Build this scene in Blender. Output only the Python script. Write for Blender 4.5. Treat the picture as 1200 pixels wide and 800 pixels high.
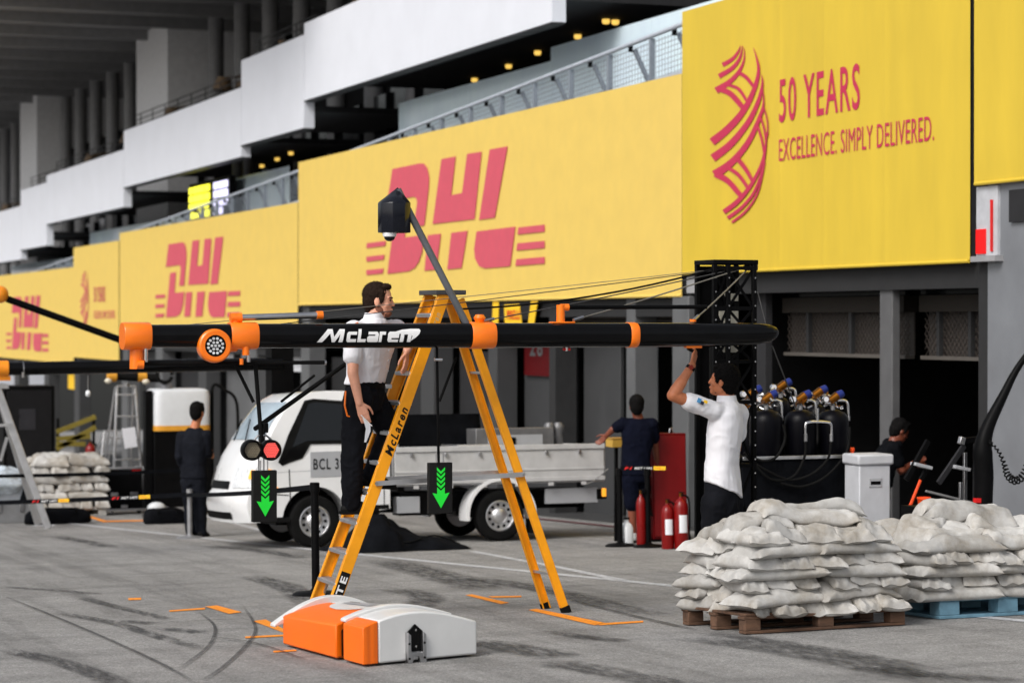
import bpy, bmesh, math, random
import numpy as np
from mathutils import Vector, Matrix, noise
random.seed(7)
PI = math.pi
scene = bpy.context.scene
for o in list(bpy.data.objects): bpy.data.objects.remove(o)

# ------------------------------------------------------------------ camera, sky, sun, exposure
# world axes: X across the pit lane towards the garages, Y down the lane (away), Z up.
YAW = math.radians(20.6); S_, C_ = math.sin(YAW), math.cos(YAW)
FPX = 2800.0; EYE = 2.24; SLOPE = 0.04; Y0 = 17.67          # the lane falls 4 % along Y
cd = bpy.data.cameras.new('camera'); cam = bpy.data.objects.new('camera', cd)
scene.collection.objects.link(cam); scene.camera = cam
cd.sensor_width = 36.0; cd.lens = 36.0 * FPX / 1200.0
cd.clip_start = 0.1; cd.clip_end = 1000
cam.location = (0, 0, EYE)
cam.rotation_euler = (math.radians(90 - 0.49), 0, -YAW)
cd.dof.use_dof = True; cd.dof.focus_distance = 17.3; cd.dof.aperture_fstop = 2.4

SUN_EL, SUN_AZ = 42.0, 238.0     # azimuth clockwise from +Y: behind the camera, over the open pit lane on the left
w = bpy.data.worlds.new('World'); scene.world = w; w.use_nodes = True
nt = w.node_tree; nt.nodes.clear()
sky = nt.nodes.new('ShaderNodeTexSky'); sky.sky_type = 'NISHITA'; sky.sun_disc = False
sky.sun_elevation = math.radians(SUN_EL); sky.sun_rotation = math.radians(SUN_AZ)
sky.dust_density = 4.0; sky.air_density = 1.0; sky.ozone_density = 1.0
hs = nt.nodes.new('ShaderNodeHueSaturation'); hs.inputs['Saturation'].default_value = 0.32
bg = nt.nodes.new('ShaderNodeBackground'); bg.inputs['Strength'].default_value = 0.125
wo = nt.nodes.new('ShaderNodeOutputWorld')
nt.links.new(sky.outputs[0], hs.inputs['Color']); nt.links.new(hs.outputs[0], bg.inputs['Color']); nt.links.new(bg.outputs[0], wo.inputs['Surface'])
sd = bpy.data.lights.new('sun', 'SUN'); sd.energy = 1.5; sd.angle = math.radians(28); sd.color = (1.0, 0.97, 0.93)
sun = bpy.data.objects.new('sun', sd); scene.collection.objects.link(sun)
_e, _a = math.radians(SUN_EL), math.radians(SUN_AZ)
_d = Vector((math.sin(_a) * math.cos(_e), math.cos(_a) * math.cos(_e), math.sin(_e)))
sun.rotation_euler = _d.to_track_quat('Z', 'Y').to_euler()
vs = scene.view_settings
scene.display_settings.display_device = 'sRGB'
vs.view_transform = 'Standard'; vs.look = 'None'; vs.exposure = 0.27; vs.gamma = 1.0; vs.use_curve_mapping = False
scene.cycles.max_bounces = 8; scene.cycles.transparent_max_bounces = 16

# ------------------------------------------------------------------ surveying: photograph point -> place in the world
def _n(px): return (px - 600.0) / FPX
def onX(px, py, x):
    d = x / (S_ + C_ * _n(px)); return Vector((x, (C_ - S_ * _n(px)) * d, EYE - (py - 376.0) / FPX * d))
def onY(px, py, y):
    d = y / (C_ - S_ * _n(px)); return Vector(((S_ + C_ * _n(px)) * d, y, EYE - (py - 376.0) / FPX * d))
def gnd(px, py):
    d = (EYE - SLOPE * Y0) / ((py - 376.0) / FPX - SLOPE * (C_ - S_ * _n(px)))
    return Vector(((S_ + C_ * _n(px)) * d, (C_ - S_ * _n(px)) * d, EYE - (py - 376.0) / FPX * d))
def gz(y): return -SLOPE * (y - Y0)

# ------------------------------------------------------------------ materials
MATS = {}
def lin(c):
    return tuple(((v / 255) / 12.92 if v <= 10 else (((v / 255) + .055) / 1.055) ** 2.4) for v in c)
def pbr(name, col, rough=.5, metal=0., var=.12, scale=6., bump=.0, bscale=60., spec=.5, coat=0., emit=None, es=0., trans=0., alpha=1., stretch=None):
    if name in MATS: return MATS[name]
    if max(col[:3]) < .035 and spec == .5: spec = .1
    m = bpy.data.materials.new(name); m.use_nodes = True; n = m.node_tree.nodes; l = m.node_tree.links
    b = n['Principled BSDF']
    b.inputs['Roughness'].default_value = rough; b.inputs['Metallic'].default_value = metal
    b.inputs['Specular IOR Level'].default_value = spec
    b.inputs['Coat Weight'].default_value = coat; b.inputs['Coat Roughness'].default_value = .08
    b.inputs['Transmission Weight'].default_value = trans; b.inputs['Alpha'].default_value = alpha
    tc = n.new('ShaderNodeTexCoord'); src = tc.outputs['Object']
    if stretch:
        mp = n.new('ShaderNodeMapping'); mp.inputs['Scale'].default_value = stretch
        l.new(src, mp.inputs[0]); src = mp.outputs[0]
    t = n.new('ShaderNodeTexNoise'); t.inputs['Scale'].default_value = scale; t.inputs['Detail'].default_value = 6; t.inputs['Roughness'].default_value = .6
    l.new(src, t.inputs['Vector'])
    r = n.new('ShaderNodeValToRGB'); r.color_ramp.elements[0].position = .3; r.color_ramp.elements[1].position = .7
    lo = tuple(max(0, c * (1 - var)) for c in col[:3]) + (1,); hi = tuple(min(1, c * (1 + var)) for c in col[:3]) + (1,)
    r.color_ramp.elements[0].color = lo; r.color_ramp.elements[1].color = hi
    l.new(t.outputs['Fac'], r.inputs['Fac']); l.new(r.outputs['Color'], b.inputs['Base Color'])
    mr = n.new('ShaderNodeMapRange'); mr.inputs['To Min'].default_value = max(.03, rough - .1); mr.inputs['To Max'].default_value = min(1, rough + .1)
    l.new(t.outputs['Fac'], mr.inputs['Value']); l.new(mr.outputs[0], b.inputs['Roughness'])
    if bump > 0:
        t2 = n.new('ShaderNodeTexNoise'); t2.inputs['Scale'].default_value = bscale; t2.inputs['Detail'].default_value = 4
        l.new(src, t2.inputs['Vector'])
        bp = n.new('ShaderNodeBump'); bp.inputs['Strength'].default_value = bump; bp.inputs['Distance'].default_value = .01
        l.new(t2.outputs['Fac'], bp.inputs['Height']); l.new(bp.outputs[0], b.inputs['Normal'])
    if emit:
        b.inputs['Emission Color'].default_value = tuple(emit) + (1,); b.inputs['Emission Strength'].default_value = es
    MATS[name] = m; return m

M_ = pbr
white_paint = M_('white_paint', (.78, .79, .81), .35, var=.04, coat=.3)
truck_white = M_('truck_white', (.76, .765, .77), .3, var=.05, scale=3, coat=.5)
bed_grey = M_('bed_grey', (.48, .48, .48), .45, var=.12, scale=5)
cladding = M_('cladding', (.76, .78, .84), .5, var=.03, scale=1.2, bump=.05, bscale=8)
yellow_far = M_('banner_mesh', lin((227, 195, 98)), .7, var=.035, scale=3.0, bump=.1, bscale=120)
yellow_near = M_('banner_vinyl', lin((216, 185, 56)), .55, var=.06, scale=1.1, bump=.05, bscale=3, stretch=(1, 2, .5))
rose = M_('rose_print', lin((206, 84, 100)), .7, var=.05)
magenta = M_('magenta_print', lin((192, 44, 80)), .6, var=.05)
orange = M_('papaya_paint', lin((255, 122, 8)), .35, var=.05, coat=.3)
carbon = M_('carbon_black', (.003, .003, .0034), .12, var=.3, spec=.16, coat=.0)
black_paint = M_('black_paint', (.003, .003, .0033), .45, var=.3, spec=.07)
black_rubber = M_('black_rubber', (.008, .008, .008), .8, var=.3, bump=.2, spec=.05)
black_cloth = M_('black_cloth', (.0045, .005, .0065), .85, var=.4, bump=.4, bscale=30, spec=.05)
dark_glass = M_('dark_glass', (.006, .007, .008), .08, var=.1, spec=.3)
cab_glass = M_('cab_glass', (.006, .007, .008), .04, var=.1, spec=.4)
wind_glass = M_('wind_glass', (.34, .42, .48), .06, var=.2, scale=2, spec=.8)
sky_glass = M_('pale_glass', (.74, .88, 1.0), .12, var=.10, scale=.8, spec=.6)
steel = M_('steel', (.5, .5, .51), .32, 1., var=.15)
alu = M_('aluminium', (.62, .62, .63), .38, .9, var=.12)
chrome = M_('chrome', (.75, .75, .76), .15, 1., var=.05)
grey_rail = M_('rail_grey', (.22, .25, .29), .5, var=.1)
rail_light = M_('rail_light', (.45, .49, .55), .4, var=.1)
concrete = M_('concrete', (.30, .30, .31), .75, var=.15, bump=.2)
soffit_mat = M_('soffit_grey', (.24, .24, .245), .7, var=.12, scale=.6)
col_mat = M_('column_grey', (.22, .22, .225), .6, var=.1)
pier_mat = M_('pier_grey', (.72, .72, .73), .7, var=.08)
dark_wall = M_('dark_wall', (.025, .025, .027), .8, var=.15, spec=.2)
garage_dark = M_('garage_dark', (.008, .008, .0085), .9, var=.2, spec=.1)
frame_grey = M_('frame_grey', (.032, .032, .033), .55, var=.1)
door_grey = M_('door_grey', (.045, .046, .048), .5, var=.1, scale=2)
panel_pale = M_('panel_pale', (.11, .113, .117), .45, var=.15, scale=1.5)
wall_metal = M_('brushed_wall', (.24, .25, .27), .38, .25, var=.12, scale=1.6)
shutter_mat = M_('shutter_brown', (.05, .043, .038), .6, var=.15)
ladder_yellow = M_('ladder_yellow', lin((246, 160, 0)), .5, var=.10, scale=7)
red_paint = M_('red_paint', lin((100, 6, 12)), .45, var=.12, coat=.0, spec=.2)  # cabinet red, darkened so the colour carries the shade near the garages
ext_red = M_('extinguisher_red', lin((120, 8, 8)), .3, var=.06, coat=.2, spec=.3)  # red lowered too: shade by the building is put into it
red_sign = M_('red_sign', lin((250, 8, 10)), .5, var=.03)
white_print = M_('white_print', (.82, .82, .82), .5, var=.03)
black_print = M_('black_print', (.01, .01, .01), .5, var=.1)
red_print = M_('red_print', lin((215, 20, 20)), .5, var=.05)
yellow_print = M_('yellow_print', lin((250, 200, 30)), .5, var=.05)
grey_plate = M_('grey_plate', (.36, .37, .39), .5, var=.05)
bag_mat = None
wood_brown = M_('pallet_brown', (.10, .052, .03), .85, var=.5, scale=14, bump=.5, bscale=50, stretch=(.3, 1, 1))
plastic_blue = M_('pallet_blue', (.12, .24, .32), .6, var=.25, scale=9, bump=.1)
skin = M_('skin_light', lin((222, 160, 132)), .5, var=.08, scale=25)
skin2 = M_('skin_tan', lin((190, 116, 78)), .5, var=.1, scale=25)
hair_brown = M_('hair_brown', (.020, .011, .007), .75, var=.4, scale=60, bump=.5, bscale=200, spec=.12)
hair_black = M_('hair_black', (.005, .0045, .0045), .7, var=.4, scale=60, bump=.5, bscale=200, spec=.06)
beard_mat = M_('beard_stubble', lin((120, 72, 52)), .7, var=.3, scale=90)
shirt_white = M_('shirt_white', (.78, .78, .82), .85, var=.03, bump=.18, bscale=11)
trouser_dark = M_('trouser_dark', (.008, .0085, .011), .85, var=.3, bump=.4, bscale=16, spec=.05)
suit_dark = M_('suit_dark', (.009, .010, .014), .8, var=.25, bump=.3, bscale=14, spec=.05)
navy = M_('navy_cloth', (.004, .005, .012), .85, var=.2, bump=.3, bscale=14, spec=.05)
shoe_black = M_('shoe_black', (.01, .01, .01), .5, var=.2)
tank_white = M_('tank_white', (.62, .64, .66), .4, var=.05)
gold = M_('gold_stripe', lin((214, 150, 40)), .5, var=.1)
brass = M_('brass', lin((135, 84, 28)), .3, 1., var=.15)
blue_cap = M_('blue_cap', lin((14, 36, 110)), .4, var=.1)
bin_grey = M_('bin_grey', (.52, .53, .56), .5, var=.08)
cone_orange = M_('signal_orange', lin((255, 80, 20)), .45, var=.05)
plastic_wrap = M_('plastic_wrap', (.48, .54, .6), .25, var=.3, scale=8, bump=.6, bscale=12)
red_led = M_('red_led', (.5, .03, .02), .4, emit=(1., .14, .12), es=1.0)
off_led = M_('off_led', (.30, .26, .18), .4, var=.2, scale=60)
green_led = M_('green_led', (.01, .35, .02), .4, emit=(.0, .55, .03), es=.55)
amber = M_('amber_lens', (.9, .35, .03), .3, emit=(1., .4, .03), es=.6)
warm_lamp = M_('warm_lamp', (.9, .7, .3), .4, emit=(1., .62, .12), es=.9)
yellow_led = M_('yellow_led', (.8, .8, .1), .4, emit=(.95, .9, .04), es=1.6)
blue_led = M_('blue_led', (.7, .7, .9), .4, emit=(.75, .72, 1.), es=1.4)
lens_glass = M_('lens_glass', (.7, .72, .74), .12, var=.3, scale=20, coat=.8)
paper = M_('paper', (.75, .76, .8), .7, var=.04)

# ------------------------------------------------------------------ mesh helpers
COL = scene.collection
MW = {}
def tag(o, label=None, cat=None, group=None, kind=None):
    if label: o['label'] = label
    if cat: o['category'] = cat
    if group: o['group'] = group
    if kind: o['kind'] = kind
    return o
def thing(name, label, cat, loc=(0, 0, 0), rz=0., group=None, tilt=False):
    o = bpy.data.objects.new(name, None); COL.objects.link(o); o.empty_display_size = .2
    m = Matrix.Translation(Vector(loc))
    if tilt: m = m @ Matrix.Rotation(-math.atan(SLOPE), 4, 'X')
    m = m @ Matrix.Rotation(rz, 4, 'Z')
    o.matrix_world = m; MW[o] = m
    return tag(o, label, cat, group)
def link(name, me, mat, parent=None):
    o = bpy.data.objects.new(name, me); COL.objects.link(o)
    if mat is not None and not me.materials: me.materials.append(mat)
    if parent is not None: o.parent = parent; MW[o] = MW[parent]
    else: MW[o] = Matrix()
    return o
class MB:
    """collects shapes, then links them as one mesh"""
    def __init__(s): s.v = []; s.f = []
    def add(s, vs, fs):
        k = len(s.v); s.v += [Vector(p) for p in vs]; s.f += [tuple(i + k for i in f) for f in fs]; return s
    def box(s, a, b, rot=None, piv=None):
        x0, y0, z0 = a; x1, y1, z1 = b
        vs = [Vector(p) for p in ((x0,y0,z0),(x1,y0,z0),(x1,y1,z0),(x0,y1,z0),(x0,y0,z1),(x1,y0,z1),(x1,y1,z1),(x0,y1,z1))]
        if rot is not None:
            c = Vector(piv) if piv is not None else (Vector(a) + Vector(b)) / 2
            vs = [rot @ (p - c) + c for p in vs]
        return s.add(vs, [(0,3,2,1),(4,5,6,7),(0,1,5,4),(1,2,6,5),(2,3,7,6),(3,0,4,7)])
    def cbox(s, c, d, rot=None):
        c = Vector(c); h = Vector(d) / 2; return s.box(c - h, c + h, rot)
    def bar(s, p, q, wa, wb, up=(0, 0, 1)):
        """rectangular bar from p to q: wa across, wb along up"""
        p, q = Vector(p), Vector(q); t = (q - p).normalized(); u = Vector(up)
        a = t.cross(u)
        if a.length < 1e-4: a = t.cross(Vector((1, 0, 0)))
        a.normalize(); b = a.cross(t).normalized(); a *= wa / 2; b *= wb / 2
        vs = [p - a - b, p + a - b, p + a + b, p - a + b, q - a - b, q + a - b, q + a + b, q - a + b]
        return s.add(vs, [(0,3,2,1),(4,5,6,7),(0,1,5,4),(1,2,6,5),(2,3,7,6),(3,0,4,7)])
    def cyl(s, p, q, r, r2=None, n=14, cap=True):
        p, q = Vector(p), Vector(q); r2 = r if r2 is None else r2
        t = (q - p).normalized(); a = t.cross(Vector((0, 0, 1)))
        if a.length < 1e-3: a = t.cross(Vector((1, 0, 0)))
        a.normalize(); b = t.cross(a)
        vs = []
        for c, rr in ((p, r), (q, r2)):
            for i in range(n):
                g = 2 * PI * i / n; vs.append(c + a * math.cos(g) * rr + b * math.sin(g) * rr)
        fs = [(i, (i + 1) % n, n + (i + 1) % n, n + i) for i in range(n)]
        if cap: fs += [tuple(range(n - 1, -1, -1)), tuple(range(n, 2 * n))]
        return s.add(vs, fs)
    def tube(s, pts, r, n=8, cap=True):
        pts = [Vector(p) for p in pts]; rs = r if isinstance(r, (list, tuple)) else [r] * len(pts)
        vs = []; a = None
        for i, p in enumerate(pts):
            t = (pts[min(i + 1, len(pts) - 1)] - pts[max(i - 1, 0)]).normalized()
            if a is None:
                a = t.cross(Vector((0, 0, 1)))
                if a.length < 1e-3: a = t.cross(Vector((1, 0, 0)))
            a = (a - t * a.dot(t)).normalized(); b = t.cross(a)
            for k in range(n):
                g = 2 * PI * k / n; vs.append(p + (a * math.cos(g) + b * math.sin(g)) * rs[i])
        fs = []
        for i in range(len(pts) - 1):
            for k in range(n):
                fs.append((i*n + k, i*n + (k+1) % n, (i+1)*n + (k+1) % n, (i+1)*n + k))
        if cap: fs += [tuple(range(n - 1, -1, -1)), tuple(range((len(pts)-1)*n, len(pts)*n))]
        return s.add(vs, fs)
    def lathe(s, prof, c=(0, 0, 0), n=20, axis='Z', cap=True):
        """prof: (radius, height) pairs"""
        c = Vector(c); vs = []
        for r, h in prof:
            for k in range(n):
                g = 2 * PI * k / n; x, y = r * math.cos(g), r * math.sin(g)
                vs.append(c + (Vector((x, y, h)) if axis == 'Z' else Vector((h, x, y)) if axis == 'X' else Vector((y, h, x))))
        fs = [(i*n + k, i*n + (k+1) % n, (i+1)*n + (k+1) % n, (i+1)*n + k) for i in range(len(prof)-1) for k in range(n)]
        if cap: fs += [tuple(range(n - 1, -1, -1)), tuple(range((len(prof)-1)*n, len(prof)*n))]
        return s.add(vs, fs)
    def ell(s, c, r, n=14, m=10, rot=None):
        c = Vector(c); vs = [Vector((0, 0, -1))]; fs = []
        for j in range(1, m):
            g = PI * j / m - PI / 2
            for k in range(n):
                h = 2 * PI * k / n; vs.append(Vector((math.cos(g)*math.cos(h), math.cos(g)*math.sin(h), math.sin(g))))
        vs.append(Vector((0, 0, 1)))
        for k in range(n): fs.append((0, 1 + (k+1) % n, 1 + k))
        for j in range(m - 2):
            for k in range(n):
                a = 1 + j*n; fs.append((a + k, a + (k+1) % n, a + n + (k+1) % n, a + n + k))
        a = 1 + (m-2)*n
        for k in range(n): fs.append((a + k, a + (k+1) % n, len(vs) - 1))
        vs = [Vector((p.x*r[0], p.y*r[1], p.z*r[2])) for p in vs]
        if rot is not None: vs = [rot @ p for p in vs]
        return s.add([p + c for p in vs], fs)
    def rc(s, p, q, r, r2, n=12):
        """round-ended tapered limb"""
        p, q = Vector(p), Vector(q); t = q - p; L = t.length
        if L < 1e-6: return s.ell(p, (r, r, r))
        t /= L; pts = []; rs = []
        for g in (-1, -.92, -.7, -.35): pts.append(p + t * r * g); rs.append(max(1e-4, r * math.sqrt(1 - g*g)))
        for k in range(5): f = k / 4; pts.append(p + t * L * f); rs.append(r + (r2 - r) * f)
        for g in (.35, .7, .92, 1): pts.append(q + t * r2 * g); rs.append(max(1e-4, r2 * math.sqrt(1 - g*g)))
        return s.tube(pts, rs, n)
    def loft(s, secs, n=24, pw=2.3):
        """secs: (centre, half-width, half-depth, heading angle of the front)"""
        vs = []
        for c, a, b, h in secs:
            f = Vector((math.cos(h), math.sin(h), 0)); l = Vector((-math.sin(h), math.cos(h), 0))
            for k in range(n):
                g = 2*PI*k/n; cg, sg = math.cos(g), math.sin(g)
                vs.append(Vector(c) + l * a * math.copysign(abs(cg)**(2/pw), cg) + f * b * math.copysign(abs(sg)**(2/pw), sg))
        m = len(secs)
        fs = [(i*n + k, (i+1)*n + k, (i+1)*n + (k+1) % n, i*n + (k+1) % n) for i in range(m-1) for k in range(n)]
        fs += [tuple(range(n)), tuple(range(m*n - 1, (m-1)*n - 1, -1))]
        return s.add(vs, fs)
    def prism(s, poly, o, ux, uy, th):
        """flat polygon (2-D) at origin o with axes ux, uy, thickness th towards ux x uy"""
        o, ux, uy = Vector(o), Vector(ux), Vector(uy); nn = ux.cross(uy).normalized()
        n = len(poly); a = sum(poly[i][0]*poly[(i+1) % n][1] - poly[(i+1) % n][0]*poly[i][1] for i in range(n))
        if a < 0: poly = poly[::-1]
        vs = [o + ux*x + uy*y for x, y in poly]; vs += [p + nn*th for p in vs]
        return s.add(vs, [tuple(range(n-1, -1, -1)), tuple(range(n, 2*n))] + [(i, (i+1) % n, n + (i+1) % n, n + i) for i in range(n)])
    def mesh(s, name, inv=None):
        me = bpy.data.meshes.new(name)
        vs = [inv @ p for p in s.v] if inv is not None else s.v
        me.from_pydata([tuple(p) for p in vs], [], s.f); me.update(); return me
    def build(s, name, mat, parent=None, ws=False, smooth=None, bevel=0., seg=2, fix=False):
        inv = MW[parent].inverted() if (ws and parent is not None) else None
        me = s.mesh(name, inv)
        if fix:
            bm = bmesh.new(); bm.from_mesh(me); bmesh.ops.recalc_face_normals(bm, faces=bm.faces); bm.to_mesh(me); bm.free()
        if smooth is not None:
            for p in me.polygons: p.use_smooth = True
            me.set_sharp_from_angle(angle=math.radians(smooth))
        o = link(name, me, mat, parent)
        if bevel:
            b = o.modifiers.new('bevel', 'BEVEL'); b.width = bevel; b.segments = seg; b.limit_method = 'ANGLE'; b.angle_limit = math.radians(40)
            for p in me.polygons: p.use_smooth = True
            me.set_sharp_from_angle(angle=math.radians(50))
        return o
def copy_tree(o, parent=None):
    c = o.copy(); COL.objects.link(c); c.parent = parent
    for ch in [x for x in bpy.data.objects if x.parent == o]: copy_tree(ch, c)
    return c
def evaluated_mesh(o, name):
    bpy.context.view_layer.update()
    dg = bpy.context.evaluated_depsgraph_get()
    return bpy.data.meshes.new_from_object(o.evaluated_get(dg))

# lettering: built as real flat letters fitted into a rectangle
_tc = {}
def text_geo(s, shear=0., bold=0.):
    k = (s, shear, bold)
    if k not in _tc:
        cu = bpy.data.curves.new('lettering', 'FONT'); cu.body = s; cu.shear = shear; cu.offset = bold; cu.fill_mode = 'FRONT'; cu.dimensions = '2D'; cu.resolution_u = 4; cu.space_character = 1.06 + bold*8
        ob = bpy.data.objects.new('lettering', cu); COL.objects.link(ob)
        me = evaluated_mesh(ob, 'lettering')
        vs = [v.co.copy() for v in me.vertices]; fs = [tuple(p.vertices) for p in me.polygons]
        bpy.data.objects.remove(ob); bpy.data.curves.remove(cu); bpy.data.meshes.remove(me)
        x0, x1 = min(v.x for v in vs), max(v.x for v in vs); y0, y1 = min(v.y for v in vs), max(v.y for v in vs)
        _tc[k] = ([((v.x - x0)/(x1 - x0), (v.y - y0)/(y1 - y0)) for v in vs], fs)
    return _tc[k]
def text(name, s, o, ux, uy, mat, parent, shear=0., bold=0., fn=None, ws=True):
    """ux, uy: full width and height vectors of the lettering"""
    vs, fs = text_geo(s, shear, bold); o, ux, uy = Vector(o), Vector(ux), Vector(uy)
    mb = MB(); mb.add([fn(x, y) if fn else o + ux*x + uy*y for x, y in vs], fs)
    return mb.build(name, mat, parent, ws=ws)
# ================================================================== GROUND
def asphalt():
    m = bpy.data.materials.new('asphalt'); m.use_nodes = True; n = m.node_tree.nodes; l = m.node_tree.links; b = n['Principled BSDF']
    g = n.new('ShaderNodeNewGeometry')
    def noi(scale, det=6, vec=None, rough=.6):
        t = n.new('ShaderNodeTexNoise'); t.inputs['Scale'].default_value = scale; t.inputs['Detail'].default_value = det; t.inputs['Roughness'].default_value = rough
        l.new(vec or g.outputs['Position'], t.inputs['Vector']); return t.outputs['Fac']
    def ramp(fac, a, b_, ca, cb):
        r = n.new('ShaderNodeValToRGB'); e = r.color_ramp.elements
        e[0].position, e[1].position = a, b_; e[0].color = (ca,)*3 + (1,) if not isinstance(ca, tuple) else ca; e[1].color = (cb,)*3 + (1,) if not isinstance(cb, tuple) else cb
        l.new(fac, r.inputs[0]); return r.outputs[0]
    def mul(a, b_):
        x = n.new('ShaderNodeMix'); x.data_type = 'RGBA'; x.blend_type = 'MULTIPLY'; x.inputs[0].default_value = 1
        l.new(a, x.inputs[6]); l.new(b_, x.inputs[7]); return x.outputs[2]
    base = ramp(noi(.35, 8), .35, .65, (.27, .264, .256, 1), (.33, .323, .313, 1))
    speck = mul(ramp(noi(75, 4, rough=.8), .36, .64, .46, 1.36), ramp(noi(28, 5, rough=.8), .34, .64, .72, 1.16))
    blot = ramp(noi(3.1, 9, rough=.78), .36, .56, .80, 1.04)
    mp = n.new('ShaderNodeMapping'); mp.inputs['Scale'].default_value = (2.6, .16, 1); mp.inputs['Rotation'].default_value = (0, 0, .06); l.new(g.outputs['Position'], mp.inputs[0])
    streak = ramp(noi(1.1, 7, mp.outputs[0], .65), .36, .52, .74, 1.03)
    mp2 = n.new('ShaderNodeMapping'); mp2.inputs['Scale'].default_value = (.3, 2.4, 1); mp2.inputs['Rotation'].default_value = (0, 0, .5); l.new(g.outputs['Position'], mp2.inputs[0])
    streak2 = ramp(noi(.8, 7, mp2.outputs[0], .65), .34, .48, .82, 1.02)
    c = mul(mul(mul(mul(base, speck), blot), streak), streak2)
    l.new(c, b.inputs['Base Color'])
    b.inputs['Roughness'].default_value = .82; b.inputs['Specular IOR Level'].default_value = .3
    bp = n.new('ShaderNodeBump'); bp.inputs['Strength'].default_value = .6; bp.inputs['Distance'].default_value = .006
    l.new(noi(140, 3), bp.inputs['Height']); l.new(bp.outputs[0], b.inputs['Normal'])
    return m
def sheet(name, pts, mat, parent, dz=.004):
    """flat sheet lying on the sloping lane; pts are (x, y)"""
    mb = MB(); mb.add([(x, y, gz(y) + dz) for x, y in pts], [tuple(range(len(pts)))]); o = mb.build(name, mat, parent); return o
ground = MB()
xs = [-80, -20, 0, 5, 10, 15, 25, 60]; ys = [-40, -10, 0, 10, 20, 30, 45, 70, 120, 250]
vs = [(x, y, gz(y)) for y in ys for x in xs]
ground.add(vs, [(j*8+i, j*8+i+1, (j+1)*8+i+1, (j+1)*8+i) for j in range(9) for i in range(7)])
ground = ground.build('ground', asphalt()); tag(ground, 'grey stained asphalt of the sloping pit lane', 'ground', kind='structure')

def worn(name, col, rough=.7, wear=.45, scale=9., edge=True, soft=.25, stretch=(1, 1, 1), top=1.0):
    """paint or rubber that has worn through in places; u across the strip fades the rim"""
    m = bpy.data.materials.new(name); m.use_nodes = True; n = m.node_tree.nodes; l = m.node_tree.links; b = n['Principled BSDF']
    b.inputs['Base Color'].default_value = col + (1,); b.inputs['Roughness'].default_value = rough
    g = n.new('ShaderNodeNewGeometry'); mp = n.new('ShaderNodeMapping'); mp.inputs['Scale'].default_value = stretch
    l.new(g.outputs['Position'], mp.inputs[0])
    t = n.new('ShaderNodeTexNoise'); t.inputs['Scale'].default_value = scale; t.inputs['Detail'].default_value = 8; t.inputs['Roughness'].default_value = .75
    l.new(mp.outputs[0], t.inputs['Vector'])
    r = n.new('ShaderNodeMapRange'); r.inputs['From Min'].default_value = wear - soft; r.inputs['From Max'].default_value = wear + soft
    r.inputs['To Max'].default_value = top
    l.new(t.outputs['Fac'], r.inputs[0]); a = r.outputs[0]
    if edge:
        uv = n.new('ShaderNodeUVMap'); sp = n.new('ShaderNodeSeparateXYZ'); l.new(uv.outputs[0], sp.inputs[0])
        def hump(s_, k):
            m1 = n.new('ShaderNodeMath'); m1.operation = 'MULTIPLY_ADD'; l.new(s_, m1.inputs[0]); m1.inputs[1].default_value = 2; m1.inputs[2].default_value = -1
            m2 = n.new('ShaderNodeMath'); m2.operation = 'ABSOLUTE'; l.new(m1.outputs[0], m2.inputs[0])
            m3 = n.new('ShaderNodeMapRange'); m3.inputs['From Min'].default_value = 1; m3.inputs['From Max'].default_value = k; l.new(m2.outputs[0], m3.inputs[0]); return m3.outputs[0]
        q = n.new('ShaderNodeMath'); q.operation = 'MULTIPLY'; l.new(hump(sp.outputs[0], .55), q.inputs[0]); l.new(hump(sp.outputs[1], .6), q.inputs[1])
        q2 = n.new('ShaderNodeMath'); q2.operation = 'MULTIPLY'; l.new(q.outputs[0], q2.inputs[0]); l.new(a, q2.inputs[1]); a = q2.outputs[0]
    l.new(a, b.inputs['Alpha'])
    return m
rubber = worn('tyre_rubber', (.026, .026, .028), .75, .48, 6., True, .10, (3.2, .8, 1), .66)
rubber_thin = worn('tyre_rubber_line', (.025, .025, .027), .7, .40, 14., True, .2, top=.8)
line_white = worn('lane_paint_white', (.55, .56, .58), .7, .34, 13., False, .22, top=.95)
line_orange = worn('lane_paint_orange', lin((244, 146, 24)), .7, .34, 26., False, .14, top=1.)
def strip(name, pts, width, mat, dz, taper=False):
    """ribbon through (x, y) points lying on the lane"""
    P = [Vector((x, y)) for x, y in pts]; Q = []
    for i in range(len(P) - 1):                                   # Catmull-Rom
        p0, p1, p2, p3 = P[max(i-1, 0)], P[i], P[i+1], P[min(i+2, len(P)-1)]
        for k in range(6):
            t = k/6; Q.append(.5*((2*p1) + (p2-p0)*t + (2*p0-5*p1+4*p2-p3)*t*t + (3*p1-p0-3*p2+p3)*t**3))
    Q.append(P[-1]); vs = []; uvs = []
    for i, q in enumerate(Q):
        t = (Q[min(i+1, len(Q)-1)] - Q[max(i-1, 0)]).normalized(); nn = Vector((-t.y, t.x)); ww = width/2
        for k in range(3):
            p = q + nn*ww*(k-1); vs.append((p.x, p.y, gz(p.y) + dz)); uvs.append((k/2, i/(len(Q)-1)))
    fs = []
    for i in range(len(Q)-1):
        for k in range(2): fs.append((i*3+k+1, i*3+k, (i+1)*3+k, (i+1)*3+k+1))
    mb = MB(); mb.add(vs, fs); me = mb.mesh(name); ul = me.uv_layers.new(name='UVMap')
    for lp in me.loops: ul.data[lp.index].uv = uvs[lp.vertex_index]
    return link(name, me, mat, ground)
def gp(*pts): return [tuple(gnd(*p)[:2]) for p in pts]
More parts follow.
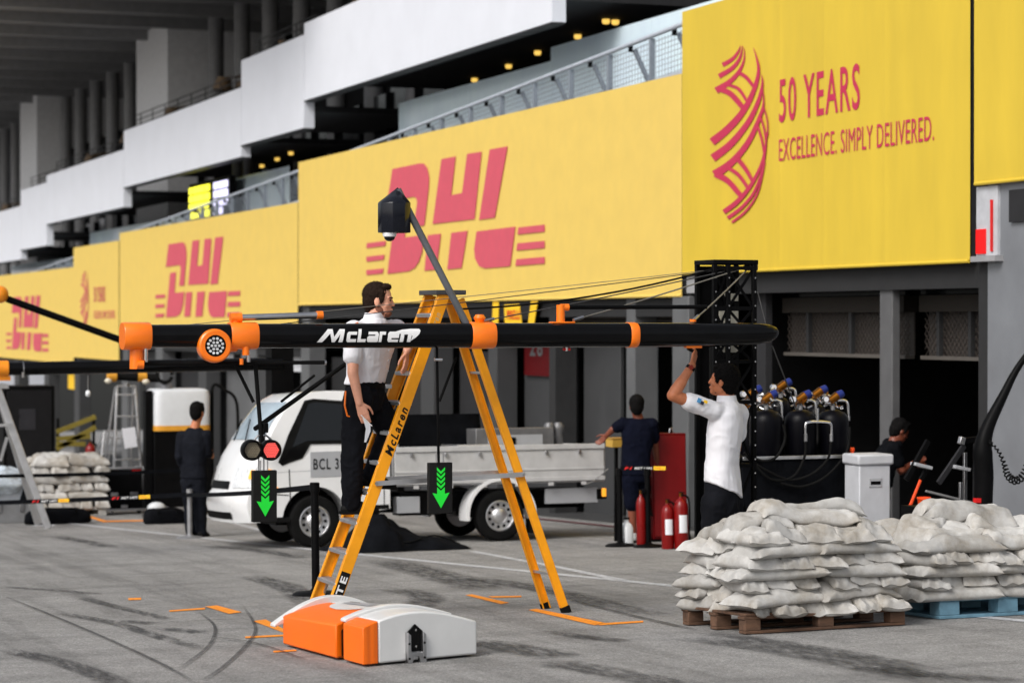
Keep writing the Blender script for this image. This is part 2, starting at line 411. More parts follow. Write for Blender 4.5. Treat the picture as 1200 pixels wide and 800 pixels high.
# painted lines
strip('painted_line', [(10.15, 11.0), (9.35, 14.2), (8.85, 17.0), (8.35, 20.0), (7.5, 25.0), (6.6, 31.0), (5.6, 38)], .13, line_white, .004)
strip('painted_line', gp((553, 646), (640, 662), (735, 681)), .10, line_white, .004)
strip('painted_line', gp((240, 604), (290, 617), (345, 632)), .11, line_white, .004)
# orange box marks for the car and the wheel crew
def omark(*pp): return sheet('orange_marking', gp(*pp), line_orange, ground, .004)
omark((240, 711), (254, 709.5), (283, 717.5), (268, 719.5)); omark((198, 715.4), (240, 712.2), (240, 714.2), (198, 717))
omark((296, 728), (311, 726), (341, 742), (338, 744)); omark((287, 746), (340, 743.5), (340, 745.5), (287, 748.2))
omark((320, 763), (347, 761.5), (347, 763.2), (320, 765)); omark((150, 701), (165, 700.5), (165, 703), (150, 703.5))
omark((545, 697.5), (553, 696.5), (597, 706.5), (587, 708)); omark((572, 698.8), (611, 698.2), (611, 700), (577, 700.6))
omark((619, 715), (629, 713.5), (711, 730.5), (697, 733)); omark((697, 731), (754, 727.5), (754, 729.5), (703, 733))
omark((100, 605.0), (104, 604.2), (128, 611), (121, 612)); omark((124, 610), (180, 609), (180, 610.4), (124, 611.6))
# tyre marks
for pts, wd, mt in [
    ([(0, 698), (60, 722), (130, 752), (190, 780), (225, 800)], .035, rubber_thin),
    ([(232, 718), (250, 733), (250, 748), (238, 764), (205, 788)], .03, rubber_thin),
    ([(285, 712), (299, 736), (290, 755), (262, 782), (235, 800)], .03, rubber_thin),
    ([(140, 733), (200, 730), (290, 726)], .03, rubber_thin),
    ([(250, 748), (300, 755), (360, 775)], .03, rubber_thin),
    ([(60, 718), (130, 730), (180, 745), (240, 762)], .16, rubber),
    ([(0, 762), (50, 772), (110, 790), (150, 810)], .22, rubber),
    ([(440, 655), (490, 668), (545, 683), (570, 692)], .55, rubber),
    ([(540, 676), (620, 688), (700, 706), (780, 724)], .35, rubber),
    ([(455, 690), (500, 700), (480, 715)], .35, rubber),
    ([(545, 752), (600, 760), (665, 772)], .42, rubber),
    ([(630, 775), (700, 786), (760, 797), (800, 806)], .38, rubber),
    ([(800, 748), (870, 756), (960, 770), (1060, 790), (1130, 805)], .40, rubber),
    ([(820, 741), (900, 752), (1000, 768), (1100, 788)], .25, rubber),
    ([(1000, 782), (1080, 790), (1200, 800)], .3, rubber),
    ([(660, 702), (740, 722), (820, 740)], .05, rubber_thin),
    ([(60, 628), (100, 635), (130, 642)], .3, rubber),
    ([(0, 688), (60, 692), (125, 697)], .12, rubber),
    ([(290, 675), (340, 690), (370, 710)], .35, rubber),
    ([(240, 640), (300, 645), (360, 655)], .3, rubber),
    ([(90, 700), (150, 715), (200, 727)], .14, rubber),
    ([(640, 740), (690, 748), (740, 752)], .2, rubber),
    ([(140, 728), (180, 731)], .15, rubber), ([(190, 737), (240, 742)], .2, rubber)]:
    strip('tyre_mark', gp(*pts), wd, mt, .009 if mt is rubber else .012)

# ================================================================== PIT BUILDING
FX = 13.0
bld = thing('pit_building', 'long grey pit building with stepped white parapets and open garages', 'building', (FX, 30, gz(30)))
def bb(name, a, b, mat, parent=None, bevel=0.):
    mb = MB(); mb.box(a, b); return mb.build(name, mat, parent or bld, ws=True, bevel=bevel)
E = EYE
# white parapets of the upper terrace, stepping down the lane
PAR = [(32.9, 46.45, 4.42, 5.97), (46.48, 51.6, 3.88, 5.75), (51.63, 64.6, 3.63, 5.16), (64.63, 77.0, 3.1, 4.66), (77.03, 82.2, 2.42, 4.44), (82.23, 100, 2.1, 3.92)]
for y0, y1, z0, z1 in PAR:
    p = bb('parapet', (FX, y0, E + z0), (FX + .22, y1, E + z1), cladding)
    bb('parapet_trim', (FX - .012, y0 + .01, E + z0 - .03), (FX + .2, y1 - .01, E + z0 - .002), frame_grey, p)
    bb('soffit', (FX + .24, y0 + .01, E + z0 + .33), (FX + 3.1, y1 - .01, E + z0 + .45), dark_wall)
    if y0 > 33:
        mb = MB()
        for h in (.14, .28, .42): mb.cyl((FX + .3, y0 + .1, E + z1 + h), (FX + .3, y1 - .1, E + z1 + h), .014, n=6)
        for k in range(int((y1 - y0) / 1.5) + 1): mb.cyl((FX + .3, y0 + .15 + k*1.5, E + z1 - .1), (FX + .3, y0 + .15 + k*1.5, E + z1 + .42), .014, n=6)
        mb.build('terrace_rail', frame_grey, bld, ws=True)
# soffit downlights
for px, py in ((677, 41), (630, 60), (596, 76), (556, 92), (721, 24), (710, 23)):
    k = (4.42 if px > 360 else 3.63) + .33; d = k*FPX/(376 - py); c = Vector(((S_ + C_*_n(px))*d, (C_ - S_*_n(px))*d, E + k - .055))
    mb = MB(); mb.lathe([(.045, -.02), (.06, .0), (.06, .05)], c, 14); mb.build('downlight', warm_lamp, bld, ws=True, smooth=40)
for px, py in ((325, 185), (307, 193), (288, 200), (341, 178)):
    k = (4.42 if px > 360 else 3.63) + .33; d = k*FPX/(376 - py); c = Vector(((S_ + C_*_n(px))*d, (C_ - S_*_n(px))*d, E + k - .055))
    mb = MB(); mb.lathe([(.045, -.02), (.06, .0), (.06, .05)], c, 14); mb.build('downlight', warm_lamp, bld, ws=True, smooth=40)
# recessed first-floor glazing with mullions, pale lower panes
GX = FX + 2.9
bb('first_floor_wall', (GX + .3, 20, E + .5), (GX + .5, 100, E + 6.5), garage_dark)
y = 24.0; k = 0
while y < 92:
    zt = 3.65 - .042*(y - 28)           # terrace floor falls with the lane
    wdt = 2.0
    bb('mullion', (GX - .06, y - .03, E + zt - 1.6), (GX + .06, y + .03, E + 6.0 - .045*(y - 28)), black_paint)
    pane = bb('window_pane', (GX + .04, y + .035, E + zt + .9), (GX + .06, y + wdt - .035, E + 6.0 - .045*(y - 28)), dark_glass)
    top = 4.42 if y < 36 else 4.2 if y < 43 else 3.45 if y < 50.5 else 3.48 if y < 61 else 2.8 if y < 76 else 2.1
    if not (49.5 < y < 51.5):
        bb('balustrade_pane', (FX + 1.2, y + .006, E + top - 2.0), (FX + 1.215, y + wdt - .006, E + top), sky_glass)
    y += wdt; k += 1
for yy in (57.3, 58.4):
    mb = MB(); mb.cyl((FX + 1.6, yy, E + 1.2), (FX + 1.6, yy, E + 4.6), .12, n=14); mb.build('terrace_column', col_mat, bld, ws=True, smooth=40)
mb = MB(); mb.add([(FX + .3, 20, E + 2.9 + .34), (FX + 3, 20, E + 2.9 + .34), (FX + 3, 100, E + 2.9 - 3.0), (FX + .3, 100, E + 2.9 - 3.0)], [(0, 1, 2, 3)])
mb.build('terrace_floor', concrete, bld, ws=True)
# railings above the banners
def railing(y0, y1, z0, z1, step=1.45):
    f = lambda y: z0 + (z1 - z0)*(y - y0)/(y1 - y0)
    mb = MB(); mb.cyl((FX + .06, y0, E + f(y0)), (FX + .06, y1, E + f(y1)), .032, n=10)
    r = mb.build('railing', rail_light, bld, ws=True, smooth=40)
    mb = MB(); mb.bar((FX + .08, y0, E + f(y0) - .62), (FX + .08, y1, E + f(y1) - .62), .05, .05); mb.build('lower_rail', rail_light, r, ws=True)
    y = y0 + .1
    while y < y1:
        mb = MB(); mb.bar((FX + .08, y, E + f(y) - .95), (FX + .08, y, E + f(y) - .03), .05, .07, (1, 0, 0)); mb.build('post', grey_rail, r, ws=True)
        if y + .7 < y1:
            mb = MB(); mb.bar((FX + .55, y + .7, E + f(y) - .95), (FX + .14, y + .72, E + f(y) - .1), .05, .06, (0, 1, 0)); mb.build('strut', grey_rail, r, ws=True)
            mb = MB(); mb.bar((FX + .08, y + .72, E + f(y + .7) - .1), (FX + .08, y + .72, E + f(y + .7) - .02), .05, .05, (1, 0, 0)); mb.build('bracket', black_paint, r, ws=True)
        y += step
    mb = MB()
    for h in (.08, .15, .22, .29, .36, .43, .5, .57): mb.cyl((FX + .09, y0, E + f(y0) - h), (FX + .09, y1, E + f(y1) - h), .0045, n=4)
    k = y0 + .05
    while k < y1: mb.cyl((FX + .095, k, E + f(k) - .6), (FX + .095, k, E + f(k) - .05), .004, n=4); k += .1
    o = mb.build('wire_mesh', grey_rail, r, ws=True); o['kind'] = 'stuff'
railing(27.9, 46.6, 3.89, 3.06)
railing(46.85, 64.8, 3.06, 2.36)
railing(72.0, 92, 1.95, 1.15, 1.6)
# roof canopy, beams, columns and piers of the upper deck
CZ = E + 8.75
cz = lambda y: CZ - .004*(y - 60)
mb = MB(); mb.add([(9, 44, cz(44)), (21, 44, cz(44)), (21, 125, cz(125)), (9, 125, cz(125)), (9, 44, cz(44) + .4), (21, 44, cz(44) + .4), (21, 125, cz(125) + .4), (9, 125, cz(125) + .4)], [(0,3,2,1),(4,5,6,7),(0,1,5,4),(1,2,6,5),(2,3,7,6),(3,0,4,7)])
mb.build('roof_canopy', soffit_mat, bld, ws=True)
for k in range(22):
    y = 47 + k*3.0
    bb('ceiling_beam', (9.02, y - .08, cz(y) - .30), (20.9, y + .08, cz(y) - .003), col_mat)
    if not (67.2 < y < 73) and not (90 < y < 96):
        zb = E + 5.1 - .042*(y - 58)
        mb = MB(); mb.cyl((16, y + 1.4, zb - 2), (16, y + 1.4, cz(y) - .01), .22, n=18); mb.build('column', col_mat, bld, ws=True, smooth=40)
    if k % 2 == 0:
        for dx in (0, .7):
            c = Vector((14.6 + dx, y + .7 + dx, cz(y) - 2.6 - .04*(y - 55)))
            mb = MB(); mb.cyl(c + Vector((0, 0, .2)), c - Vector((.05, 0, .12)), .18, .26, n=12); mb.cyl(c + Vector((0, 0, .2)), c + Vector((.9, 0, .3)), .03, n=6)
            mb.build('loudspeaker', M_('speaker_bronze', (.16, .10, .05), .5, var=.2), bld, ws=True, smooth=40)
bb('pier', (15, 68.2, E + 2.5), (18.5, 72.6, cz(70) - .02), pier_mat); bb('pier', (15, 91, E + 1.5), (18.5, 95, cz(93) - .02), pier_mat)
bb('rear_wall', (19.2, 20, E + 2), (19.5, 120, CZ + .1), dark_wall)
bb('end_wall', (9, 118, -4), (20, 118.4, CZ + .3), cladding)
bb('upper_wall', (GX + .3, 20, E + 6.4), (GX + .6, 45, E + 12), dark_wall)

# ------------------------------------------------------------------ ground-floor garages
gzF = lambda y: gz(y)
def pillar(y0, y1, mat=frame_grey, x=FX + .05, z=None, dx=.35):
    bb('pillar', (x, y0, gzF(y1) - .1), (x + dx, y1, z if z else E + 3.2 - SLOPE*(y0 - 28)), mat, bevel=.01)
# slab band and lintel above the garages, one step per bay
STEP = [(19.9, 28.15, .64), (28.18, 46.7, .36), (46.73, 64.9, -.44), (64.93, 72, -.95), (72.03, 92, -1.24)]
for y0, y1, z in STEP:
    bb('lintel', (FX + .06, y0, E + z - .30), (FX + .4, y1, E + z + 1.0), frame_grey)
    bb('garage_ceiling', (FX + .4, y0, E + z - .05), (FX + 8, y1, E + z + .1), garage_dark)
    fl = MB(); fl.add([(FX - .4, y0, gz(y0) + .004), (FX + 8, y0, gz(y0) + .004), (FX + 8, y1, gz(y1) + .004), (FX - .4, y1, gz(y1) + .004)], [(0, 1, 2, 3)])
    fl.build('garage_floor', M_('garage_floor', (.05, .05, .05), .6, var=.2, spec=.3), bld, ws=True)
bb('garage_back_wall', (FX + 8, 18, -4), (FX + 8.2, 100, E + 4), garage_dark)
bb('kerb_strip', (12.0, 24.6, gz(24.6) - .32), (12.12, 35, gz(35) + .33), M_('kerb_red', (.10, .03, .03), .7)) if False else None
mb = MB(); mb.add([(12.1, 28, gz(28) + .008), (12.25, 28, gz(28) + .008), (12.25, 46, gz(46) + .008), (12.1, 46, gz(46) + .008)], [(0, 1, 2, 3)])
mb.build('threshold_line', M_('threshold_red', (.09, .02, .025), .7), bld, ws=True)
# right-hand garage: wall panel, frames, lattice grille
bb('wall_panel', (FX + .02, 16.5, -.2), (FX + .3, 20.95, E + 2.2), wall_metal)
bb('wall_panel_cap', (FX + .16, 16.5, E + 2.21), (FX + .4, 28.1, E + 3.6), dark_wall)
pillar(20.97, 21.18); pillar(23.02, 23.30, M_('mullion_grey', (.10, .10, .103), .5), FX + .1, dx=.10); pillar(26.3, 26.6, dark_wall, FX + .2, dx=.1); pillar(28.0, 28.5, panel_pale, FX - .05, E + .32)
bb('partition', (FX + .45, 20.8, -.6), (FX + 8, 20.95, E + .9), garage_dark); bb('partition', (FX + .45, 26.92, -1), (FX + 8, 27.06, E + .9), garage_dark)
def lattice(y0, y1, z0, z1, x):
    bb('grille_backing', (x + .05, y0, z0), (x + .07, y1, z1), shutter_mat)
    mb = MB(); n = int((y1 - y0 + z1 - z0) / .085)
    for k in range(n):
        for sg in (1, -1):
            a = y0 + k*.085; p = [(a, z0), (a - (z1 - z0), z1)] if sg == 1 else [(a - (z1 - z0), z0), (a, z1)]
            (ya, za), (yb, zb) = p
            if sg == 1:
                if ya > y1: za += (ya - y1); ya = y1
                if yb < y0: zb -= (y0 - yb); yb = y0
            else:
                if ya < y0: za += (y0 - ya); ya = y0
                if yb > y1: zb -= (yb - y1); yb = y1
            if abs(yb - ya) > .02: mb.bar((x, ya, za), (x, yb, zb), .006, .012, (1, 0, 0))
    o = mb.build('lattice_grille', M_('lattice_brown', (.05, .04, .034), .6, var=.1), bld, ws=True); o['kind'] = 'stuff'
for y0, y1 in ((21.2, 23.0), (23.33, 26.28)):
    lattice(y0, y1, E - .38, E + .10, FX + .5)
    bb('grille_header', (FX + .42, y0, E + .10), (FX + .6, y1, E + .28), M_('header_brown', (.03, .026, .022), .6))
    bb('transom_pane', (FX + .44, y0, E + .29), (FX + .47, y1, E + .36), dark_glass)
    for yy in (y0 + (y1 - y0)*.42, y0 + (y1 - y0)*.78): bb('grille_post', (FX + .44, yy, E - .38), (FX + .49, yy + .06, E + .1), frame_grey)
    bb('grille_rail', (FX + .44, y0, E - .42), (FX + .56, y1, E - .38), M_('rail_dull', (.09, .08, .07), .5))
# middle garages behind the truck
pillar(29.95, 30.25, panel_pale); pillar(32.9, 33.15, frame_grey); pillar(35.4, 35.8, door_grey); pillar(38.5, 39.2, door_grey); pillar(41.6, 42.2); pillar(46.3, 46.9, panel_pale)
def dpanel(y0, y1, mat, x=FX + .5, z=None, name='door_panel'):
    o = bb(name, (x, y0, gzF(y1)), (x + .06, y1, z if z is not None else E - .15 - SLOPE*(y0 - 28)), mat, bevel=.006); return o
dpanel(28.55, 29.2, door_grey); dpanel(30.3, 30.75, sky_glass, name='glazed_door'); dpanel(31.5, 32.88, door_grey); d28 = dpanel(33.2, 35.35, M_('door_dark', (.04, .041, .043), .5, var=.1)); dpanel(36.9, 38.45, dark_wall); dpanel(39.3, 41.5, dark_wall); dpanel(42.4, 46.2, M_('door_dark2', (.025, .025, .026), .5, var=.1))
bb('door_window', (FX + .485, 30.4, E - 1.1), (FX + .497, 30.68, E - .3), wind_glass)
for y0, y1 in ((28.55, 29.93), (30.27, 32.88)):                       # slatted roller shutters
    mb = MB(); z0 = E - .12 - SLOPE*(y0 - 28); n = int((E + .36 - z0) / .06); pr = []
    for k in range(n):
        pr += [(FX + .40, z0 + k*.06), (FX + .36, z0 + k*.06 + .03)]
    vs = [(x, y0, z) for x, z in pr] + [(x, y1, z) for x, z in pr]; m = len(pr)
    mb.add(vs, [(i, i + 1, m + i + 1, m + i) for i in range(m - 1)]); mb.build('roller_shutter', shutter_mat, bld, ws=True)
bb('garage_sign', (FX + .44, 34.1, E - .85), (FX + .46, 35.2, E - .38), M_('sign_red', lin((84, 5, 10)), .6, spec=.2)); text('lettering', '28', (FX + .435, 34.95, E - .55), (0, -.55, 0), (0, 0, .28), panel_pale, bld, bold=.03)
# yellow tyre-maker's board with two yellow stripes
sb = bb('display_board', (FX - .02, 33.6, E + .02), (FX + .02, 36.9, E + .36), M_('board_dark', (.02, .02, .022), .6))
def fq(px, py, x=FX - .03): return onX(px, py, x)
def flat_on_facade(name, pxs, mat, parent, x, th=.006, ws=True):
    P = [onX(a, b, x) for a, b in pxs]; mb = MB()
    mb.prism([(-p.y, p.z) for p in P], (x, 0, 0), (0, -1, 0), (0, 0, 1), th); return mb.build(name, mat, parent, ws=ws)
yb = flat_on_facade('yellow_panel', [(591, 357), (609, 356), (612, 380), (592, 380)], yellow_print, sb, FX - .03)
a = fq(594, 374, FX - .045); b_ = fq(609, 374, FX - .045); text('lettering', 'PIRELLI', a, (0, b_.y - a.y, 0), (0, 0, .14), red_print, sb, bold=.02)
flat_on_facade('stripe', [(578, 352), (585, 352), (584, 380), (577, 380)], yellow_print, sb, FX - .03)
flat_on_facade('stripe', [(623, 350), (631, 350), (626, 380), (619, 380)], yellow_print, sb, FX - .03)
# far garages, left of the man on the ladder
pillar(50.5, 51.2, panel_pale); pillar(55.2, 56, door_grey); pillar(60, 60.8, panel_pale); pillar(64.4, 65.2, panel_pale); pillar(71.6, 72.4, door_grey); pillar(77, 77.8, door_grey); pillar(83, 84, door_grey)
dpanel(51.4, 55.0, panel_pale, FX + .5, E - .5); dpanel(56.3, 59.8, dark_wall, FX + .5, E - .6); dpanel(61, 64.2, door_grey, FX + .5, E - .8)
for y0 in (47.2, 51.6, 53.6): 
    bb('wall_poster', (FX + .30, y0, E - 1.05), (FX + .33, y0 + 1.2, E - .7), paper)
bb('yellow_notice', (FX + .2, 73.2, E - 2.1), (FX + .23, 74.3, E - 1.6), yellow_print)
# end bracket and red-white marker of the next bay
bb('end_bracket', (FX - .02, 27.3, E + .36), (FX + .3, 28.12, E + .58), concrete)
mk = bb('marker_board', (FX - .01, 20.72, E + .66), (FX + .1, 21.12, E + 1.36), M_('marker_grey', (.5, .51, .54), .5))
bb('marker_red', (FX - .03, 20.93, E + .68), (FX - .012, 21.10, E + .93), red_sign, mk); bb('marker_stripe', (FX - .03, 20.80, E + .7), (FX - .012, 20.83, E + 1.22), red_print, mk)
bb('marker_shelf', (FX - .08, 20.66, E + .60), (FX + .1, 21.12, E + .655), concrete, mk)
bb('wall_unit', (FX - .02, 19.6, E + .98), (FX + .05, 20.5, E + 1.3), dark_wall)

# ================================================================== BANNERS
def banner(name, label, y0, y1, z0, z1, mat, th=.05, folds=None):
    o = thing(name, label, 'banner', (FX, (y0 + y1)/2, E + z0), group='yellow advertising banners along the pit building')
    mb = MB(); n = max(2, int((y1 - y0)/(.04 if folds else .25))); rows = 14; vs = []
    for j in range(rows + 1):
        for i in range(n + 1):
            y = y0 + (y1 - y0)*i/n; z = E + z0 + (z1 - z0)*j/rows
            rip = .003*noise.noise(Vector((y*.9, z*.25, 3.1))) + .0015*noise.noise(Vector((y*3, z*1.2, 1.1)))
            if 0 < i < n and folds:
                for fy in folds: rip += -.006*math.exp(-((y - fy)/.03)**2)
            vs.append((FX - th + rip, y, z))
    fs = [(j*(n+1)+i, (j+1)*(n+1)+i, (j+1)*(n+1)+i+1, j*(n+1)+i+1) for j in range(rows) for i in range(n)]
    mb.add(vs, fs); sh = mb.build('banner_sheet', mat, o, ws=True, smooth=60)
    mb = MB(); mb.box((FX - .035, y0 + .02, E + z0 + .01), (FX + .04, y1 - .02, E + z1 - .01)); mb.build('backing_frame', frame_grey, o, ws=True)
    mb = MB(); mb.cyl((FX - th, y0 + .02, E + z0 - .01), (FX - th, y1 - .02, E + z0 - .01), .02, n=8); mb.build('bottom_hem', mat, o, ws=True)
    return o
FY = yellow_far
b_plain = banner('advertising_banner', 'plain yellow banner at the right edge above the grey wall panel', 15.5, 21.10, 1.4, 5.2, yellow_near)
b_years = banner('advertising_banner', 'bright yellow banner reading 50 YEARS with magenta woven emblem, in front of right garage', 21.16, 28.17, .62, 3.99, yellow_near, .06, [22.9, 24.3, 25.4])
b_big = banner('advertising_banner', 'large yellow banner with big pink letters behind the camera box and ladder', 28.2, 46.72, .34, 3.2, FY)
b_mid = banner('advertising_banner', 'yellow banner with smaller pink letters above the round orange lamp of the boom', 46.76, 64.95, -.46, 2.4, FY)
b_far = banner('advertising_banner', 'narrow distant yellow banner with faint pink emblem between two lettered banners', 65.0, 71.9, -1.06, 2.2, FY, .06)
b_last = banner('advertising_banner', 'leftmost distant yellow banner with small pink letters', 71.95, 90, -1.27, 1.62, FY)
# the three-letter logo, surveyed on the middle banner (photo crop units -> metres relative to its lower left)
def cc(x, y): return onX(160 + x/3.635, 180 + y/3.635, FX)
LOGO = [
 [(148,385),(205,376),(214,378),(221,392),(225,420),(224,450),(215,560),(193,563),(200,490),(198,477),(192,473),(137,482)],
 [(155,507),(180,503),(174,592),(215,588),(210,640),(204,665),(195,684),(182,693),(137,697)],
 [(250,370),(279,366),(270,478),(292,474),(302,362),(331,360),(317,553),(232,558)],
 [(347,356),(382,352),(357,553),(326,556)],
 [(222,590),(249,588),(240,692),(215,694)], [(270,588),(303,585),(291,692),(262,694)],
 [(321,589),(397,583),(387,695),(338,697),(326,690),(318,668),(316,640)],
 [(93,601),(134,598),(132,613),(92,616)], [(92,642),(131,639),(129,654),(92,657)], [(92,682),(129,680),(127,695),(92,697)],
 [(403,586),(453,583),(453,603),(401,606)], [(401,631),(453,629),(453,649),(399,651)], [(399,676),(453,674),(453,693),(397,695)]]
L0 = cc(92, 697); 
LOGO = [[(L0.y - cc(*p).y, cc(*p).z - L0.z) for p in poly] for poly in LOGO]
LW = max(x for p in LOGO for x, z in p); LH = max(z for p in LOGO for x, z in p)
def place_logo(parent, yl, yr, zb, zt, x):
    for poly in LOGO:
        mb = MB(); mb.prism([(a/LW*(yl - yr), b/LH*(zt - zb)) for a, b in poly], (x, yl, E + zb), (0, -1, 0), (0, 0, 1), .004)
        mb.build('logo_piece', rose, parent, ws=True)
def zof(px, py): return onX(px, py, FX).z - E
def yof(px): return onX(px, 0, FX).y
place_logo(b_mid, yof(185), yof(284.6), zof(185, 371.8), zof(265, 277), FX - .062)
place_logo(b_big, yof(433.2), yof(642.8), zof(433.2, 322.2), zof(600, 171.2), FX - .062)
place_logo(b_last, yof(9.5), yof(59), zof(9.5, 408.5), zof(49, 346), FX - .062)
# woven emblem as strands
STR = [[(88,122,20),(125,100,16),(148,72,10),(158,46,2)], [(74,166,22),(125,135,18),(155,95,12),(166,48,3)],
 [(63,222,30),(115,188,22),(152,148,16),(172,100,8),(172,56,2)], [(75,215,24),(120,235,24),(165,285,22),(172,292,12)], [(110,200,12),(150,215,14),(182,262,12)],
 [(148,150,16),(180,170,16),(208,205,14)], [(47,422,36),(110,370,32),(170,300,26),(210,220,20),(228,150,14),(222,100,8),(208,55,2)],
 [(50,485,36),(120,430,30),(185,350,24),(225,270,18),(243,200,10),(240,160,2)], [(57,550,40),(125,500,30),(190,420,24),(235,320,16),(248,270,8),(243,200,2)],
 [(60,545,30),(110,575,24),(150,620,22),(165,637,14)], [(105,520,16),(150,550,16),(190,605,14)], [(145,485,20),(180,530,18),(208,580,14)],
 [(93,695,22),(150,650,20),(205,580,16),(245,490,10),(262,380,4)], [(108,718,16),(165,675,14),(215,610,12),(250,500,6),(262,390,2)], [(125,735,10),(180,690,10),(225,620,8),(255,500,3)],
 [(222,350,10),(240,410,10),(252,475,8)], [(235,320,8),(252,380,8),(258,440,6)], [(246,280,6),(262,340,6),(264,400,4)]]
def emblem(parent, mp, x, mat, thin=1.0):
    for kk, st in enumerate(STR):
        pts = [Vector(p) for p in st]; Q = []
        for i in range(len(pts)-1):
            p0, p1, p2, p3 = pts[max(i-1,0)], pts[i], pts[i+1], pts[min(i+2,len(pts)-1)]
            for k in range(6):
                t = k/6; Q.append(.5*((2*p1)+(p2-p0)*t+(2*p0-5*p1+4*p2-p3)*t*t+(3*p1-p0-3*p2+p3)*t**3))
        Q.append(pts[-1]); Lf = []; Rt = []
        for i, q in enumerate(Q):
            t = Q[min(i+1,len(Q)-1)] - Q[max(i-1,0)]; t = Vector((t.x, t.y)).normalized(); nn = Vector((-t.y, t.x))*max(q.z, 1)*.44
            Lf.append((q.x+nn.x, q.y+nn.y)); Rt.append((q.x-nn.x, q.y-nn.y))
        mb = MB(); vs = [mp(*p, kk) for pr in zip(Lf, Rt) for p in pr]
        mb.add(vs, [(2*i, 2*i+1, 2*i+3, 2*i+2) for i in range(len(Q)-1)]); mb.build('emblem_strand', mat, parent, ws=True)
emblem(b_years, lambda a, b, k: onX(820 + a/3.333, 40 + b/3.333, FX - .067 - k*.0006), FX, magenta)
def mp_far(a, b, kk):
    y = yof(97) + (yof(107) - yof(97))*(a - 45)/220; return Vector((FX - .066 - kk*.0006, y, E + zof(97, 317) + (zof(97, 385) - zof(97, 317))*(b - 45)/690))
emblem(b_far, mp_far, FX, rose)
def words(parent, s, xl, ybl, ytl, xr, x, mat, bold):
    a = onX(xl, ybl, x); t = onX(xl, ytl, x); r = onX(xr, 0, x)
    text('lettering', s, a, (0, r.y - a.y, 0), (0, 0, t.z - a.z), mat, parent, bold=bold)
words(b_years, '50 YEARS', 912.5, 144.5, 93.5, 1007, FX - .068, magenta, .010)
words(b_years, 'EXCELLENCE. SIMPLY DELIVERED.', 912.5, 189.5, 163.5, 1094, FX - .068, magenta, 0)
words(b_far, '50 YEARS', 110, 354, 336, 123, FX - .075, rose, .02); words(b_far, 'EXCELLENCE. SIMPLY DELIVERED.', 110, 373, 364, 135, FX - .075, rose, .02)

# lit score display on the terrace
dsp = thing('led_display', 'lit display with yellow and bluish characters on the terrace behind the railing', 'display', onX(245, 262, FX + .8))
def ob(name, a, b, mat, parent): mb = MB(); mb.box(a, b); return mb.build(name, mat, parent, ws=True)
p0 = onX(222, 258, FX + .8); p1 = onX(269, 208, FX + .8)
ob('housing', (FX + .8, p1.y, p0.z - .6), (FX + .95, p0.y, p1.z + .05), black_paint, dsp)
for r in range(4):
    za = p0.z + (p1.z - p0.z)*(.02 + .245*r); zb = za + (p1.z - p0.z)*.19
    for k in range(9):
        f0 = k/9.6
        if k in (5,): continue
        wv = .075 + .02*((k*7 + r*3) % 3)
        mt = yellow_led if k < 5 else blue_led
        if k > 5 and r == 0 and k == 8: continue
        ya = p0.y + (p1.y - p0.y)*(f0 + .02); yb2 = p0.y + (p1.y - p0.y)*(f0 + .02 + wv)
        ob('character', (FX + .77, yb2, za), (FX + .798, ya, zb), mt, dsp)
# ================================================================== PIT GANTRY BOOM
BY, BZ = 16.45, EYE - .105            # boom axis: along X at this Y and height
BXa, BXb = onY(170, 0, BY).x, onY(911, 0, BY).x
gan = thing('pit_gantry', 'black carbon pit gantry boom with papaya orange collars and truss mast', 'gantry', (8.4, 17.2, gz(17.2)))
RY, RZ = .10, .088                    # half depth and half height of the boom
def gx(px): return onY(px, 0, BY).x
def gzp(py, px=600): return onY(px, py, BY).z
def section(n=32, k=1.0, pw=2.6):
    out = []
    for i in range(n):
        g = 2*PI*i/n; c, s = math.cos(g), math.sin(g)
        out.append((RY*k*math.copysign(abs(c)**(2/pw), c), RZ*k*math.copysign(abs(s)**(2/pw), s)))
    return out
def boom_piece(name, stations, mat, parent, smooth=40):
    """stations: (x, scale, z shift)"""
    mb = MB(); vs = []; n = 32
    for x, k, dz in stations: vs += [(x, BY + a, BZ + dz + b) for a, b in section(n, k)]
    fs = [(i*n+j, i*n+(j+1) % n, (i+1)*n+(j+1) % n, (i+1)*n+j) for i in range(len(stations)-1) for j in range(n)]
    fs += [tuple(range(n-1, -1, -1)), tuple(range((len(stations)-1)*n, len(stations)*n))]
    mb.add(vs, fs); return mb.build(name, mat, parent, ws=True, smooth=smooth, fix=True)
tube = boom_piece('boom_tube', [(BXa, .9, 0), (gx(300), .98, 0), (gx(550), 1.03, 0), (gx(760), 1.03, .0), (gx(850), 1.0, .002), (gx(885), .93, .006), (gx(900), .78, .01), (gx(908), .5, .014), (gx(912), .15, .016)], carbon, gan)
def collar(x0, x1, k=1.06, mat=orange):
    return boom_piece('collar', [(x0, k-.04, 0), (x0+.008, k, 0), (x1-.008, k, 0), (x1, k-.04, 0)], mat, gan)
c_end = collar(gx(143), gx(175), 1.10); collar(gx(268), gx(300), 1.10); c_mid = collar(gx(549), gx(577), 1.12); collar(gx(734), gx(744), 1.09)
def cy(p, q, r, name, mat, parent=gan, r2=None, n=18, bevel=0.):
    mb = MB(); mb.cyl(p, q, r, r2, n); return mb.build(name, mat, parent, ws=True, smooth=40, bevel=bevel)
def g3(px, py, dy=0.): p = onY(px, py, BY + dy); return p
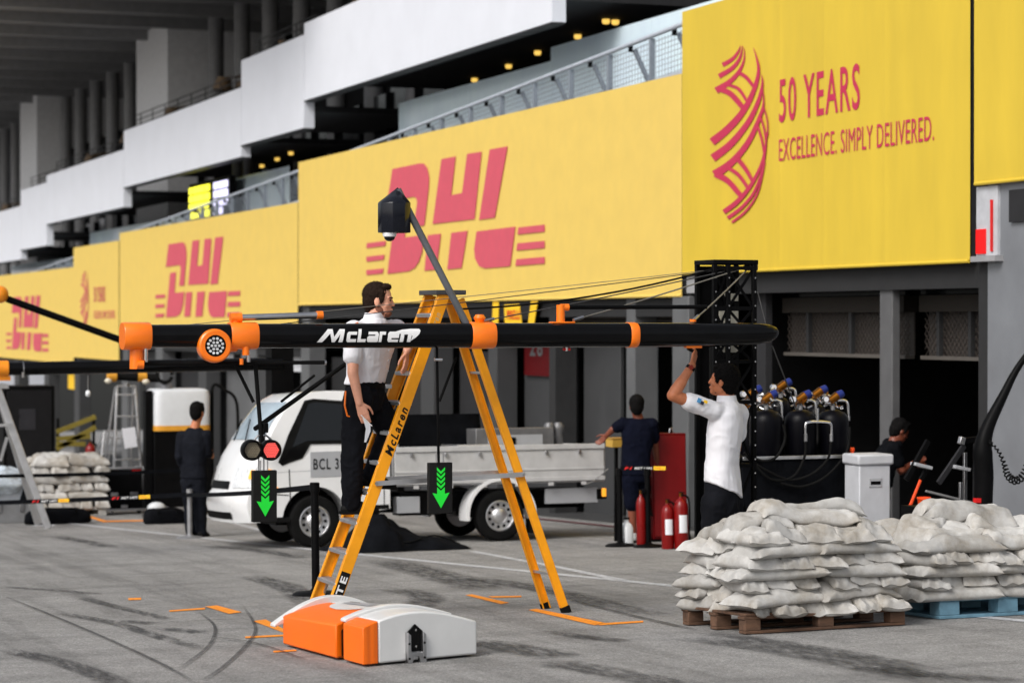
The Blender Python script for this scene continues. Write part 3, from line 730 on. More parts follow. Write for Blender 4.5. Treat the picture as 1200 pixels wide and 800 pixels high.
# collar fittings
cy(g3(159, 383), g3(159, 388), .02, 'lug', orange, c_end)
cy(g3(160, 405), g3(160, 432), .048, 'bracket_leg', orange, c_end); cy(g3(160, 427, -.06), g3(168, 427, -.06), .03, 'bracket_boss', orange, c_end)
cy(g3(171, 408, -.05), g3(171, 424, -.05), .015, 'valve_fitting', chrome, c_end)
cy(g3(160, 426), g3(381, 424.5), .014, 'hose_arm', black_rubber); cy(g3(380, 424.5), g3(382, 424.5), .018, 'hose_arm_tip', steel)
# upper arm with orange elbow
cy(g3(275, 387), g3(275, 368), .030, 'elbow_post', orange); cy(g3(270, 372.5), g3(283, 372), .036, 'elbow_head', orange); cy(g3(283, 372), g3(374, 369), .023, 'air_line_arm', steel); cy(g3(371, 369.2), g3(378, 369), .030, 'arm_tip', orange)
cy(g3(288, 405, -.06), g3(288, 416, -.06), .026, 'lower_boss', orange); cy(g3(291, 412, -.06), g3(291, 424, -.06), .014, 'valve_fitting', chrome); cy(g3(283, 420, -.08), g3(283, 427, -.08), .014, 'valve_fitting', orange)
# round work lamp in an orange housing
lc = g3(252, 405, -.11)
mb = MB(); mb.lathe([(.10, .10), (.116, .085), (.12, .02), (.116, -.01), (.105, -.02), (.076, -.02), (.074, .02)], lc, 40, 'Y'); lamp = mb.build('lamp_housing', orange, gan, ws=True, smooth=40, fix=True)
mb = MB(); mb.lathe([(.076, .0), (.076, .03)], lc + Vector((0, -.012, 0)), 32, 'Y'); mb.build('lamp_face', black_paint, lamp, ws=True, smooth=40, fix=True)
ring = [(0, 0)] + [(.026*math.cos(a*PI/3), .026*math.sin(a*PI/3)) for a in range(6)] + [(.052*math.cos(a*PI/6 + .26), .052*math.sin(a*PI/6 + .26)) for a in range(12)]
for a, b in ring:
    mb = MB(); mb.lathe([(.0095, -.006), (.0105, 0), (.0105, .01)], lc + Vector((a, -.014, b)), 10, 'Y'); mb.build('led_lens', lens_glass, lamp, ws=True, smooth=50, fix=True)
cy(lc + Vector((.02, .05, 0)), g3(275, 404), .05, 'lamp_neck', orange)
# lettering on the boom: wordmark and swoosh, wrapped on its front
def wrap(x, z, lift=.003):
    q = min(.995, abs(z)/(RZ*1.02)); dy = RY*1.02*(1 - q**2.6)**(1/2.6); return Vector((x, BY - dy - lift, BZ + z))
xl, xr = gx(369), gx(477)
def wm(a, b):
    z0, z1 = -.046, .048; return wrap(xl + (xr - xl)*a, z0 + (z1 - z0)*b, .006)
def wordmark():
    """broad italic wordmark drawn as closed outlines on a 0..1 field"""
    G = []
    def sh(poly, x0, wd, h=1.0): G.append([((x0 + wd*(px + 0*py)), py*h) for px, py in poly])
    M = [(-.55,0),(-.22,0),(.28,.66),(.38,0),(.56,0),(.92,.62),(.80,0),(1.06,0),(1.22,1),(.88,1),(.52,.40),(.44,1),(.14,1)]
    sh(M, .072, .170)
    c = [(.10,0),(.98,0),(1.02,.24),(.38,.24),(.43,.56),(1.08,.56),(1.13,.80),(.25,.80),(.08,.66),(0,.14)]
    sh(c, .292, .105)
    Lp = [(0,0),(.95,0),(1.0,.24),(.40,.24),(.55,1),(.20,1)]
    sh(Lp, .408, .095)
    a1 = [(.08,0),(1.0,0),(1.12,.62),(1.0,.80),(.16,.80),(.12,.58),(.78,.58),(.76,.48),(.18,.48),(.02,.38),(-.02,.12)]
    sh(a1, .515, .115)
    r = [(0,0),(.36,0),(.46,.56),(.92,.56),(.98,.80),(.16,.80)]
    sh(r, .640, .085)
    e = [(.10,0),(1.0,0),(1.04,.20),(.38,.20),(.40,.32),(1.08,.32),(1.14,.66),(1.02,.80),(.24,.80),(.08,.66),(0,.14)]
    sh(e, .735, .115)
    n_ = [(0,0),(.32,0),(.42,.58),(.74,.58),(.64,0),(.96,0),(1.08,.66),(.96,.80),(.14,.80)]
    sh(n_, .868, .125)
    return G
holes = {3: None}
for poly in wordmark():
    # cut each letter into horizontal slices so that it follows the round tube
    bm = bmesh.new(); f = bm.faces.new([bm.verts.new((x, y, 0)) for x, y in poly]); bm.normal_update(); bmesh.ops.triangulate(bm, faces=bm.faces[:])
    for yy in (.1, .2, .3, .4, .5, .6, .7, .8, .9):
        bmesh.ops.bisect_plane(bm, geom=bm.verts[:] + bm.edges[:] + bm.faces[:], plane_co=(0, yy, 0), plane_no=(0, 1, 0))
    bm.normal_update(); bm.verts.index_update()
    mb = MB(); mb.add([wm(v.co.x, v.co.y) for v in bm.verts], [tuple(v.index for v in fc.verts) for fc in bm.faces]); bm.free()
    mb.build('lettering', white_print, gan, ws=True)
sw = [(452,392.5),(458,388.5),(466,386),(476,385),(486,385),(487.5,387),(486,391),(482,395),(476,399),(477,396),(478,393.5),(476,391.5),(470,390.5),(460,391)]
mb = MB(); P = [(gx(a), gzp(b, a) - BZ) for a, b in sw]; bm = bmesh.new(); bm.faces.new([bm.verts.new((x, z, 0)) for x, z in P]); bm.normal_update(); bmesh.ops.triangulate(bm, faces=bm.faces[:])
for k in range(-8, 9): bmesh.ops.bisect_plane(bm, geom=bm.verts[:] + bm.edges[:] + bm.faces[:], plane_co=(0, k*.01, 0), plane_no=(0, 1, 0))
bm.verts.index_update(); mb.add([wrap(v.co.x, v.co.y, .006) for v in bm.verts], [tuple(v.index for v in fc.verts) for fc in bm.faces]); bm.free(); mb.build('swoosh', white_print, gan, ws=True)
# camera strut and faceted camera box
st0, st1 = g3(547, 380), g3(466, 222, .12)
cy(st0, st1, .026, 'camera_strut', M_('strut_grey', (.09, .095, .105), .35, var=.2))
bx = g3(462, 250, .12); hw = .118
mb = MB(); n = 8
pr = [(hw*1.02*math.cos(2*PI*(k+.5)/n), hw*1.02*math.sin(2*PI*(k+.5)/n)) for k in range(n)]
zb_, zt_, za_ = onY(462, 272, BY).z, onY(462, 237, BY).z, onY(462, 220, BY).z
apex = Vector((st1.x, st1.y, za_ + .01))
vs = [Vector((bx.x + a, bx.y + b, zb_)) for a, b in pr] + [Vector((bx.x + a, bx.y + b, zt_)) for a, b in pr] + [apex]
mb.add(vs, [tuple(range(n-1, -1, -1))] + [(k, (k+1) % n, n+(k+1) % n, n+k) for k in range(n)] + [(n+k, n+(k+1) % n, 2*n) for k in range(n)])
cbx = mb.build('camera_box', M_('gloss_navy', (.006, .007, .012), .12, var=.1, spec=.3), gan, ws=True, bevel=.006, fix=True)
dc = Vector((bx.x - .045, bx.y - .03, zb_))
mb = MB(); mb.lathe([(.05, 0), (.052, -.012), (.046, -.03)], dc, 20); mb.build('dome_ring', white_paint, cbx, ws=True, smooth=40, fix=True)
mb = MB(); mb.ell(dc + Vector((0, 0, -.032)), (.040, .040, .032), 18, 12); mb.build('dome_lens', dark_glass, cbx, ws=True, smooth=60)
mb = MB(); mb.lathe([(.03, 0), (.045, .03), (.03, .055)], g3(562, 374) + Vector((-.0, 0, -.02)), 16); mb.build('collar_lug', orange, c_mid, ws=True, smooth=40, fix=True)
# post with boss at 655
mb = MB(); mb.box((gx(645), BY - .04, BZ + .088), (gx(672), BY + .04, BZ + .10)); base = mb.build('post_plate', orange, gan, ws=True, bevel=.004)
cy(g3(657, 378), g3(657, 357), .032, 'post', orange, base); cy(g3(657, 360, -.0), g3(666, 360), .026, 'post_boss', orange, base)
cy(g3(665, 360), g3(828, 359.5), .016, 'air_line_arm', black_paint); 
cy(g3(664, 407), g3(664, 411), .012, 'valve_fitting', chrome); cy(g3(660, 409), g3(668, 409), .010, 'valve_fitting', red_print)
cy(g3(812, 377), g3(812, 374), .025, 'lug', orange)
# orange wheel-gun hook below the boom, where the man reaches
mb = MB(); mb.cbox(g3(812, 405.5, -.02), (.13, .06, .03)); hook = mb.build('gun_hook', orange, gan, ws=True, bevel=.006); cy(g3(806, 408, -.02), g3(812, 411, -.02), .014, 'hook_pin', black_paint, hook)
# mast: four posts with lattice, standing on the ground
MX0, MX1, MY0, MY1 = onY(829, 0, 17.15).x, onY(875, 0, 17.15).x, 17.02, 17.34
MT = onY(850, 310, 17.15).z; MZ = gz(17.3)
mast = None
mid = onY(853, 0, 17.02).x
mb = MB(); mb.box((MX0 - .1, MY0 - .12, MZ), (MX1 + .12, MY1 + .12, MZ + .04)); mast = mb.build('mast_base', black_paint, gan, ws=True, bevel=.005)
for x in (MX0, mid, MX1):
    for y in (MY0, MY1):
        if x == mid and y == MY1: continue
        mb = MB(); mb.bar((x, y, MZ + .04), (x, y, MT), .035, .035, (0, 1, 0)); mb.build('mast_post', black_paint, gan, ws=True, bevel=.003)
for x in (MX0, mid, MX1):
    mb = MB(); k = 0; z = .6
    while z < MT - .05:
        mb.cyl((x, MY0 - .018, z), (x, MY0 - .026, z), .007, n=6); z += .11
    o = mb.build('bolt_row', chrome, gan, ws=True)
zz = [MZ + .1, .6, 1.1, 1.6, 1.92, 2.1, 2.34, MT - .03]
for i, z in enumerate(zz):
    for xa, xb in ((MX0, mid), (mid, MX1)):
        mb = MB(); mb.bar((xa, MY0, z), (xb, MY0, z), .02, .03); mb.build('mast_rung', black_paint, gan, ws=True)
    if i < len(zz) - 1:
        for xa, xb in ((MX0, mid), (mid, MX1)):
            mb = MB(); mb.bar((xa, MY0 + .004, z), (xb, MY0 + .004, zz[i+1]), .012, .02); mb.bar((xb, MY0 + .012, z), (xa, MY0 + .012, zz[i+1]), .012, .02); mb.build('mast_brace', black_paint, gan, ws=True)
for z0, z1 in ((2.12, 2.32), (1.99, 2.08), (2.40, 2.46)):
    mb = MB(); mb.box((mid + .03, MY1 - .1, z0), (MX1 - .03, MY1 - .09, z1)); mb.build('mast_plate', M_('mast_plate', (.45, .43, .36), .5, .3), gan, ws=True)
mb = MB(); mb.box((MX0, MY1 + .02, MZ + .05), (MX1, MY1 + .03, MT - .01)); mb.build('mast_panel', black_paint, gan, ws=True)
mb = MB(); mb.box((MX0 + .02, MY0 + .03, 2.36), (mid - .02, MY0 + .04, MT - .01)); mb.build('mast_panel', black_paint, gan, ws=True)
mb = MB(); mb.box((MX0 - .02, MY0 - .02, MT), (MX1 + .03, MY1 + .02, MT + .035)); mb.build('mast_cap', black_paint, gan, ws=True, bevel=.006)
pk = onY(880, 311, 17.1); mb = MB(); mb.cbox(pk, (.07, .12, .08)); mb.build('cable_clamp', M_('clamp_dark', (.06, .05, .045), .5, .3), gan, ws=True, bevel=.008)
cy(Vector((mid, 17.2, BZ)), Vector((mid, BY + .02, BZ)), .07, 'boom_pivot', black_paint)
mb = MB(); mb.bar((MX0 + .03, MY0 + .1, BZ - .1), (MX0 + .03, MY0 + .1, .5), .04, .04, (0, 1, 0)); mb.build('cable_duct', black_rubber, gan, ws=True)
# stay cables
wire_steel = M_('wire_steel', (.30, .28, .24), .4, .6); wire_dark = M_('wire_dark', (.05, .05, .05), .5)
def cable(a, b, r, mat, sag=.0, name='stay_cable', n=12, ferr=True):
    pts = [a.lerp(b, k/n) - Vector((0, 0, sag*4*(k/n)*(1 - k/n))) for k in range(n+1)]
    mb = MB(); mb.tube(pts, r, 6); o = mb.build(name, mat, gan, ws=True, smooth=60)
    if ferr:
        d = (b - a).normalized(); mb = MB(); mb.cyl(a, a + d*.10, r*2.2, n=8); mb.build('ferrule', steel, o, ws=True)
    return o
for (pa, ma, rr) in (((812, 376), wire_steel, .006), ((672, 375), wire_steel, .006), ((566, 376), wire_dark, .005), ((290, 384), wire_dark, .004), ((162, 386), wire_steel, .003)):
    cable(g3(*pa), pk + Vector((0, 0, .0)), rr, ma, .01)
cable(g3(540, 362, .12), onY(836, 315, 17.05), .008, black_rubber, .06, 'power_cable', ferr=False)
cable(pk, onY(897, 378, 16.9), .004, wire_dark, 0, ferr=False); cable(g3(905, 405), onY(934, 480, 17.0), .006, wire_dark, 0, ferr=False)
# hoses and arms hanging by the lamp
cy(g3(276, 428), g3(297, 471), .012, 'hanging_arm', black_rubber); 
cy(g3(299, 424), g3(306, 512), .015, 'hanging_post', black_rubber)
cy(g3(299, 502), g3(422, 414, 1.0), .017, 'diagonal_arm', black_rubber); cy(g3(330, 470, .3), g3(368, 440, .7), .010, 'diagonal_arm', black_rubber)
mb = MB(); mb.cbox(g3(311, 501), (.035, .04, .07)); mb.build('arm_joint', black_paint, gan, ws=True, bevel=.005)
cy(g3(512, 407), g3(514, 545), .010, 'hanging_post', black_paint); cy(g3(535, 418, .1), g3(515, 470, .05), .010, 'hanging_arm', black_rubber); cy(g3(509, 421, -.02), g3(518, 421, -.02), .012, 'post_clamp', chrome)

# ------------------------------------------------------------------ signal light and arrow boards hanging under the boom
sg = thing('pit_signal_light', 'twin round signal light with its red lamp lit, hanging left of the truck', 'signal light', g3(306, 545))
for px, mt, nm in ((294.5, off_led, 'dark_lamp'), (316.5, red_led, 'red_lamp')):
    c = g3(px, 527, -.03)
    mb = MB(); mb.lathe([(.060, .05), (.074, .03), (.074, -.035), (.066, -.05), (.060, -.05), (.058, -.02)], c, 32, 'Y'); hs_ = mb.build('lamp_shell', black_paint, sg, ws=True, smooth=40, fix=True)
    mb = MB()
    mb.lathe([(.057, -.024), (.057, -.018)], c, 32, 'Y'); face = mb.build('lamp_face', M_('face_red', (.10, .01, .01), .5) if mt is red_led else M_('face_dull', (.08, .07, .05), .5), hs_, ws=True)
    for k in range(-4, 5):
        for j in range(-4, 5):
            a, b = (k + (j % 2)*.5)*.0132, j*.0115
            if a*a + b*b < .054**2:
                mb = MB(); mb.lathe([(.0042, -.031), (.0052, -.026), (.0052, -.022)], c + Vector((a, 0, b)), 7, 'Y'); mb.build('led', mt, hs_, ws=True)
mb = MB(); mb.cbox(g3(306, 527), (.09, .05, .10)); mb.build('housing', black_paint, sg, ws=True, bevel=.01)
for px in (303, 309): mb = MB(); mb.cyl(g3(px, 535), g3(px, 553), .006, n=8); mb.build('hanger_rod', steel, sg, ws=True)
mb = MB(); mb.tube([g3(298, 515), g3(302, 510), g3(312, 510), g3(318, 515)], .008, 8); mb.build('handle', steel, sg, ws=True)
def arrow_board(label, x0, y0, x1, y1, dy, slant):
    c = g3((x0+x1)/2, (y0+y1)/2, dy); hx = (g3(x1, 0, dy).x - g3(x0, 0, dy).x)/2; hz = (g3(600, y0, dy).z - g3(600, y1, dy).z)/2
    t = thing('arrow_board', label, 'arrow sign', c - Vector((0, 0, hz)), slant, group='arrow boards under the boom')
    mb = MB(); mb.box((-hx, -.025, 0), (hx, .025, 2*hz)); mb.build('board', M_('board_black', (.012, .012, .012), .55), t, bevel=.004)
    def pc(poly, name):
        mb = MB(); mb.prism([(a*hx, hz + b*hz) for a, b in poly], (0, -.0265, 0), (1, 0, 0), (0, 0, 1), .003); mb.build(name, green_led, t)
    pc([(0,-.78),(.72,-.18),(.32,-.22),(.32,.04),(0,-.10),(-.32,.04),(-.32,-.22),(-.72,-.18)], 'arrow_head')
    for k in range(4):
        z = .06 + k*.19 - .08
        pc([(0, z), (.34, z + .16), (.34, z + .27), (0, z + .11), (-.34, z + .27), (-.34, z + .16)], 'chevron')
    for sx in (-.3, .3):
        mb = MB(); mb.cyl((hx*sx, 0, 2*hz), (hx*sx, 0, 2*hz + .07), .005, n=6); mb.build('hanger_rod', steel, t)
    return t
arrow_board('black board with green down arrow hanging below the twin signal light', 295, 552, 323.5, 610, -.03, .06)
arrow_board('black board with green down arrow hanging inside the yellow ladder', 501.5, 542, 529, 601, .10, 0)
# ================================================================== STEPLADDER
lad = thing('step_ladder', 'tall yellow fibreglass stepladder standing under the black boom', 'ladder', (5.8, 16.98, gz(16.98)), tilt=False)
LT = 2.44; AX = 5.83
fl = {'n': 16.72, 'f': 17.22}; ft = {'n': 16.80, 'f': 17.14}; sl = {'n': 16.76, 'f': 17.18}; st = {'n': 16.83, 'f': 17.11}
FXl, FXr = 4.85, 6.74
def rail_pt(side, f, rear=False):
    """f = 0 at the ground, 1 at the top"""
    y = (sl if rear else fl)[side] + ((st if rear else ft)[side] - (sl if rear else fl)[side])*f
    x = (FXr + (AX + .07 - FXr)*f) if rear else (FXl + (AX - .05 - FXl)*f)
    z = gz(y) + (LT - gz(y))*f
    return Vector((x, y, z))
for sd_ in 'nf':
    a, b = rail_pt(sd_, 0.0), rail_pt(sd_, 1.0)
    mb = MB(); t = (b - a).normalized(); perp = Vector((0, 1, 0)).cross(t).normalized()
    mb.bar(a, b, .022, .085, perp); up = mb.build('front_rail', ladder_yellow, lad, ws=True, bevel=.004)
    for k in (-1, 1):   # channel flanges
        mb = MB(); o = perp*.0375*k + Vector((0, .018 if sd_ == 'n' else -.018, 0)); mb.bar(a + o, b + o, .030, .009, perp); mb.build('rail_flange', ladder_yellow, up, ws=True)
    mb = MB(); mb.bar(a, a + t*.06, .04, .095, perp); mb.build('rubber_foot', black_rubber, up, ws=True, bevel=.004)
    a, b = rail_pt(sd_, 0.0, True), rail_pt(sd_, .985, True); t = (b - a).normalized(); perp = Vector((0, 1, 0)).cross(t).normalized()
    mb = MB(); mb.bar(a, b, .020, .062, perp); up = mb.build('rear_rail', ladder_yellow, lad, ws=True, bevel=.004)
    for k in (-1, 1):
        mb = MB(); o = perp*.027*k + Vector((0, .016 if sd_ == 'n' else -.016, 0)); mb.bar(a + o, b + o, .026, .008, perp); mb.build('rail_flange', ladder_yellow, up, ws=True)
    mb = MB(); mb.bar(a - t*.005, a + t*.05, .034, .075, perp); mb.build('rubber_foot', black_rubber, up, ws=True, bevel=.004)
def fz(z): return (z - gz(17))/(LT - gz(17))
STEPS = [.10 + .2185*k for k in range(11)]
for z in STEPS[:10] + [2.28]:
    p, q = rail_pt('n', fz(z)), rail_pt('f', fz(z)); p.y += .010; q.y -= .010; p.z = q.z = z
    mb = MB(); mb.bar(p, q, .10, .028); s_ = mb.build('step', alu, lad, ws=True, bevel=.004)
    mb = MB()
    for k in (-.03, -.01, .01, .03): mb.bar(p + Vector((k, 0, .016)), q + Vector((k, 0, .016)), .006, .005)
    mb.build('tread_rib', alu, s_, ws=True)
for z in (.32, 1.06, 1.85):
    p, q = rail_pt('n', fz(z), True), rail_pt('f', fz(z), True); mb = MB(); mb.bar(p, q, .03, .018); mb.build('rear_brace', alu, lad, ws=True)
for z, sgn in ((.32, 1), (.10, 1)):
    p = rail_pt('n', fz(z)); q = rail_pt('f', fz(z)); mb = MB(); mb.bar(p + Vector((0, .02, -.1)), p + Vector((0, .12, 0)), .012, .02); mb.build('step_strut', alu, lad, ws=True); mb = MB(); mb.bar(q + Vector((0, -.02, -.1)), q + Vector((0, -.12, 0)), .012, .02); mb.build('step_strut', alu, lad, ws=True)
for sd_ in 'nf':
    k = -1 if sd_ == 'n' else 1
    p = rail_pt(sd_, fz(1.045)) + Vector((-.02, .022*k, 0)); q = rail_pt(sd_, fz(1.085), True) + Vector((.02, .022*k, 0)); m_ = p.lerp(q, .45)
    mb = MB(); mb.bar(p, m_ + Vector((.03, 0, 0)), .012, .035); sp = mb.build('spreader_bar', alu, lad, ws=True)
    mb = MB(); mb.bar(m_ + Vector((-.03, .012*k, 0)), q + Vector((0, .012*k, 0)), .010, .035); mb.build('spreader_bar', alu, lad, ws=True)
    for c in (p, m_, q): mb = MB(); mb.cyl(c + Vector((0, .01*k, 0)), c + Vector((0, .025*k, 0)), .012, n=10); mb.build('rivet', steel, sp, ws=True)
p = (rail_pt('n', 1) + rail_pt('f', 1))/2
mb = MB(); mb.box((AX - .13, 16.77, LT - .005), (AX + .11, 17.17, LT + .03)); mb.build('top_cap', M_('cap_grey', (.06, .06, .062), .5), lad, ws=True, bevel=.006)
# lettering on the near rail
a, b = rail_pt('n', 0), rail_pt('n', 1); t = (b - a).normalized(); nrm = Vector((t.z, 0, -t.x))  # in the rail's face, across it
def on_rail(name, s, f0, f1, mat, hgt, off=0., shear=0., bold=.02, lift=.0125):
    p = rail_pt('n', f0); q = rail_pt('n', f1); up = -nrm
    o = p + nrm*hgt/2 + Vector((0, -lift, 0))
    text(name, s, o, (q - p), up*hgt, mat, lad, shear=shear, bold=bold)
on_rail('lettering', 'McLaren', fz(1.25), fz(1.60), black_print, .062, shear=.25, bold=.03)
on_rail('lettering', 'McLaren', fz(2.08), fz(2.30), M_('faded_print', (.62, .42, .18), .6), .045, shear=.25, bold=.03)
p, q = rail_pt('n', fz(.06)), rail_pt('n', fz(.40)); mb = MB(); mb.bar(p + Vector((0, -.0115, 0)), q + Vector((0, -.0115, 0)), .003, .07, nrm); mb.build('maker_label', black_print, lad, ws=True)
on_rail('lettering', 'LYTE', fz(.10), fz(.37), white_print, .05, bold=.03, lift=.0145)

# ================================================================== ORANGE AND WHITE SIGN POD on the ground
pod = thing('sign_pod', 'orange and white curved sign pod lying on the asphalt before the ladder', 'sign pod', (4.22, 13.77, gz(13.77)), .05, tilt=True)
PW = .84
def pod_top(u, k=1.0, base=.215, rise=.095):     # height profile across the width, u 0..1
    return (base + rise*math.sin(PI*min(1, max(0, .06 + u*.92))**.92))*k
def skew(x, y): return x, y + .26*x/PW*0.9
def pod_seg(name, y0, y1, u0, u1, mat, k0=1., k1=1., z0=.015, lift=0., n=18):
    mb = MB(); vs = []; m = n + 1
    for y, k in ((y0, k0), (y1, k1)):
        for i in range(m):
            u = u0 + (u1 - u0)*i/n; x, yy = skew(u*PW, y); vs.append((x, yy, z0))
        for i in range(m):
            u = u0 + (u1 - u0)*i/n; x, yy = skew(u*PW, y); vs.append((x, yy, pod_top(u, k) + lift))
    fs = []
    for i in range(n):
        fs += [(i, i+1, m+i+1, m+i), (2*m+i+1, 2*m+i, 3*m+i, 3*m+i+1), (m+i, m+i+1, 3*m+i+1, 3*m+i), (i+1, i, 2*m+i, 2*m+i+1)]
    fs += [(0, m, 3*m, 2*m), (n, 2*m+n, 3*m+n, m+n)]
    mb.add(vs, fs); return mb.build(name, mat, pod, bevel=.012, fix=True, smooth=40)
pod_white = M_('pod_white', (.72, .72, .71), .4, var=.04, coat=.2)
def ribbed_orange():
    m = pbr('pod_orange', lin((255, 112, 0)), .42, var=.06, scale=5)
    n = m.node_tree.nodes; l = m.node_tree.links; tc = n.new('ShaderNodeTexCoord'); wv = n.new('ShaderNodeTexWave'); wv.bands_direction = 'Y'; wv.inputs['Scale'].default_value = 22
    l.new(tc.outputs['Object'], wv.inputs['Vector']); bp = n.new('ShaderNodeBump'); bp.inputs['Strength'].default_value = .5; bp.inputs['Distance'].default_value = .004
    l.new(wv.outputs['Fac'], bp.inputs['Height']); l.new(bp.outputs[0], n['Principled BSDF'].inputs['Normal']); return m
pod_orange = ribbed_orange()
pod_seg('front_shell', .0, .36, .13, 1., pod_white)
pod_seg('front_orange_side', .0, .36, -.0, .127, pod_orange)
pod_seg('inner_core', .30, 1.45, .03, .97, black_paint, .78, .7, .02)
pod_seg('rear_orange_side', .46, 1.52, -.02, .42, pod_orange, .96, .86)
pod_seg('rear_shell', .46, 1.52, .423, 1., pod_white, .96, .86)
def arc_fin(y0, y1, ua, ub, lift, name='white_fin', own=False):
    mb = MB(); vs = []; n = 28
    for i in range(n + 1):
        u = ua + (ub - ua)*i/n; zt = pod_top(u) + lift if 0 <= u <= 1 else pod_top(0 if u < 0 else 1) + lift - 2.2*(abs(u) if u < 0 else (u - 1))**1.2
        if own: zt = .145 + .165*math.sin(PI*(u + .11)/1.10)
        f = min(1, i/4, (n - i)/4); hh = .02 + .03*f
        for yv, zv in ((y0, zt - hh), (y1, zt - hh), (y1, zt), (y0, zt)):
            x, yy = skew(u*PW, yv); vs.append((x, yy, zv))
    fs = [(i*4+k, i*4+(k+1) % 4, (i+1)*4+(k+1) % 4, (i+1)*4+k) for i in range(n) for k in range(4)] + [(3, 2, 1, 0), tuple(n*4 + k for k in range(4))]
    mb.add(vs, fs); mb.build(name, pod_white, pod, bevel=.006, fix=True, smooth=40)
arc_fin(.362, .455, .02, .97, .018); arc_fin(1.50, 1.60, -.10, .97, .0, own=True)
# printed white window with grey marks on the rear shell
def on_top(name, pts, mat, lift):
    mb = MB(); vs = []
    for u, y in pts: x, yy = skew(u*PW, y); k = .96 + (.86 - .96)*(y - .46)/1.06; vs.append((x, yy, pod_top(u, k) + lift))
    mb.add(vs, [tuple(range(len(pts)))]); mb.build(name, mat, pod)
for i in range(8):
    u0, u1 = .22 + .025*i, .22 + .025*(i + 1); w0 = .36*math.sqrt(max(0, 1 - ((u0 - .42)/.2)**2)); w1 = .36*math.sqrt(max(0, 1 - ((u1 - .42)/.2)**2))
    on_top('white_patch', [(u0, .97 - w0), (u1, .97 - w1), (u1, .97 + w1), (u0, .97 + w0)], pod_white, .004)
for a, b, c, d, mt in ((.40, .50, .75, 1.25, grey_plate), (.52, .60, .7, 1.15, grey_plate), (.5, .53, 1.1, 1.3, black_print), (.62, .72, .8, 1.3, M_('pale_grey', (.5, .5, .5), .3)), (.44, .56, .64, .70, black_print)):
    on_top('printed_mark', [(a, c), (b, c + .05), (b, d + .05), (a, d)], mt, .008)
# bracket on the white end
def endp(u, z, lift): x, yy = skew(u*PW, 0); return (x, yy - lift, z)
mb = MB(); c0 = Vector(endp(.44, 0, .002)); ux = (Vector(endp(1, 0, 0)) - Vector(endp(0, 0, 0))).normalized()
mb.prism([(-.055, .07), (.055, .07), (.055, .19), (0, .235), (-.055, .19)], c0, ux, (0, 0, 1), .012); mb.build('carbon_plate', carbon, pod)
mb = MB()
for sx in (-1, 1): mb.prism([(sx*.058 - .012, .0), (sx*.058 + .012, .0), (sx*.058 + .012, .17), (sx*.058 - .012, .19)], c0, ux, (0, 0, 1), .03)
mb.prism([(-.07, -.0), (-.03, -.0), (-.02, .04), (.02, .04), (.03, 0), (.07, 0), (.07, .065), (-.07, .065)], c0, ux, (0, 0, 1), .022); mb.build('steel_bracket', steel, pod, bevel=.002)
for a, b in ((0, .2), (0, .1), (-.058, .03), (.058, .03), (-.058, .12), (.058, .12)):
    mb = MB(); p = c0 + ux*a + Vector((0, 0, b)); mb.cyl(p, p + Vector((.005, -.036 if a else -.016, 0)), .007, n=8); mb.build('bolt', chrome if not a else black_paint, pod)
# ================================================================== FLATBED TRUCK
TY = 26.3; TX = onY(249, 0, TY).x + .20
trk = thing('flatbed_truck', 'small white flatbed truck with a grey BCL 3 plate on its door', 'truck', (TX, TY, gz(TY)), tilt=True)
TW = 1.62
LEN = onY(712, 0, TY).x - TX
# cab surface: u = fraction across the width (-1 near side .. 1 far side)
PROF = [(.07,.30),(.03,.40),(.0,.50),(.02,.60),(.09,.66),(.13,.78),(.19,.92),(.27,1.06),(.40,1.20),(.60,1.42),(.82,1.62),(.93,1.71),(1.06,1.765),(1.4,1.79),(1.8,1.78),(2.0,1.74),(2.06,1.66),(2.10,1.30),(2.10,.95),(2.10,.42),(1.62,.36),(1.2,.36),(.8,.33)]
def tumble(z): return max(0, z - 1.12)*.17
def front_off(u, x): return .20*abs(u)**3.5*max(0, 1 - x/1.1)
def nose(x): return x*.75 if x < .8 else x - .2
def cab_pt(x, z, u, lift=0.):
    x = nose(x)
    hw = TW/2 - tumble(z)
    return Vector((x + front_off(u, x), TW/2 + u*(hw + lift), z))
mb = MB(); us = [-1, -.97, -.9, -.75, -.5, -.25, 0, .25, .5, .75, .9, .97, 1]; n = len(PROF); vs = []
for u in us:
    for x, z in PROF: vs.append(cab_pt(x, z, u))
fs = [(i*n+k, i*n+(k+1) % n, (i+1)*n+(k+1) % n, (i+1)*n+k) for i in range(len(us)-1) for k in range(n)]
lo = list(range(0, 8)) + list(range(17, n)); hi_ = list(range(7, 18))
for base in (0, (len(us)-1)*n): fs += [tuple(base + i for i in lo), tuple(base + i for i in hi_)]
mb.add(vs, fs); cab = mb.build('cab', truck_white, trk, fix=True)
WX1, WX2 = 1.00, 3.26
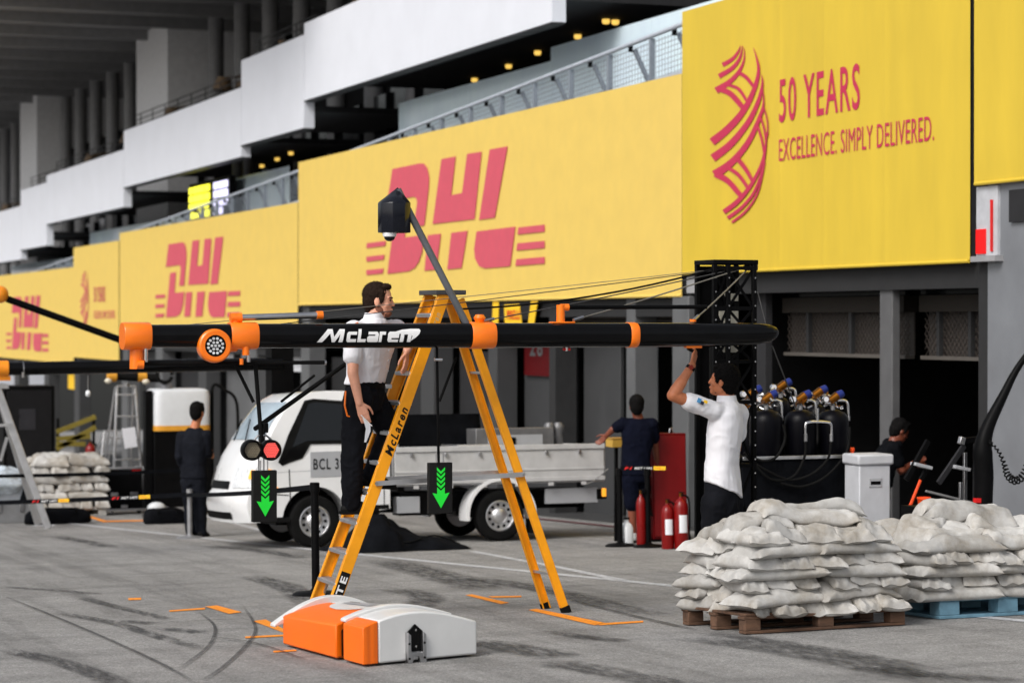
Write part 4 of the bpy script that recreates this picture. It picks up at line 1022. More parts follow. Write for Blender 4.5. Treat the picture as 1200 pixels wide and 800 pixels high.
# wheel arch cut
cm = MB(); cm.cyl((WX1, -.3, .31), (WX1, .42, .31), .385, n=40); cm.cyl((WX1, TW - .42, .31), (WX1, TW + .3, .31), .385, n=40)
cut = cm.build('cutter', truck_white, trk)
bo = cab.modifiers.new('cut', 'BOOLEAN'); bo.object = cut; bo.solver = 'EXACT'
me = evaluated_mesh(cab, 'cab'); cab.modifiers.clear(); cab.data = me; bpy.data.objects.remove(cut)
for p in me.polygons: p.use_smooth = True
me.set_sharp_from_angle(angle=math.radians(32))
b_ = cab.modifiers.new('bevel', 'BEVEL'); b_.width = .012; b_.segments = 2; b_.limit_method = 'ANGLE'; b_.angle_limit = math.radians(35)
def tb(name, a, b, mat, parent=trk, bevel=.005): mb = MB(); mb.box(a, b); return mb.build(name, mat, parent, bevel=bevel)
def side_plate(name, poly, mat, parent, lift=.004, th=.006, near=True):
    """flat plate on the near flank following its tumblehome"""
    sg = -1 if near else 1; bm = bmesh.new(); f = bm.faces.new([bm.verts.new((x, z, 0)) for x, z in poly]); bm.normal_update(); bmesh.ops.triangulate(bm, faces=bm.faces[:])
    for co, no in (((0, 1.12, 0), (0, 1, 0)), ((.8, 0, 0), (1, 0, 0))): bmesh.ops.bisect_plane(bm, geom=bm.verts[:] + bm.edges[:] + bm.faces[:], plane_co=co, plane_no=no)
    ex = bmesh.ops.extrude_face_region(bm, geom=bm.faces[:]); up = {v for v in ex['geom'] if isinstance(v, bmesh.types.BMVert)}
    bm.verts.index_update(); mb = MB()
    mb.add([cab_pt(v.co.x, v.co.y, sg) + Vector((0, sg*(lift + (th if v in up else 0)), 0)) for v in bm.verts], [tuple(v.index for v in fc.verts) for fc in bm.faces]); bm.free()
    return mb.build(name, mat, parent, fix=True)
win = [(.86,1.15),(1.08,1.22),(1.88,1.22),(1.90,1.60),(1.22,1.66),(1.12,1.64)]
for nr in (True, False):
    side_plate('window_seal', [(.60,.98),(.68,.94),(1.0,1.02),(1.12,1.18),(1.93,1.18),(1.95,1.64),(1.20,1.70),(1.07,1.68)], black_rubber, trk, .003, .004, nr)
    w_ = side_plate('side_window', win, cab_glass, trk, .009, .004, nr)
    side_plate('sail_panel', [(.64,.99),(.98,1.05),(1.06,1.17),(.84,1.14)], black_paint, trk, .009, .004, nr)
    d_ = side_plate('door_gap', [(.80,.90),(.815,.90),(.83,.50),(.815,.50)], black_rubber, trk, .001, .002, nr)
    side_plate('door_gap', [(2.02,1.65),(2.03,1.65),(2.03,.44),(2.02,.44)], black_rubber, trk, .001, .002, nr)
    side_plate('sill_strip', [(1.62,.42),(2.08,.42),(2.08,.47),(1.6,.47)], black_rubber, trk, .002, .003, nr)
    side_plate('crease', [(.45,.86),(2.05,.90),(2.05,.905),(.45,.865)], grey_plate, trk, .0005, .0015, nr)
plate = side_plate('door_plate', [(1.115,.80),(1.78,.81),(1.78,1.10),(1.115,1.09)], grey_plate, trk, .003, .002)
p0 = cab_pt(1.155, .89, -1); text('lettering', 'BCL 3', MW[trk] @ (p0 + Vector((0, -.009, 0))), MW[trk].to_3x3() @ Vector((.30, 0, 0)), MW[trk].to_3x3() @ Vector((0, 0, .125)), black_print, trk, bold=.012)
mb = MB(); mb.bar((1.64, -.02, 1.03), (1.79, -.02, 1.03), .02, .03); mb.build('door_handle', black_paint, trk, bevel=.004)
# windscreen on the sloping front
mb = MB(); vs = []; uu = [-.9, -.6, -.3, 0, .3, .6, .9]; xz = [(.43,1.235),(.60,1.42),(.80,1.60),(.87,1.66)]
for u in uu:
    for x, z in xz: p = cab_pt(x, z, u); vs.append(p + Vector((-.006, 0, .008)))
m = len(xz); mb.add(vs, [(i*m+k, i*m+k+1, (i+1)*m+k+1, (i+1)*m+k) for i in range(len(uu)-1) for k in range(m-1)]); mb.build('windscreen', wind_glass, trk, smooth=60)
for u0, u1 in ((-.5, -.05), (.1, .55)):
    mb = MB(); mb.bar(cab_pt(.40, 1.20, u0) + Vector((-.02, 0, .03)), cab_pt(.62, 1.44, u1) + Vector((-.02, 0, .03)), .012, .012); mb.build('wiper', black_rubber, trk)
# headlights, indicators, bumper band, number plate
def front_patch(name, zs, ua, ub, mat, lift, nu=8):
    """patch on the rounded nose between two widths"""
    def xat(z):
        for (x0, z0), (x1, z1) in zip(PROF, PROF[1:]):
            if z0 <= z <= z1: return x0 + (x1 - x0)*(z - z0)/(z1 - z0)
        return 0
    vs = []; m = len(zs)
    for i in range(nu + 1):
        u = ua + (ub - ua)*i/nu
        for z in zs: p = cab_pt(xat(z), z, u); vs.append(p + Vector((-lift, -lift*.6 if u < 0 else lift*.6, .0)))
    mb = MB(); mb.add(vs, [(i*m+k, (i+1)*m+k, (i+1)*m+k+1, i*m+k+1) for i in range(nu) for k in range(m-1)]); return mb.build(name, mat, trk, smooth=60)
for sgn in (-1, 1):
    front_patch('headlight', [.70, .78, .86, .93], sgn*.62, sgn*1.0, lens_glass, .010); front_patch('indicator', [.80, .86, .90], sgn*.93, sgn*1.0, amber, .016)
side_plate('indicator_wrap', [(.20,.72),(.40,.76),(.46,.90),(.30,.92),(.22,.82)], lens_glass, trk, .006, .006); side_plate('indicator_amber', [(.36,.80),(.45,.81),(.47,.90),(.40,.91)], amber, trk, .013, .004)
front_patch('grille', [.68, .72, .77], -.5, .5, black_paint, .008); front_patch('lower_intake', [.34, .38, .42], -.7, .7, black_rubber, .008)
side_plate('bumper_seam', [(.16,.63),(.80,.60),(.80,.61),(.16,.645)], black_rubber, trk, .001, .002); side_plate('bumper_skirt', [(.26,.30),(.80,.30),(.80,.36),(.22,.36)], black_rubber, trk, .003, .004)
mb = MB(); mb.ell((.54, -.012, .68), (.035, .012, .022)); mb.build('side_repeater', amber, trk, smooth=60)
# mirror
mb = MB(); mb.cyl((.46, .02, 1.10), (.36, -.14, 1.24), .014, n=8); mr = mb.build('mirror_arm', black_paint, trk); mb = MB(); mb.cbox((.34, -.16, 1.30), (.06, .13, .20)); mb.build('mirror', black_paint, mr, bevel=.02)
# cab interior backing behind glass: seat back and driver's headrest seen as dark shapes are inside opaque glass
# chassis and bed
tb('chassis', (1.0, .35, .36), (LEN - .15, TW - .35, .58), black_paint); tb('fuel_tank', (2.05, .10, .33), (2.55, .40, .60), black_paint); tb('battery_box', (2.0, .06, .36), (2.28, .22, .55), grey_plate)
BX0 = 1.96; BZ0, BZ1 = .72, 1.115
tb('bed_floor', (BX0, .02, BZ0 - .05), (LEN - .02, TW - .02, BZ0), bed_grey)
def gate(name, a, b, y, sgn):
    g = tb(name, (a, min(y, y + .03*sgn), BZ0 - .02), (b, max(y, y + .03*sgn), BZ1), bed_grey)
    for z0, z1, d in ((BZ1 - .05, BZ1 + .012, .018), (BZ0 - .03, BZ0 + .02, .02), (BZ0 + .10, BZ0 + .125, .008)):
        tb('gate_rib', (a - .004, y - d*sgn if sgn > 0 else y, z0), (b + .004, y if sgn > 0 else y - d*sgn, z1), bed_grey, g)
    return g
g1 = gate('side_gate', BX0, LEN - .03, 0, 1); gate('side_gate', BX0, LEN - .03, TW, -1)
for k in range(6):
    x = BX0 + .2 + k*.42; mb = MB(); mb.cbox((x, -.025, BZ1 - .085), (.035, .02, .05)); mb.build('gate_latch', steel, g1, bevel=.004)
    mb = MB(); mb.cbox((x + .05, -.018, BZ0 - .06), (.06, .02, .04)); mb.build('gate_hinge', bed_grey, g1)
tb('tail_gate', (LEN - .03, .03, BZ0 - .02), (LEN, TW - .03, BZ1), bed_grey); tb('head_board', (BX0 - .03, .04, BZ0), (BX0, TW - .04, 1.35), bed_grey)
for y in (.10, TW - .10):
    mb = MB(); mb.cyl((BX0 + .06, y, BZ0), (BX0 + .06, y, 1.42), .02, n=8); mb.build('guard_post', bed_grey, trk)
mb = MB(); mb.cyl((BX0 + .06, .1, 1.42), (BX0 + .06, TW - .1, 1.42), .02, n=8); mb.build('guard_bar', bed_grey, trk)
# mudguards
for y0, y1 in ((-.03, .24), (TW - .24, TW + .03)):
    mb = MB(); N = 20; vs = []
    for k in range(N + 1):
        g = math.radians(-8 + 196*k/N)
        for r in (.40, .44):
            for y in (y0, y1): vs.append((WX2 + r*math.cos(g), y, .31 + r*math.sin(g)))
    fs = []
    for k in range(N): a = k*4; fs += [(a, a+4, a+5, a+1), (a+2, a+3, a+7, a+6), (a, a+2, a+6, a+4), (a+1, a+5, a+7, a+3)]
    mb.add(vs, fs); mb.build('mudguard', truck_white, trk, fix=True, smooth=40)
    mb = MB(); mb.box((WX2 + .40, y0, .08), (WX2 + .42, y1, .34)); mb.build('mud_flap', black_rubber, trk)
tb('rear_step', (LEN - .75, .08, .42), (LEN - .08, .14, .60), grey_plate); tb('tail_lamp_box', (LEN - .10, .05, .46), (LEN + .02, .22, .58), black_paint)
mb = MB(); mb.cbox((LEN - .02, .04, .54), (.05, .03, .10)); mb.build('tail_lamp', amber, trk, bevel=.006)
mb = MB(); mb.tube([(LEN + .02, .0, BZ0 + .1), (LEN - .2, -.03, BZ0 - .05), (LEN - .3, -.03, BZ0 - .08)], .006, 6); mb.build('gate_chain', steel, trk)
# wheels
def wheel(x, y, sgn):
    c = Vector((x, y, .30)); mb = MB()
    pr = [(.185, -.085), (.235, -.095), (.275, -.088), (.297, -.065), (.300, -.03), (.300, .03), (.297, .065), (.275, .088), (.235, .095), (.185, .085)]
    mb.lathe(pr, c, 40, 'Y', cap=False); t = mb.build('tyre', black_rubber, trk, smooth=35, fix=True)
    mb = MB(); mb.lathe([(.186, .05*sgn), (.186, -.075*sgn), (.17, -.08*sgn), (.165, -.055*sgn), (.10, -.045*sgn), (.085, -.07*sgn), (.06, -.085*sgn), (.0, -.088*sgn)], c, 40, 'Y'); mb.build('rim', alu, t, smooth=30, fix=True)
    for k in range(11):
        g = 2*PI*k/11; p = c + Vector((.13*math.cos(g), -.056*sgn, .13*math.sin(g)))
        mb = MB(); mb.lathe([(.018, -.004), (.018, .004)], p, 10, 'Y'); mb.build('rim_hole', black_paint, t, fix=True)
for x in (WX1, WX2):
    wheel(x, .10, 1); wheel(x, TW - .10, -1)
tb('axle', (WX2 - .05, .15, .25), (WX2 + .05, TW - .15, .35), black_paint); tb('axle', (WX1 - .05, .15, .25), (WX1 + .05, TW - .15, .35), black_paint)
tb('wheel_well', (WX1 - .36, .40, .25), (WX1 + .36, TW - .40, .66), black_paint)
# ------------------------------------------------------------------ load on the bed
def TP(x, y, z): return MW[trk] @ Vector((x, y, z))
def load(name, label, cat, x, y, z): return thing(name, label, cat, TP(x, y, z), 0, tilt=True)
cov = load('covered_crate', 'black fabric covered crate standing on the truck bed behind the ladder', 'crate', 2.10, .75, BZ0 + .002)
mb = MB(); vs = []; NX, NZ = 10, 8
mb.loft([((.62, .35, z), .34 - .02*z, .66 - .10*max(0, z - .5), 0) for z in (0, .1, .3, .5, .65, .74, .78)], 28, 4.5); c_ = mb.build('fabric_cover', black_cloth, cov, smooth=50, fix=True)
for v in c_.data.vertices: v.co += Vector((noise.noise(v.co*5), noise.noise(v.co*5 + Vector((9, 0, 0))), 0))*.025
mb = MB(); mb.box((-.02, .1, .0), (1.25, .60, .08)); mb.build('base_board', wood_brown, cov)
mac = load('metal_jig', 'grey steel jig box lying on the rear of the truck bed', 'jig', 3.12, .45, BZ0 + .002)
mb = MB(); mb.box((0, 0, .30), (1.0, .5, .60)); jb = mb.build('jig_box', M_('jig_grey', (.16, .16, .165), .45, .4, var=.2), mac, bevel=.01)
for x in (.05, .95):
    for y in (.05, .45): mb = MB(); mb.box((x - .03, y - .03, 0), (x + .03, y + .03, .30)); mb.build('jig_leg', M_('jig_grey', (.16,)*3), mac)
mb = MB(); mb.box((.15, -.012, .38), (.85, -.002, .52)); mb.build('access_panel', grey_plate, jb); mb = MB(); mb.box((.44, -.025, .41), (.50, -.013, .49)); mb.build('handle', black_paint, jb)
for x in (1.02, 1.14):
    mb = MB(); mb.lathe([(.05, 0), (.06, .12), (.05, .3), (.07, .36), (.07, .40), (.04, .44)], (x, .2, .22), 16); mb.build('knob_post', M_('jig_grey', (.16,)*3), mac, smooth=40, fix=True)
frm = load('tube_frame', 'bare aluminium tube frame leaning on the truck bed beside the crate', 'frame', 2.80, .2, BZ0 + .002)
for a, b in (((0, 0, 0), (0, 0, .40)), ((0, 0, .40), (.55, 0, .40)), ((.02, 0, .38), (.40, 0, .1)), ((.55, 0, 0), (.55, 0, .40)), ((0, .9, 0), (0, .9, .40)), ((0, .9, .40), (.55, .9, .40)), ((0, 0, .40), (0, .9, .40)), ((.55, 0, .4), (.55, .9, .4)), ((.55, .9, 0), (.55, .9, .40))):
    mb = MB(); mb.cyl(a, b, .018, n=8); mb.build('frame_tube', alu, frm, smooth=40)
for k in range(7): mb = MB(); mb.bar((.1 + k*.06, -.01, .28), (.16 + k*.06, -.01, .36), .01, .012); mb.build('louvre', alu, frm)

# ================================================================== SANDBAGS
def bag_material():
    m = pbr('sandbag_weave', (.48, .472, .455), .85, var=.18, scale=5, bump=.7, bscale=20)
    n = m.node_tree.nodes; l = m.node_tree.links; b = n['Principled BSDF']
    oi = n.new('ShaderNodeObjectInfo'); mr = n.new('ShaderNodeMapRange'); mr.inputs['To Min'].default_value = .80; mr.inputs['To Max'].default_value = 1.08; l.new(oi.outputs['Random'], mr.inputs[0])
    old = b.inputs['Base Color'].links[0].from_socket
    mx = n.new('ShaderNodeMix'); mx.data_type = 'RGBA'; mx.blend_type = 'MULTIPLY'; mx.inputs[0].default_value = 1
    cb = n.new('ShaderNodeCombineColor'); 
    for i in range(3): l.new(mr.outputs[0], cb.inputs[i])
    # grime: brown streaks with their own shape
    t = n.new('ShaderNodeTexNoise'); t.inputs['Scale'].default_value = 2.3; t.inputs['Detail'].default_value = 9; t.inputs['Roughness'].default_value = .7; g = n.new('ShaderNodeNewGeometry'); l.new(g.outputs['Position'], t.inputs['Vector'])
    r = n.new('ShaderNodeValToRGB'); r.color_ramp.elements[0].position = .38; r.color_ramp.elements[0].color = (.66, .61, .54, 1); r.color_ramp.elements[1].position = .57; r.color_ramp.elements[1].color = (1, 1, 1, 1); l.new(t.outputs['Fac'], r.inputs[0])
    m2 = n.new('ShaderNodeMix'); m2.data_type = 'RGBA'; m2.blend_type = 'MULTIPLY'; m2.inputs[0].default_value = 1
    l.new(old, mx.inputs[6]); l.new(cb.outputs[0], mx.inputs[7]); l.new(mx.outputs[2], m2.inputs[6]); l.new(r.outputs[0], m2.inputs[7]); l.new(m2.outputs[2], b.inputs['Base Color'])
    return m
bag_mat = bag_material()
class Stack:
    def __init__(s, z0, half=1.15, res=.02):
        s.res, s.half = res, half; s.n = int(2*half/res) + 1; s.H = np.full((s.n, s.n), z0 - .25); s.z0 = z0
    def flat(s, x0, x1, y0, y1, z):
        i = lambda v: int((v + s.half)/s.res); s.H[i(x0):i(x1), i(y0):i(y1)] = z
    def blur(s, r=3, it=2):
        A = s.H.copy()
        for _ in range(it):
            for ax in (0, 1):
                acc = np.zeros_like(A)
                for k in range(-r, r+1): acc += np.roll(A, k, ax)
                A = acc/(2*r+1)
        return A
    def look(s, A, x, y):
        fx = np.clip((x + s.half)/s.res, 0, s.n - 1.001); fy = np.clip((y + s.half)/s.res, 0, s.n - 1.001)
        i = fx.astype(int); j = fy.astype(int); a = fx - i; b = fy - j
        return A[i,j]*(1-a)*(1-b) + A[i+1,j]*a*(1-b) + A[i,j+1]*(1-a)*b + A[i+1,j+1]*a*b
    def bag(s, cx, cy_, rot, L, W, T, seed, nu=40, nv=24, limp=.0, zl=None):
        """a filled bag settling on whatever lies below; returns verts, faces"""
        rg = np.random.RandomState(seed)
        u = np.sin(np.linspace(-1, 1, nu)*PI/2); v = np.sin(np.linspace(-1, 1, nv)*PI/2); U, V = np.meshgrid(u, v, indexing='ij')
        pinch = 1 - .05*(1 - V**2)*np.abs(U)**4 - .06*np.abs(V)**6; px = L/2*U*pinch*(1 + .05*rg.randn()*V)
        py = W/2*V*(1 - .10*(1 - U**2)**1.0*np.abs(V)**4 + .05*np.abs(U)**8)
        bend = rg.uniform(-.05, .05); py = py + bend*(px/L)**2*4*L*.25
        c, si = math.cos(rot), math.sin(rot); X = cx + px*c - py*si; Y = cy_ + px*si + py*c
        prof = np.clip((1 - (np.abs(U)/.97)**7), 0, 1)**.5*np.clip((1 - np.abs(V)**4.2), 0, 1)**.5
        lump = 1 + .2*np.sin(U*rg.uniform(2, 4) + rg.uniform(0, 6))*np.cos(V*rg.uniform(1, 3) + rg.uniform(0, 6))
        A = s.blur(2, 2); base = s.look(A, X, Y) - .010; ctr = np.sort(base[prof > .5])[int(.55*np.sum(prof > .5))]
        if zl is not None: base = zl + np.clip(.7*(base - zl), -.045, .03)
        else: base = np.maximum(base, ctr - .055 - limp); base = np.minimum(base, ctr + .07)
        # wrinkles gathered towards the sewn ends
        ph = rg.uniform(0, 6, 4); wr = .013*np.sin(V*9 + ph[0] + 2*np.sin(U*3 + ph[1]))*np.abs(U)**3 + .005*np.sin(U*14 + V*5 + ph[2])*(1 - np.abs(V)**2) + .006*np.sin(V*17 + ph[3])*np.abs(U)**6 + .0035*np.sin(U*23 + 6*np.sin(V*2.5 + ph[1]) + ph[2]) + .003*np.sin(V*21 + 5*np.sin(U*3 + ph[0]))
        fin = np.clip((np.abs(U) - .93)/.07, 0, 1); seam = base + T*.40 - .03*np.abs(U)**6*rg.uniform(.2, 1) + fin*rg.uniform(.002, .012)*np.sin(V*rg.uniform(3, 8) + ph[0]) + rg.uniform(-.012, .012)*U + rg.uniform(-.012, .012)*V
        top = seam + T*.60*prof*lump + wr*np.sqrt(prof); bot = seam - T*.40*prof*.97
        ix = ((X + s.half)/s.res).round().astype(int); iy = ((Y + s.half)/s.res).round().astype(int)
        ok = (ix >= 0) & (iy >= 0) & (ix < s.n) & (iy < s.n)
        np.maximum.at(s.H, (ix[ok], iy[ok]), top[ok])
        P = [(X[i,j], Y[i,j], top[i,j]) for i in range(nu) for j in range(nv)]
        idx = {}; k = nu*nv; bi = np.zeros((nu, nv), int)
        for i in range(nu):
            for j in range(nv):
                if i in (0, nu-1) or j in (0, nv-1): bi[i,j] = i*nv + j
                else: bi[i,j] = k; k += 1; P.append((X[i,j], Y[i,j], bot[i,j]))
        F = [(i*nv+j, (i+1)*nv+j, (i+1)*nv+j+1, i*nv+j+1) for i in range(nu-1) for j in range(nv-1)]
        F += [(bi[i,j], bi[i,j+1], bi[i+1,j+1], bi[i+1,j]) for i in range(nu-1) for j in range(nv-1)]
        F = [tuple(int(q) for q in f) for f in F]
        return P, F
def put_bag(P, F, loc, rz, tiltm, label, group, fringe=True):
    m = Matrix.Translation(loc) @ Matrix.Rotation(-math.atan(SLOPE), 4, 'X') @ Matrix.Rotation(rz, 4, 'Z') if tiltm else Matrix.Translation(loc) @ Matrix.Rotation(rz, 4, 'Z')
    ctr = Vector((sum(p[0] for p in P)/len(P), sum(p[1] for p in P)/len(P), min(p[2] for p in P)))
    me = bpy.data.meshes.new('sandbag'); me.from_pydata([tuple(Vector(p) - ctr) for p in P], [], F); me.update()
    for p in me.polygons: p.use_smooth = True
    me.materials.append(bag_mat); o = bpy.data.objects.new('sandbag', me); COL.objects.link(o); o.matrix_world = m @ Matrix.Translation(ctr)
    sm = o.modifiers.new('smooth', 'SUBSURF'); sm.levels = 0; sm.render_levels = 1
    return tag(o, label, 'sandbag', group)
ORD = ['bottom', 'second', 'third', 'fourth', 'fifth', 'sixth', 'seventh', 'eighth', 'ninth']
def sand_stack(loc, rz, wx, wy, z0, layers, where, group, seed, T=.118):
    """layers: list of 'E' (ends towards the lane) or 'L' (long sides towards the lane)"""
    s = Stack(z0, 1.2); s.flat(-wx/2, wx/2, -wy/2, wy/2, z0); rg = random.Random(seed); n = 0
    for li, kind in enumerate(layers):
        sh = 1 - .02*max(0, li - 3); zl = z0 + li*T*.86
        if kind == 'E':
            m = 6 if li < 4 else 5
            for r in (1, 0):
                for k in range(m):
                    x = (-wx/2 + wx*(k + .5)/m)*sh; yv = (-wy*.25 + wy*.5*r)*sh
                    P, F = s.bag(x + rg.uniform(-.035, .035), yv + rg.uniform(-.06, .04), PI/2 + rg.uniform(-.26, .26), wy*.54*sh*rg.uniform(.98, 1.1), wx/m*rg.uniform(.95, 1.3), T*rg.uniform(.95, 1.12), seed*100 + n, zl=zl); n += 1
                    pos = ['first', 'second', 'third', 'fourth', 'fifth', 'sixth'][k]
                    put_bag(P, F, loc, rz, True, f"{ORD[li]} layer end-on sandbag, {pos} from left, {'back' if r else 'front'} row, {where}", group)
        elif kind == 'L':
            for r in (2, 1, 0):
                for k in range(2):
                    x = (-wx*.25 + wx*.5*k)*sh; yv = (-wy/2 + wy*(r + .5)/3)*sh
                    P, F = s.bag(x + rg.uniform(-.05, .05), yv + rg.uniform(-.04, .03), rg.uniform(-.17, .17) + (PI if rg.random() < .5 else 0), wx*.54*sh*rg.uniform(1.0, 1.12), wy/3*rg.uniform(1.08, 1.25), T*rg.uniform(.97, 1.12), seed*100 + n, zl=zl); n += 1
                    put_bag(P, F, loc, rz, True, f"{ORD[li]} layer lengthwise sandbag, {'left' if k == 0 else 'right'}, {['front', 'middle', 'back'][r]} row, {where}", group)
    return s, n
# brown pallet and its bags
def pallet(name, label, loc, rz, wx, wy, h, mat, rim=False):
    t = thing(name, label, 'pallet', loc, rz, tilt=True); rg = random.Random(3)
    def pb(nm, a, b): mb = MB(); mb.box(a, b); return mb.build(nm, mat, t, bevel=.004)
    if not rim:
        for k in range(7):
            x = -wx/2 + k*(wx - .1)/6; pb('deck_board', (x, -wy/2, h - .02), (x + .098, wy/2, h - rg.uniform(0, .003)))
        for r in range(3):
            y = -wy/2 + r*(wy - .09)/2
            pb('stringer', (-wx/2 - .01, y, h - .042), (wx/2 + .01, y + .09, h - .021)); pb('bottom_board', (-wx/2, y - .001, .002), (wx/2, y + .091, .022))
            for k in range(3):
                x = -wx/2 + k*(wx - .12)/2; pb('block', (x, y, .023), (x + .12, y + .09, h - .043))
    else:
        pb('deck', (-wx/2, -wy/2, h - .028), (wx/2, wy/2, h)); pb('bottom_deck', (-wx/2, -wy/2, .0), (wx/2, wy/2, .024))
        for r in range(3):
            for k in range(3):
                x = -wx/2 + k*(wx - .17)/2; y = -wy/2 + r*(wy - .14)/2; pb('block', (x + .002, y + .002, .025), (x + .168, y + .138, h - .029))
    return t
r1 = .07; W1, D1 = 1.28, .88
n1 = gnd(874, 744); R1 = Matrix.Rotation(r1, 3, 'Z'); c1 = n1 + R1 @ Vector((W1/2, D1/2, 0)); c1.z = gz(c1.y) + .003
pallet('wooden_pallet', 'worn brown wooden pallet under the nearer sandbag stack', c1, r1, W1, D1, .14, wood_brown)
where1 = 'on the brown pallet'
g1_ = 'sandbags stacked on the brown pallet'
s1, n_ = sand_stack(c1, r1, W1 - .02, D1 + .04, .142, ['E', 'L', 'E', 'L', 'E', 'L', 'E'], where1, g1_, 11, .094)
for (x, y, r, L, W, T, lb) in [(-.36, -.16, 2.9, .5, .30, .09, 'crumpled sandbag with tied corner near the top left of the brown pallet stack'), (-.02, -.20, -.12, .80, .30, .10, 'sandbag second from top of the brown pallet stack with ruffled open mouth'), (.10, .02, -.22, .88, .32, .115, 'topmost long sandbag sloping down to the right on the brown pallet stack')]:
    P, F = s1.bag(x, y, r, L, W, T, 900 + int(abs(x)*1000), limp=.05); put_bag(P, F, c1, r1, True, lb, g1_)
# blue pallet and its bags
r2 = .03; n2 = gnd(1102, 726); c2 = n2 + Matrix.Rotation(r2, 3, 'Z') @ Vector((.58, .55, 0)); c2.z = gz(c2.y) + .003
pallet('plastic_pallet', 'pale blue plastic pallet under the right-hand sandbag stack', c2, r2, 1.16, 1.1, .15, plastic_blue, True)
g2_ = 'sandbags stacked on the blue pallet'
s2, n_ = sand_stack(c2 + Vector((-.09, 0, 0)), r2, 1.26, 1.16, .152, ['L', 'E', 'L', 'E', 'L'], 'on the blue pallet', g2_, 23, .102)
for (x, y, r, L, W, T, lb) in [(-.30, -.28, .15, .66, .38, .125, 'plump sandbag at the upper left front of the blue pallet stack'), (.22, -.25, -.1, .6, .38, .12, 'sandbag at the upper middle front of the blue pallet stack'), (-.3, .2, .3, .7, .4, .125, 'sandbag high at the back left of the blue pallet stack'), (.3, .22, 0, .7, .4, .12, 'sandbag high at the back right of the blue pallet stack'),
    (-.30, -.12, .7, .55, .32, .11, 'sandbag with its mouth drooping over the left top of the blue pallet stack'), (.02, -.12, -.12, .78, .32, .12, 'long sandbag second from top of the blue pallet stack'), (.02, .06, -.08, .72, .3, .12, 'topmost sandbag of the blue pallet stack')]:
    P, F = s2.bag(x, y, r, L, W, T, 1700 + int(abs(x)*1000), limp=.05); put_bag(P, F, c2 + Vector((-.09, 0, 0)), r2, True, lb, g2_)
# far pile by the black flight case
c3 = gnd(76, 604); c3.z = gz(c3.y) + .003
pallet('white_pallet', 'whitish pallet under the distant sandbag pile at the far left', c3, 0, 1.1, 1.0, .14, M_('pallet_white', (.42, .41, .39), .8, var=.2))
s3, n_ = sand_stack(c3, 0, 1.15, 1.0, .142, ['E', 'L', 'E', 'L', 'E', 'L'], 'in the distant pile at left', 'sandbags in the distant pile', 37, .15)
# ================================================================== PEOPLE
def remeshed(name, mb, mat, parent, voxel=.007, smooth=4, wrinkle=0., wscale=9., ws=True, post=None):
    """merge overlapping volumes into one continuous skin"""
    inv = MW[parent].inverted() if ws else None
    me = mb.mesh(name, inv); o = link(name, me, None, parent)
    bm = bmesh.new(); bm.from_mesh(me); bmesh.ops.recalc_face_normals(bm, faces=bm.faces); bm.to_mesh(me); bm.free()
    r = o.modifiers.new('remesh', 'REMESH'); r.mode = 'VOXEL'; r.voxel_size = voxel
    if smooth: s_ = o.modifiers.new('smooth', 'SMOOTH'); s_.factor = .5; s_.iterations = smooth
    new = evaluated_mesh(o, name); o.modifiers.clear(); o.data = new; bpy.data.meshes.remove(me); new.name = name
    if wrinkle:
        nn = [v.normal.copy() for v in new.vertices]
        for v, n in zip(new.vertices, nn):
            c = v.co; w_ = noise.noise(Vector((c.x*wscale, c.y*wscale, c.z*wscale*.55))) + .5*noise.noise(c*wscale*2.1 + Vector((5, 2, 1)))
            w_ = (1 - abs(w_))**2*1.4 - .7
            v.co = c + n*w_*wrinkle
    for p in new.polygons: p.use_smooth = True
    new.materials.clear(); new.materials.append(mat); new.update()
    return o
def basis(h): return Vector((math.cos(h), math.sin(h), 0)), Vector((-math.sin(h), math.cos(h), 0)), Vector((0, 0, 1))
def head(mb, c, h, k=1., nod=0.):
    f, l, u = basis(h); f = (f*math.cos(nod) + u*math.sin(nod)); u = f.cross(l) if f.cross(l).z > 0 else l.cross(f)
    R = Matrix((f, l, u)).transposed()
    def e(a, b, c_, r): mb.ell(c + (f*a + l*b + u*c_)*k, (r[0]*k, r[1]*k, r[2]*k), 18, 14, R)
    e(-.012, 0, .030, (.098, .076, .092)); e(.018, 0, -.040, (.066, .058, .078)); e(.030, 0, -.005, (.062, .062, .07))
    e(.050, 0, -.088, (.034, .034, .026)); e(.072, 0, -.060, (.018, .026, .018)); e(.066, 0, .022, (.026, .055, .014))
    mb.rc(c + (f*.084 + u*.008)*k, c + (f*.098 - u*.028)*k, .009*k, .0125*k, 8)
    e(.086, 0, -.062, (.010, .022, .008))
    for s in (-1, 1): e(-.010, .074*s, -.008, (.020, .009, .034)); e(.050, .040*s, -.03, (.025, .022, .022)); e(.0, .045*s, -.055, (.035, .014, .03))
    return R
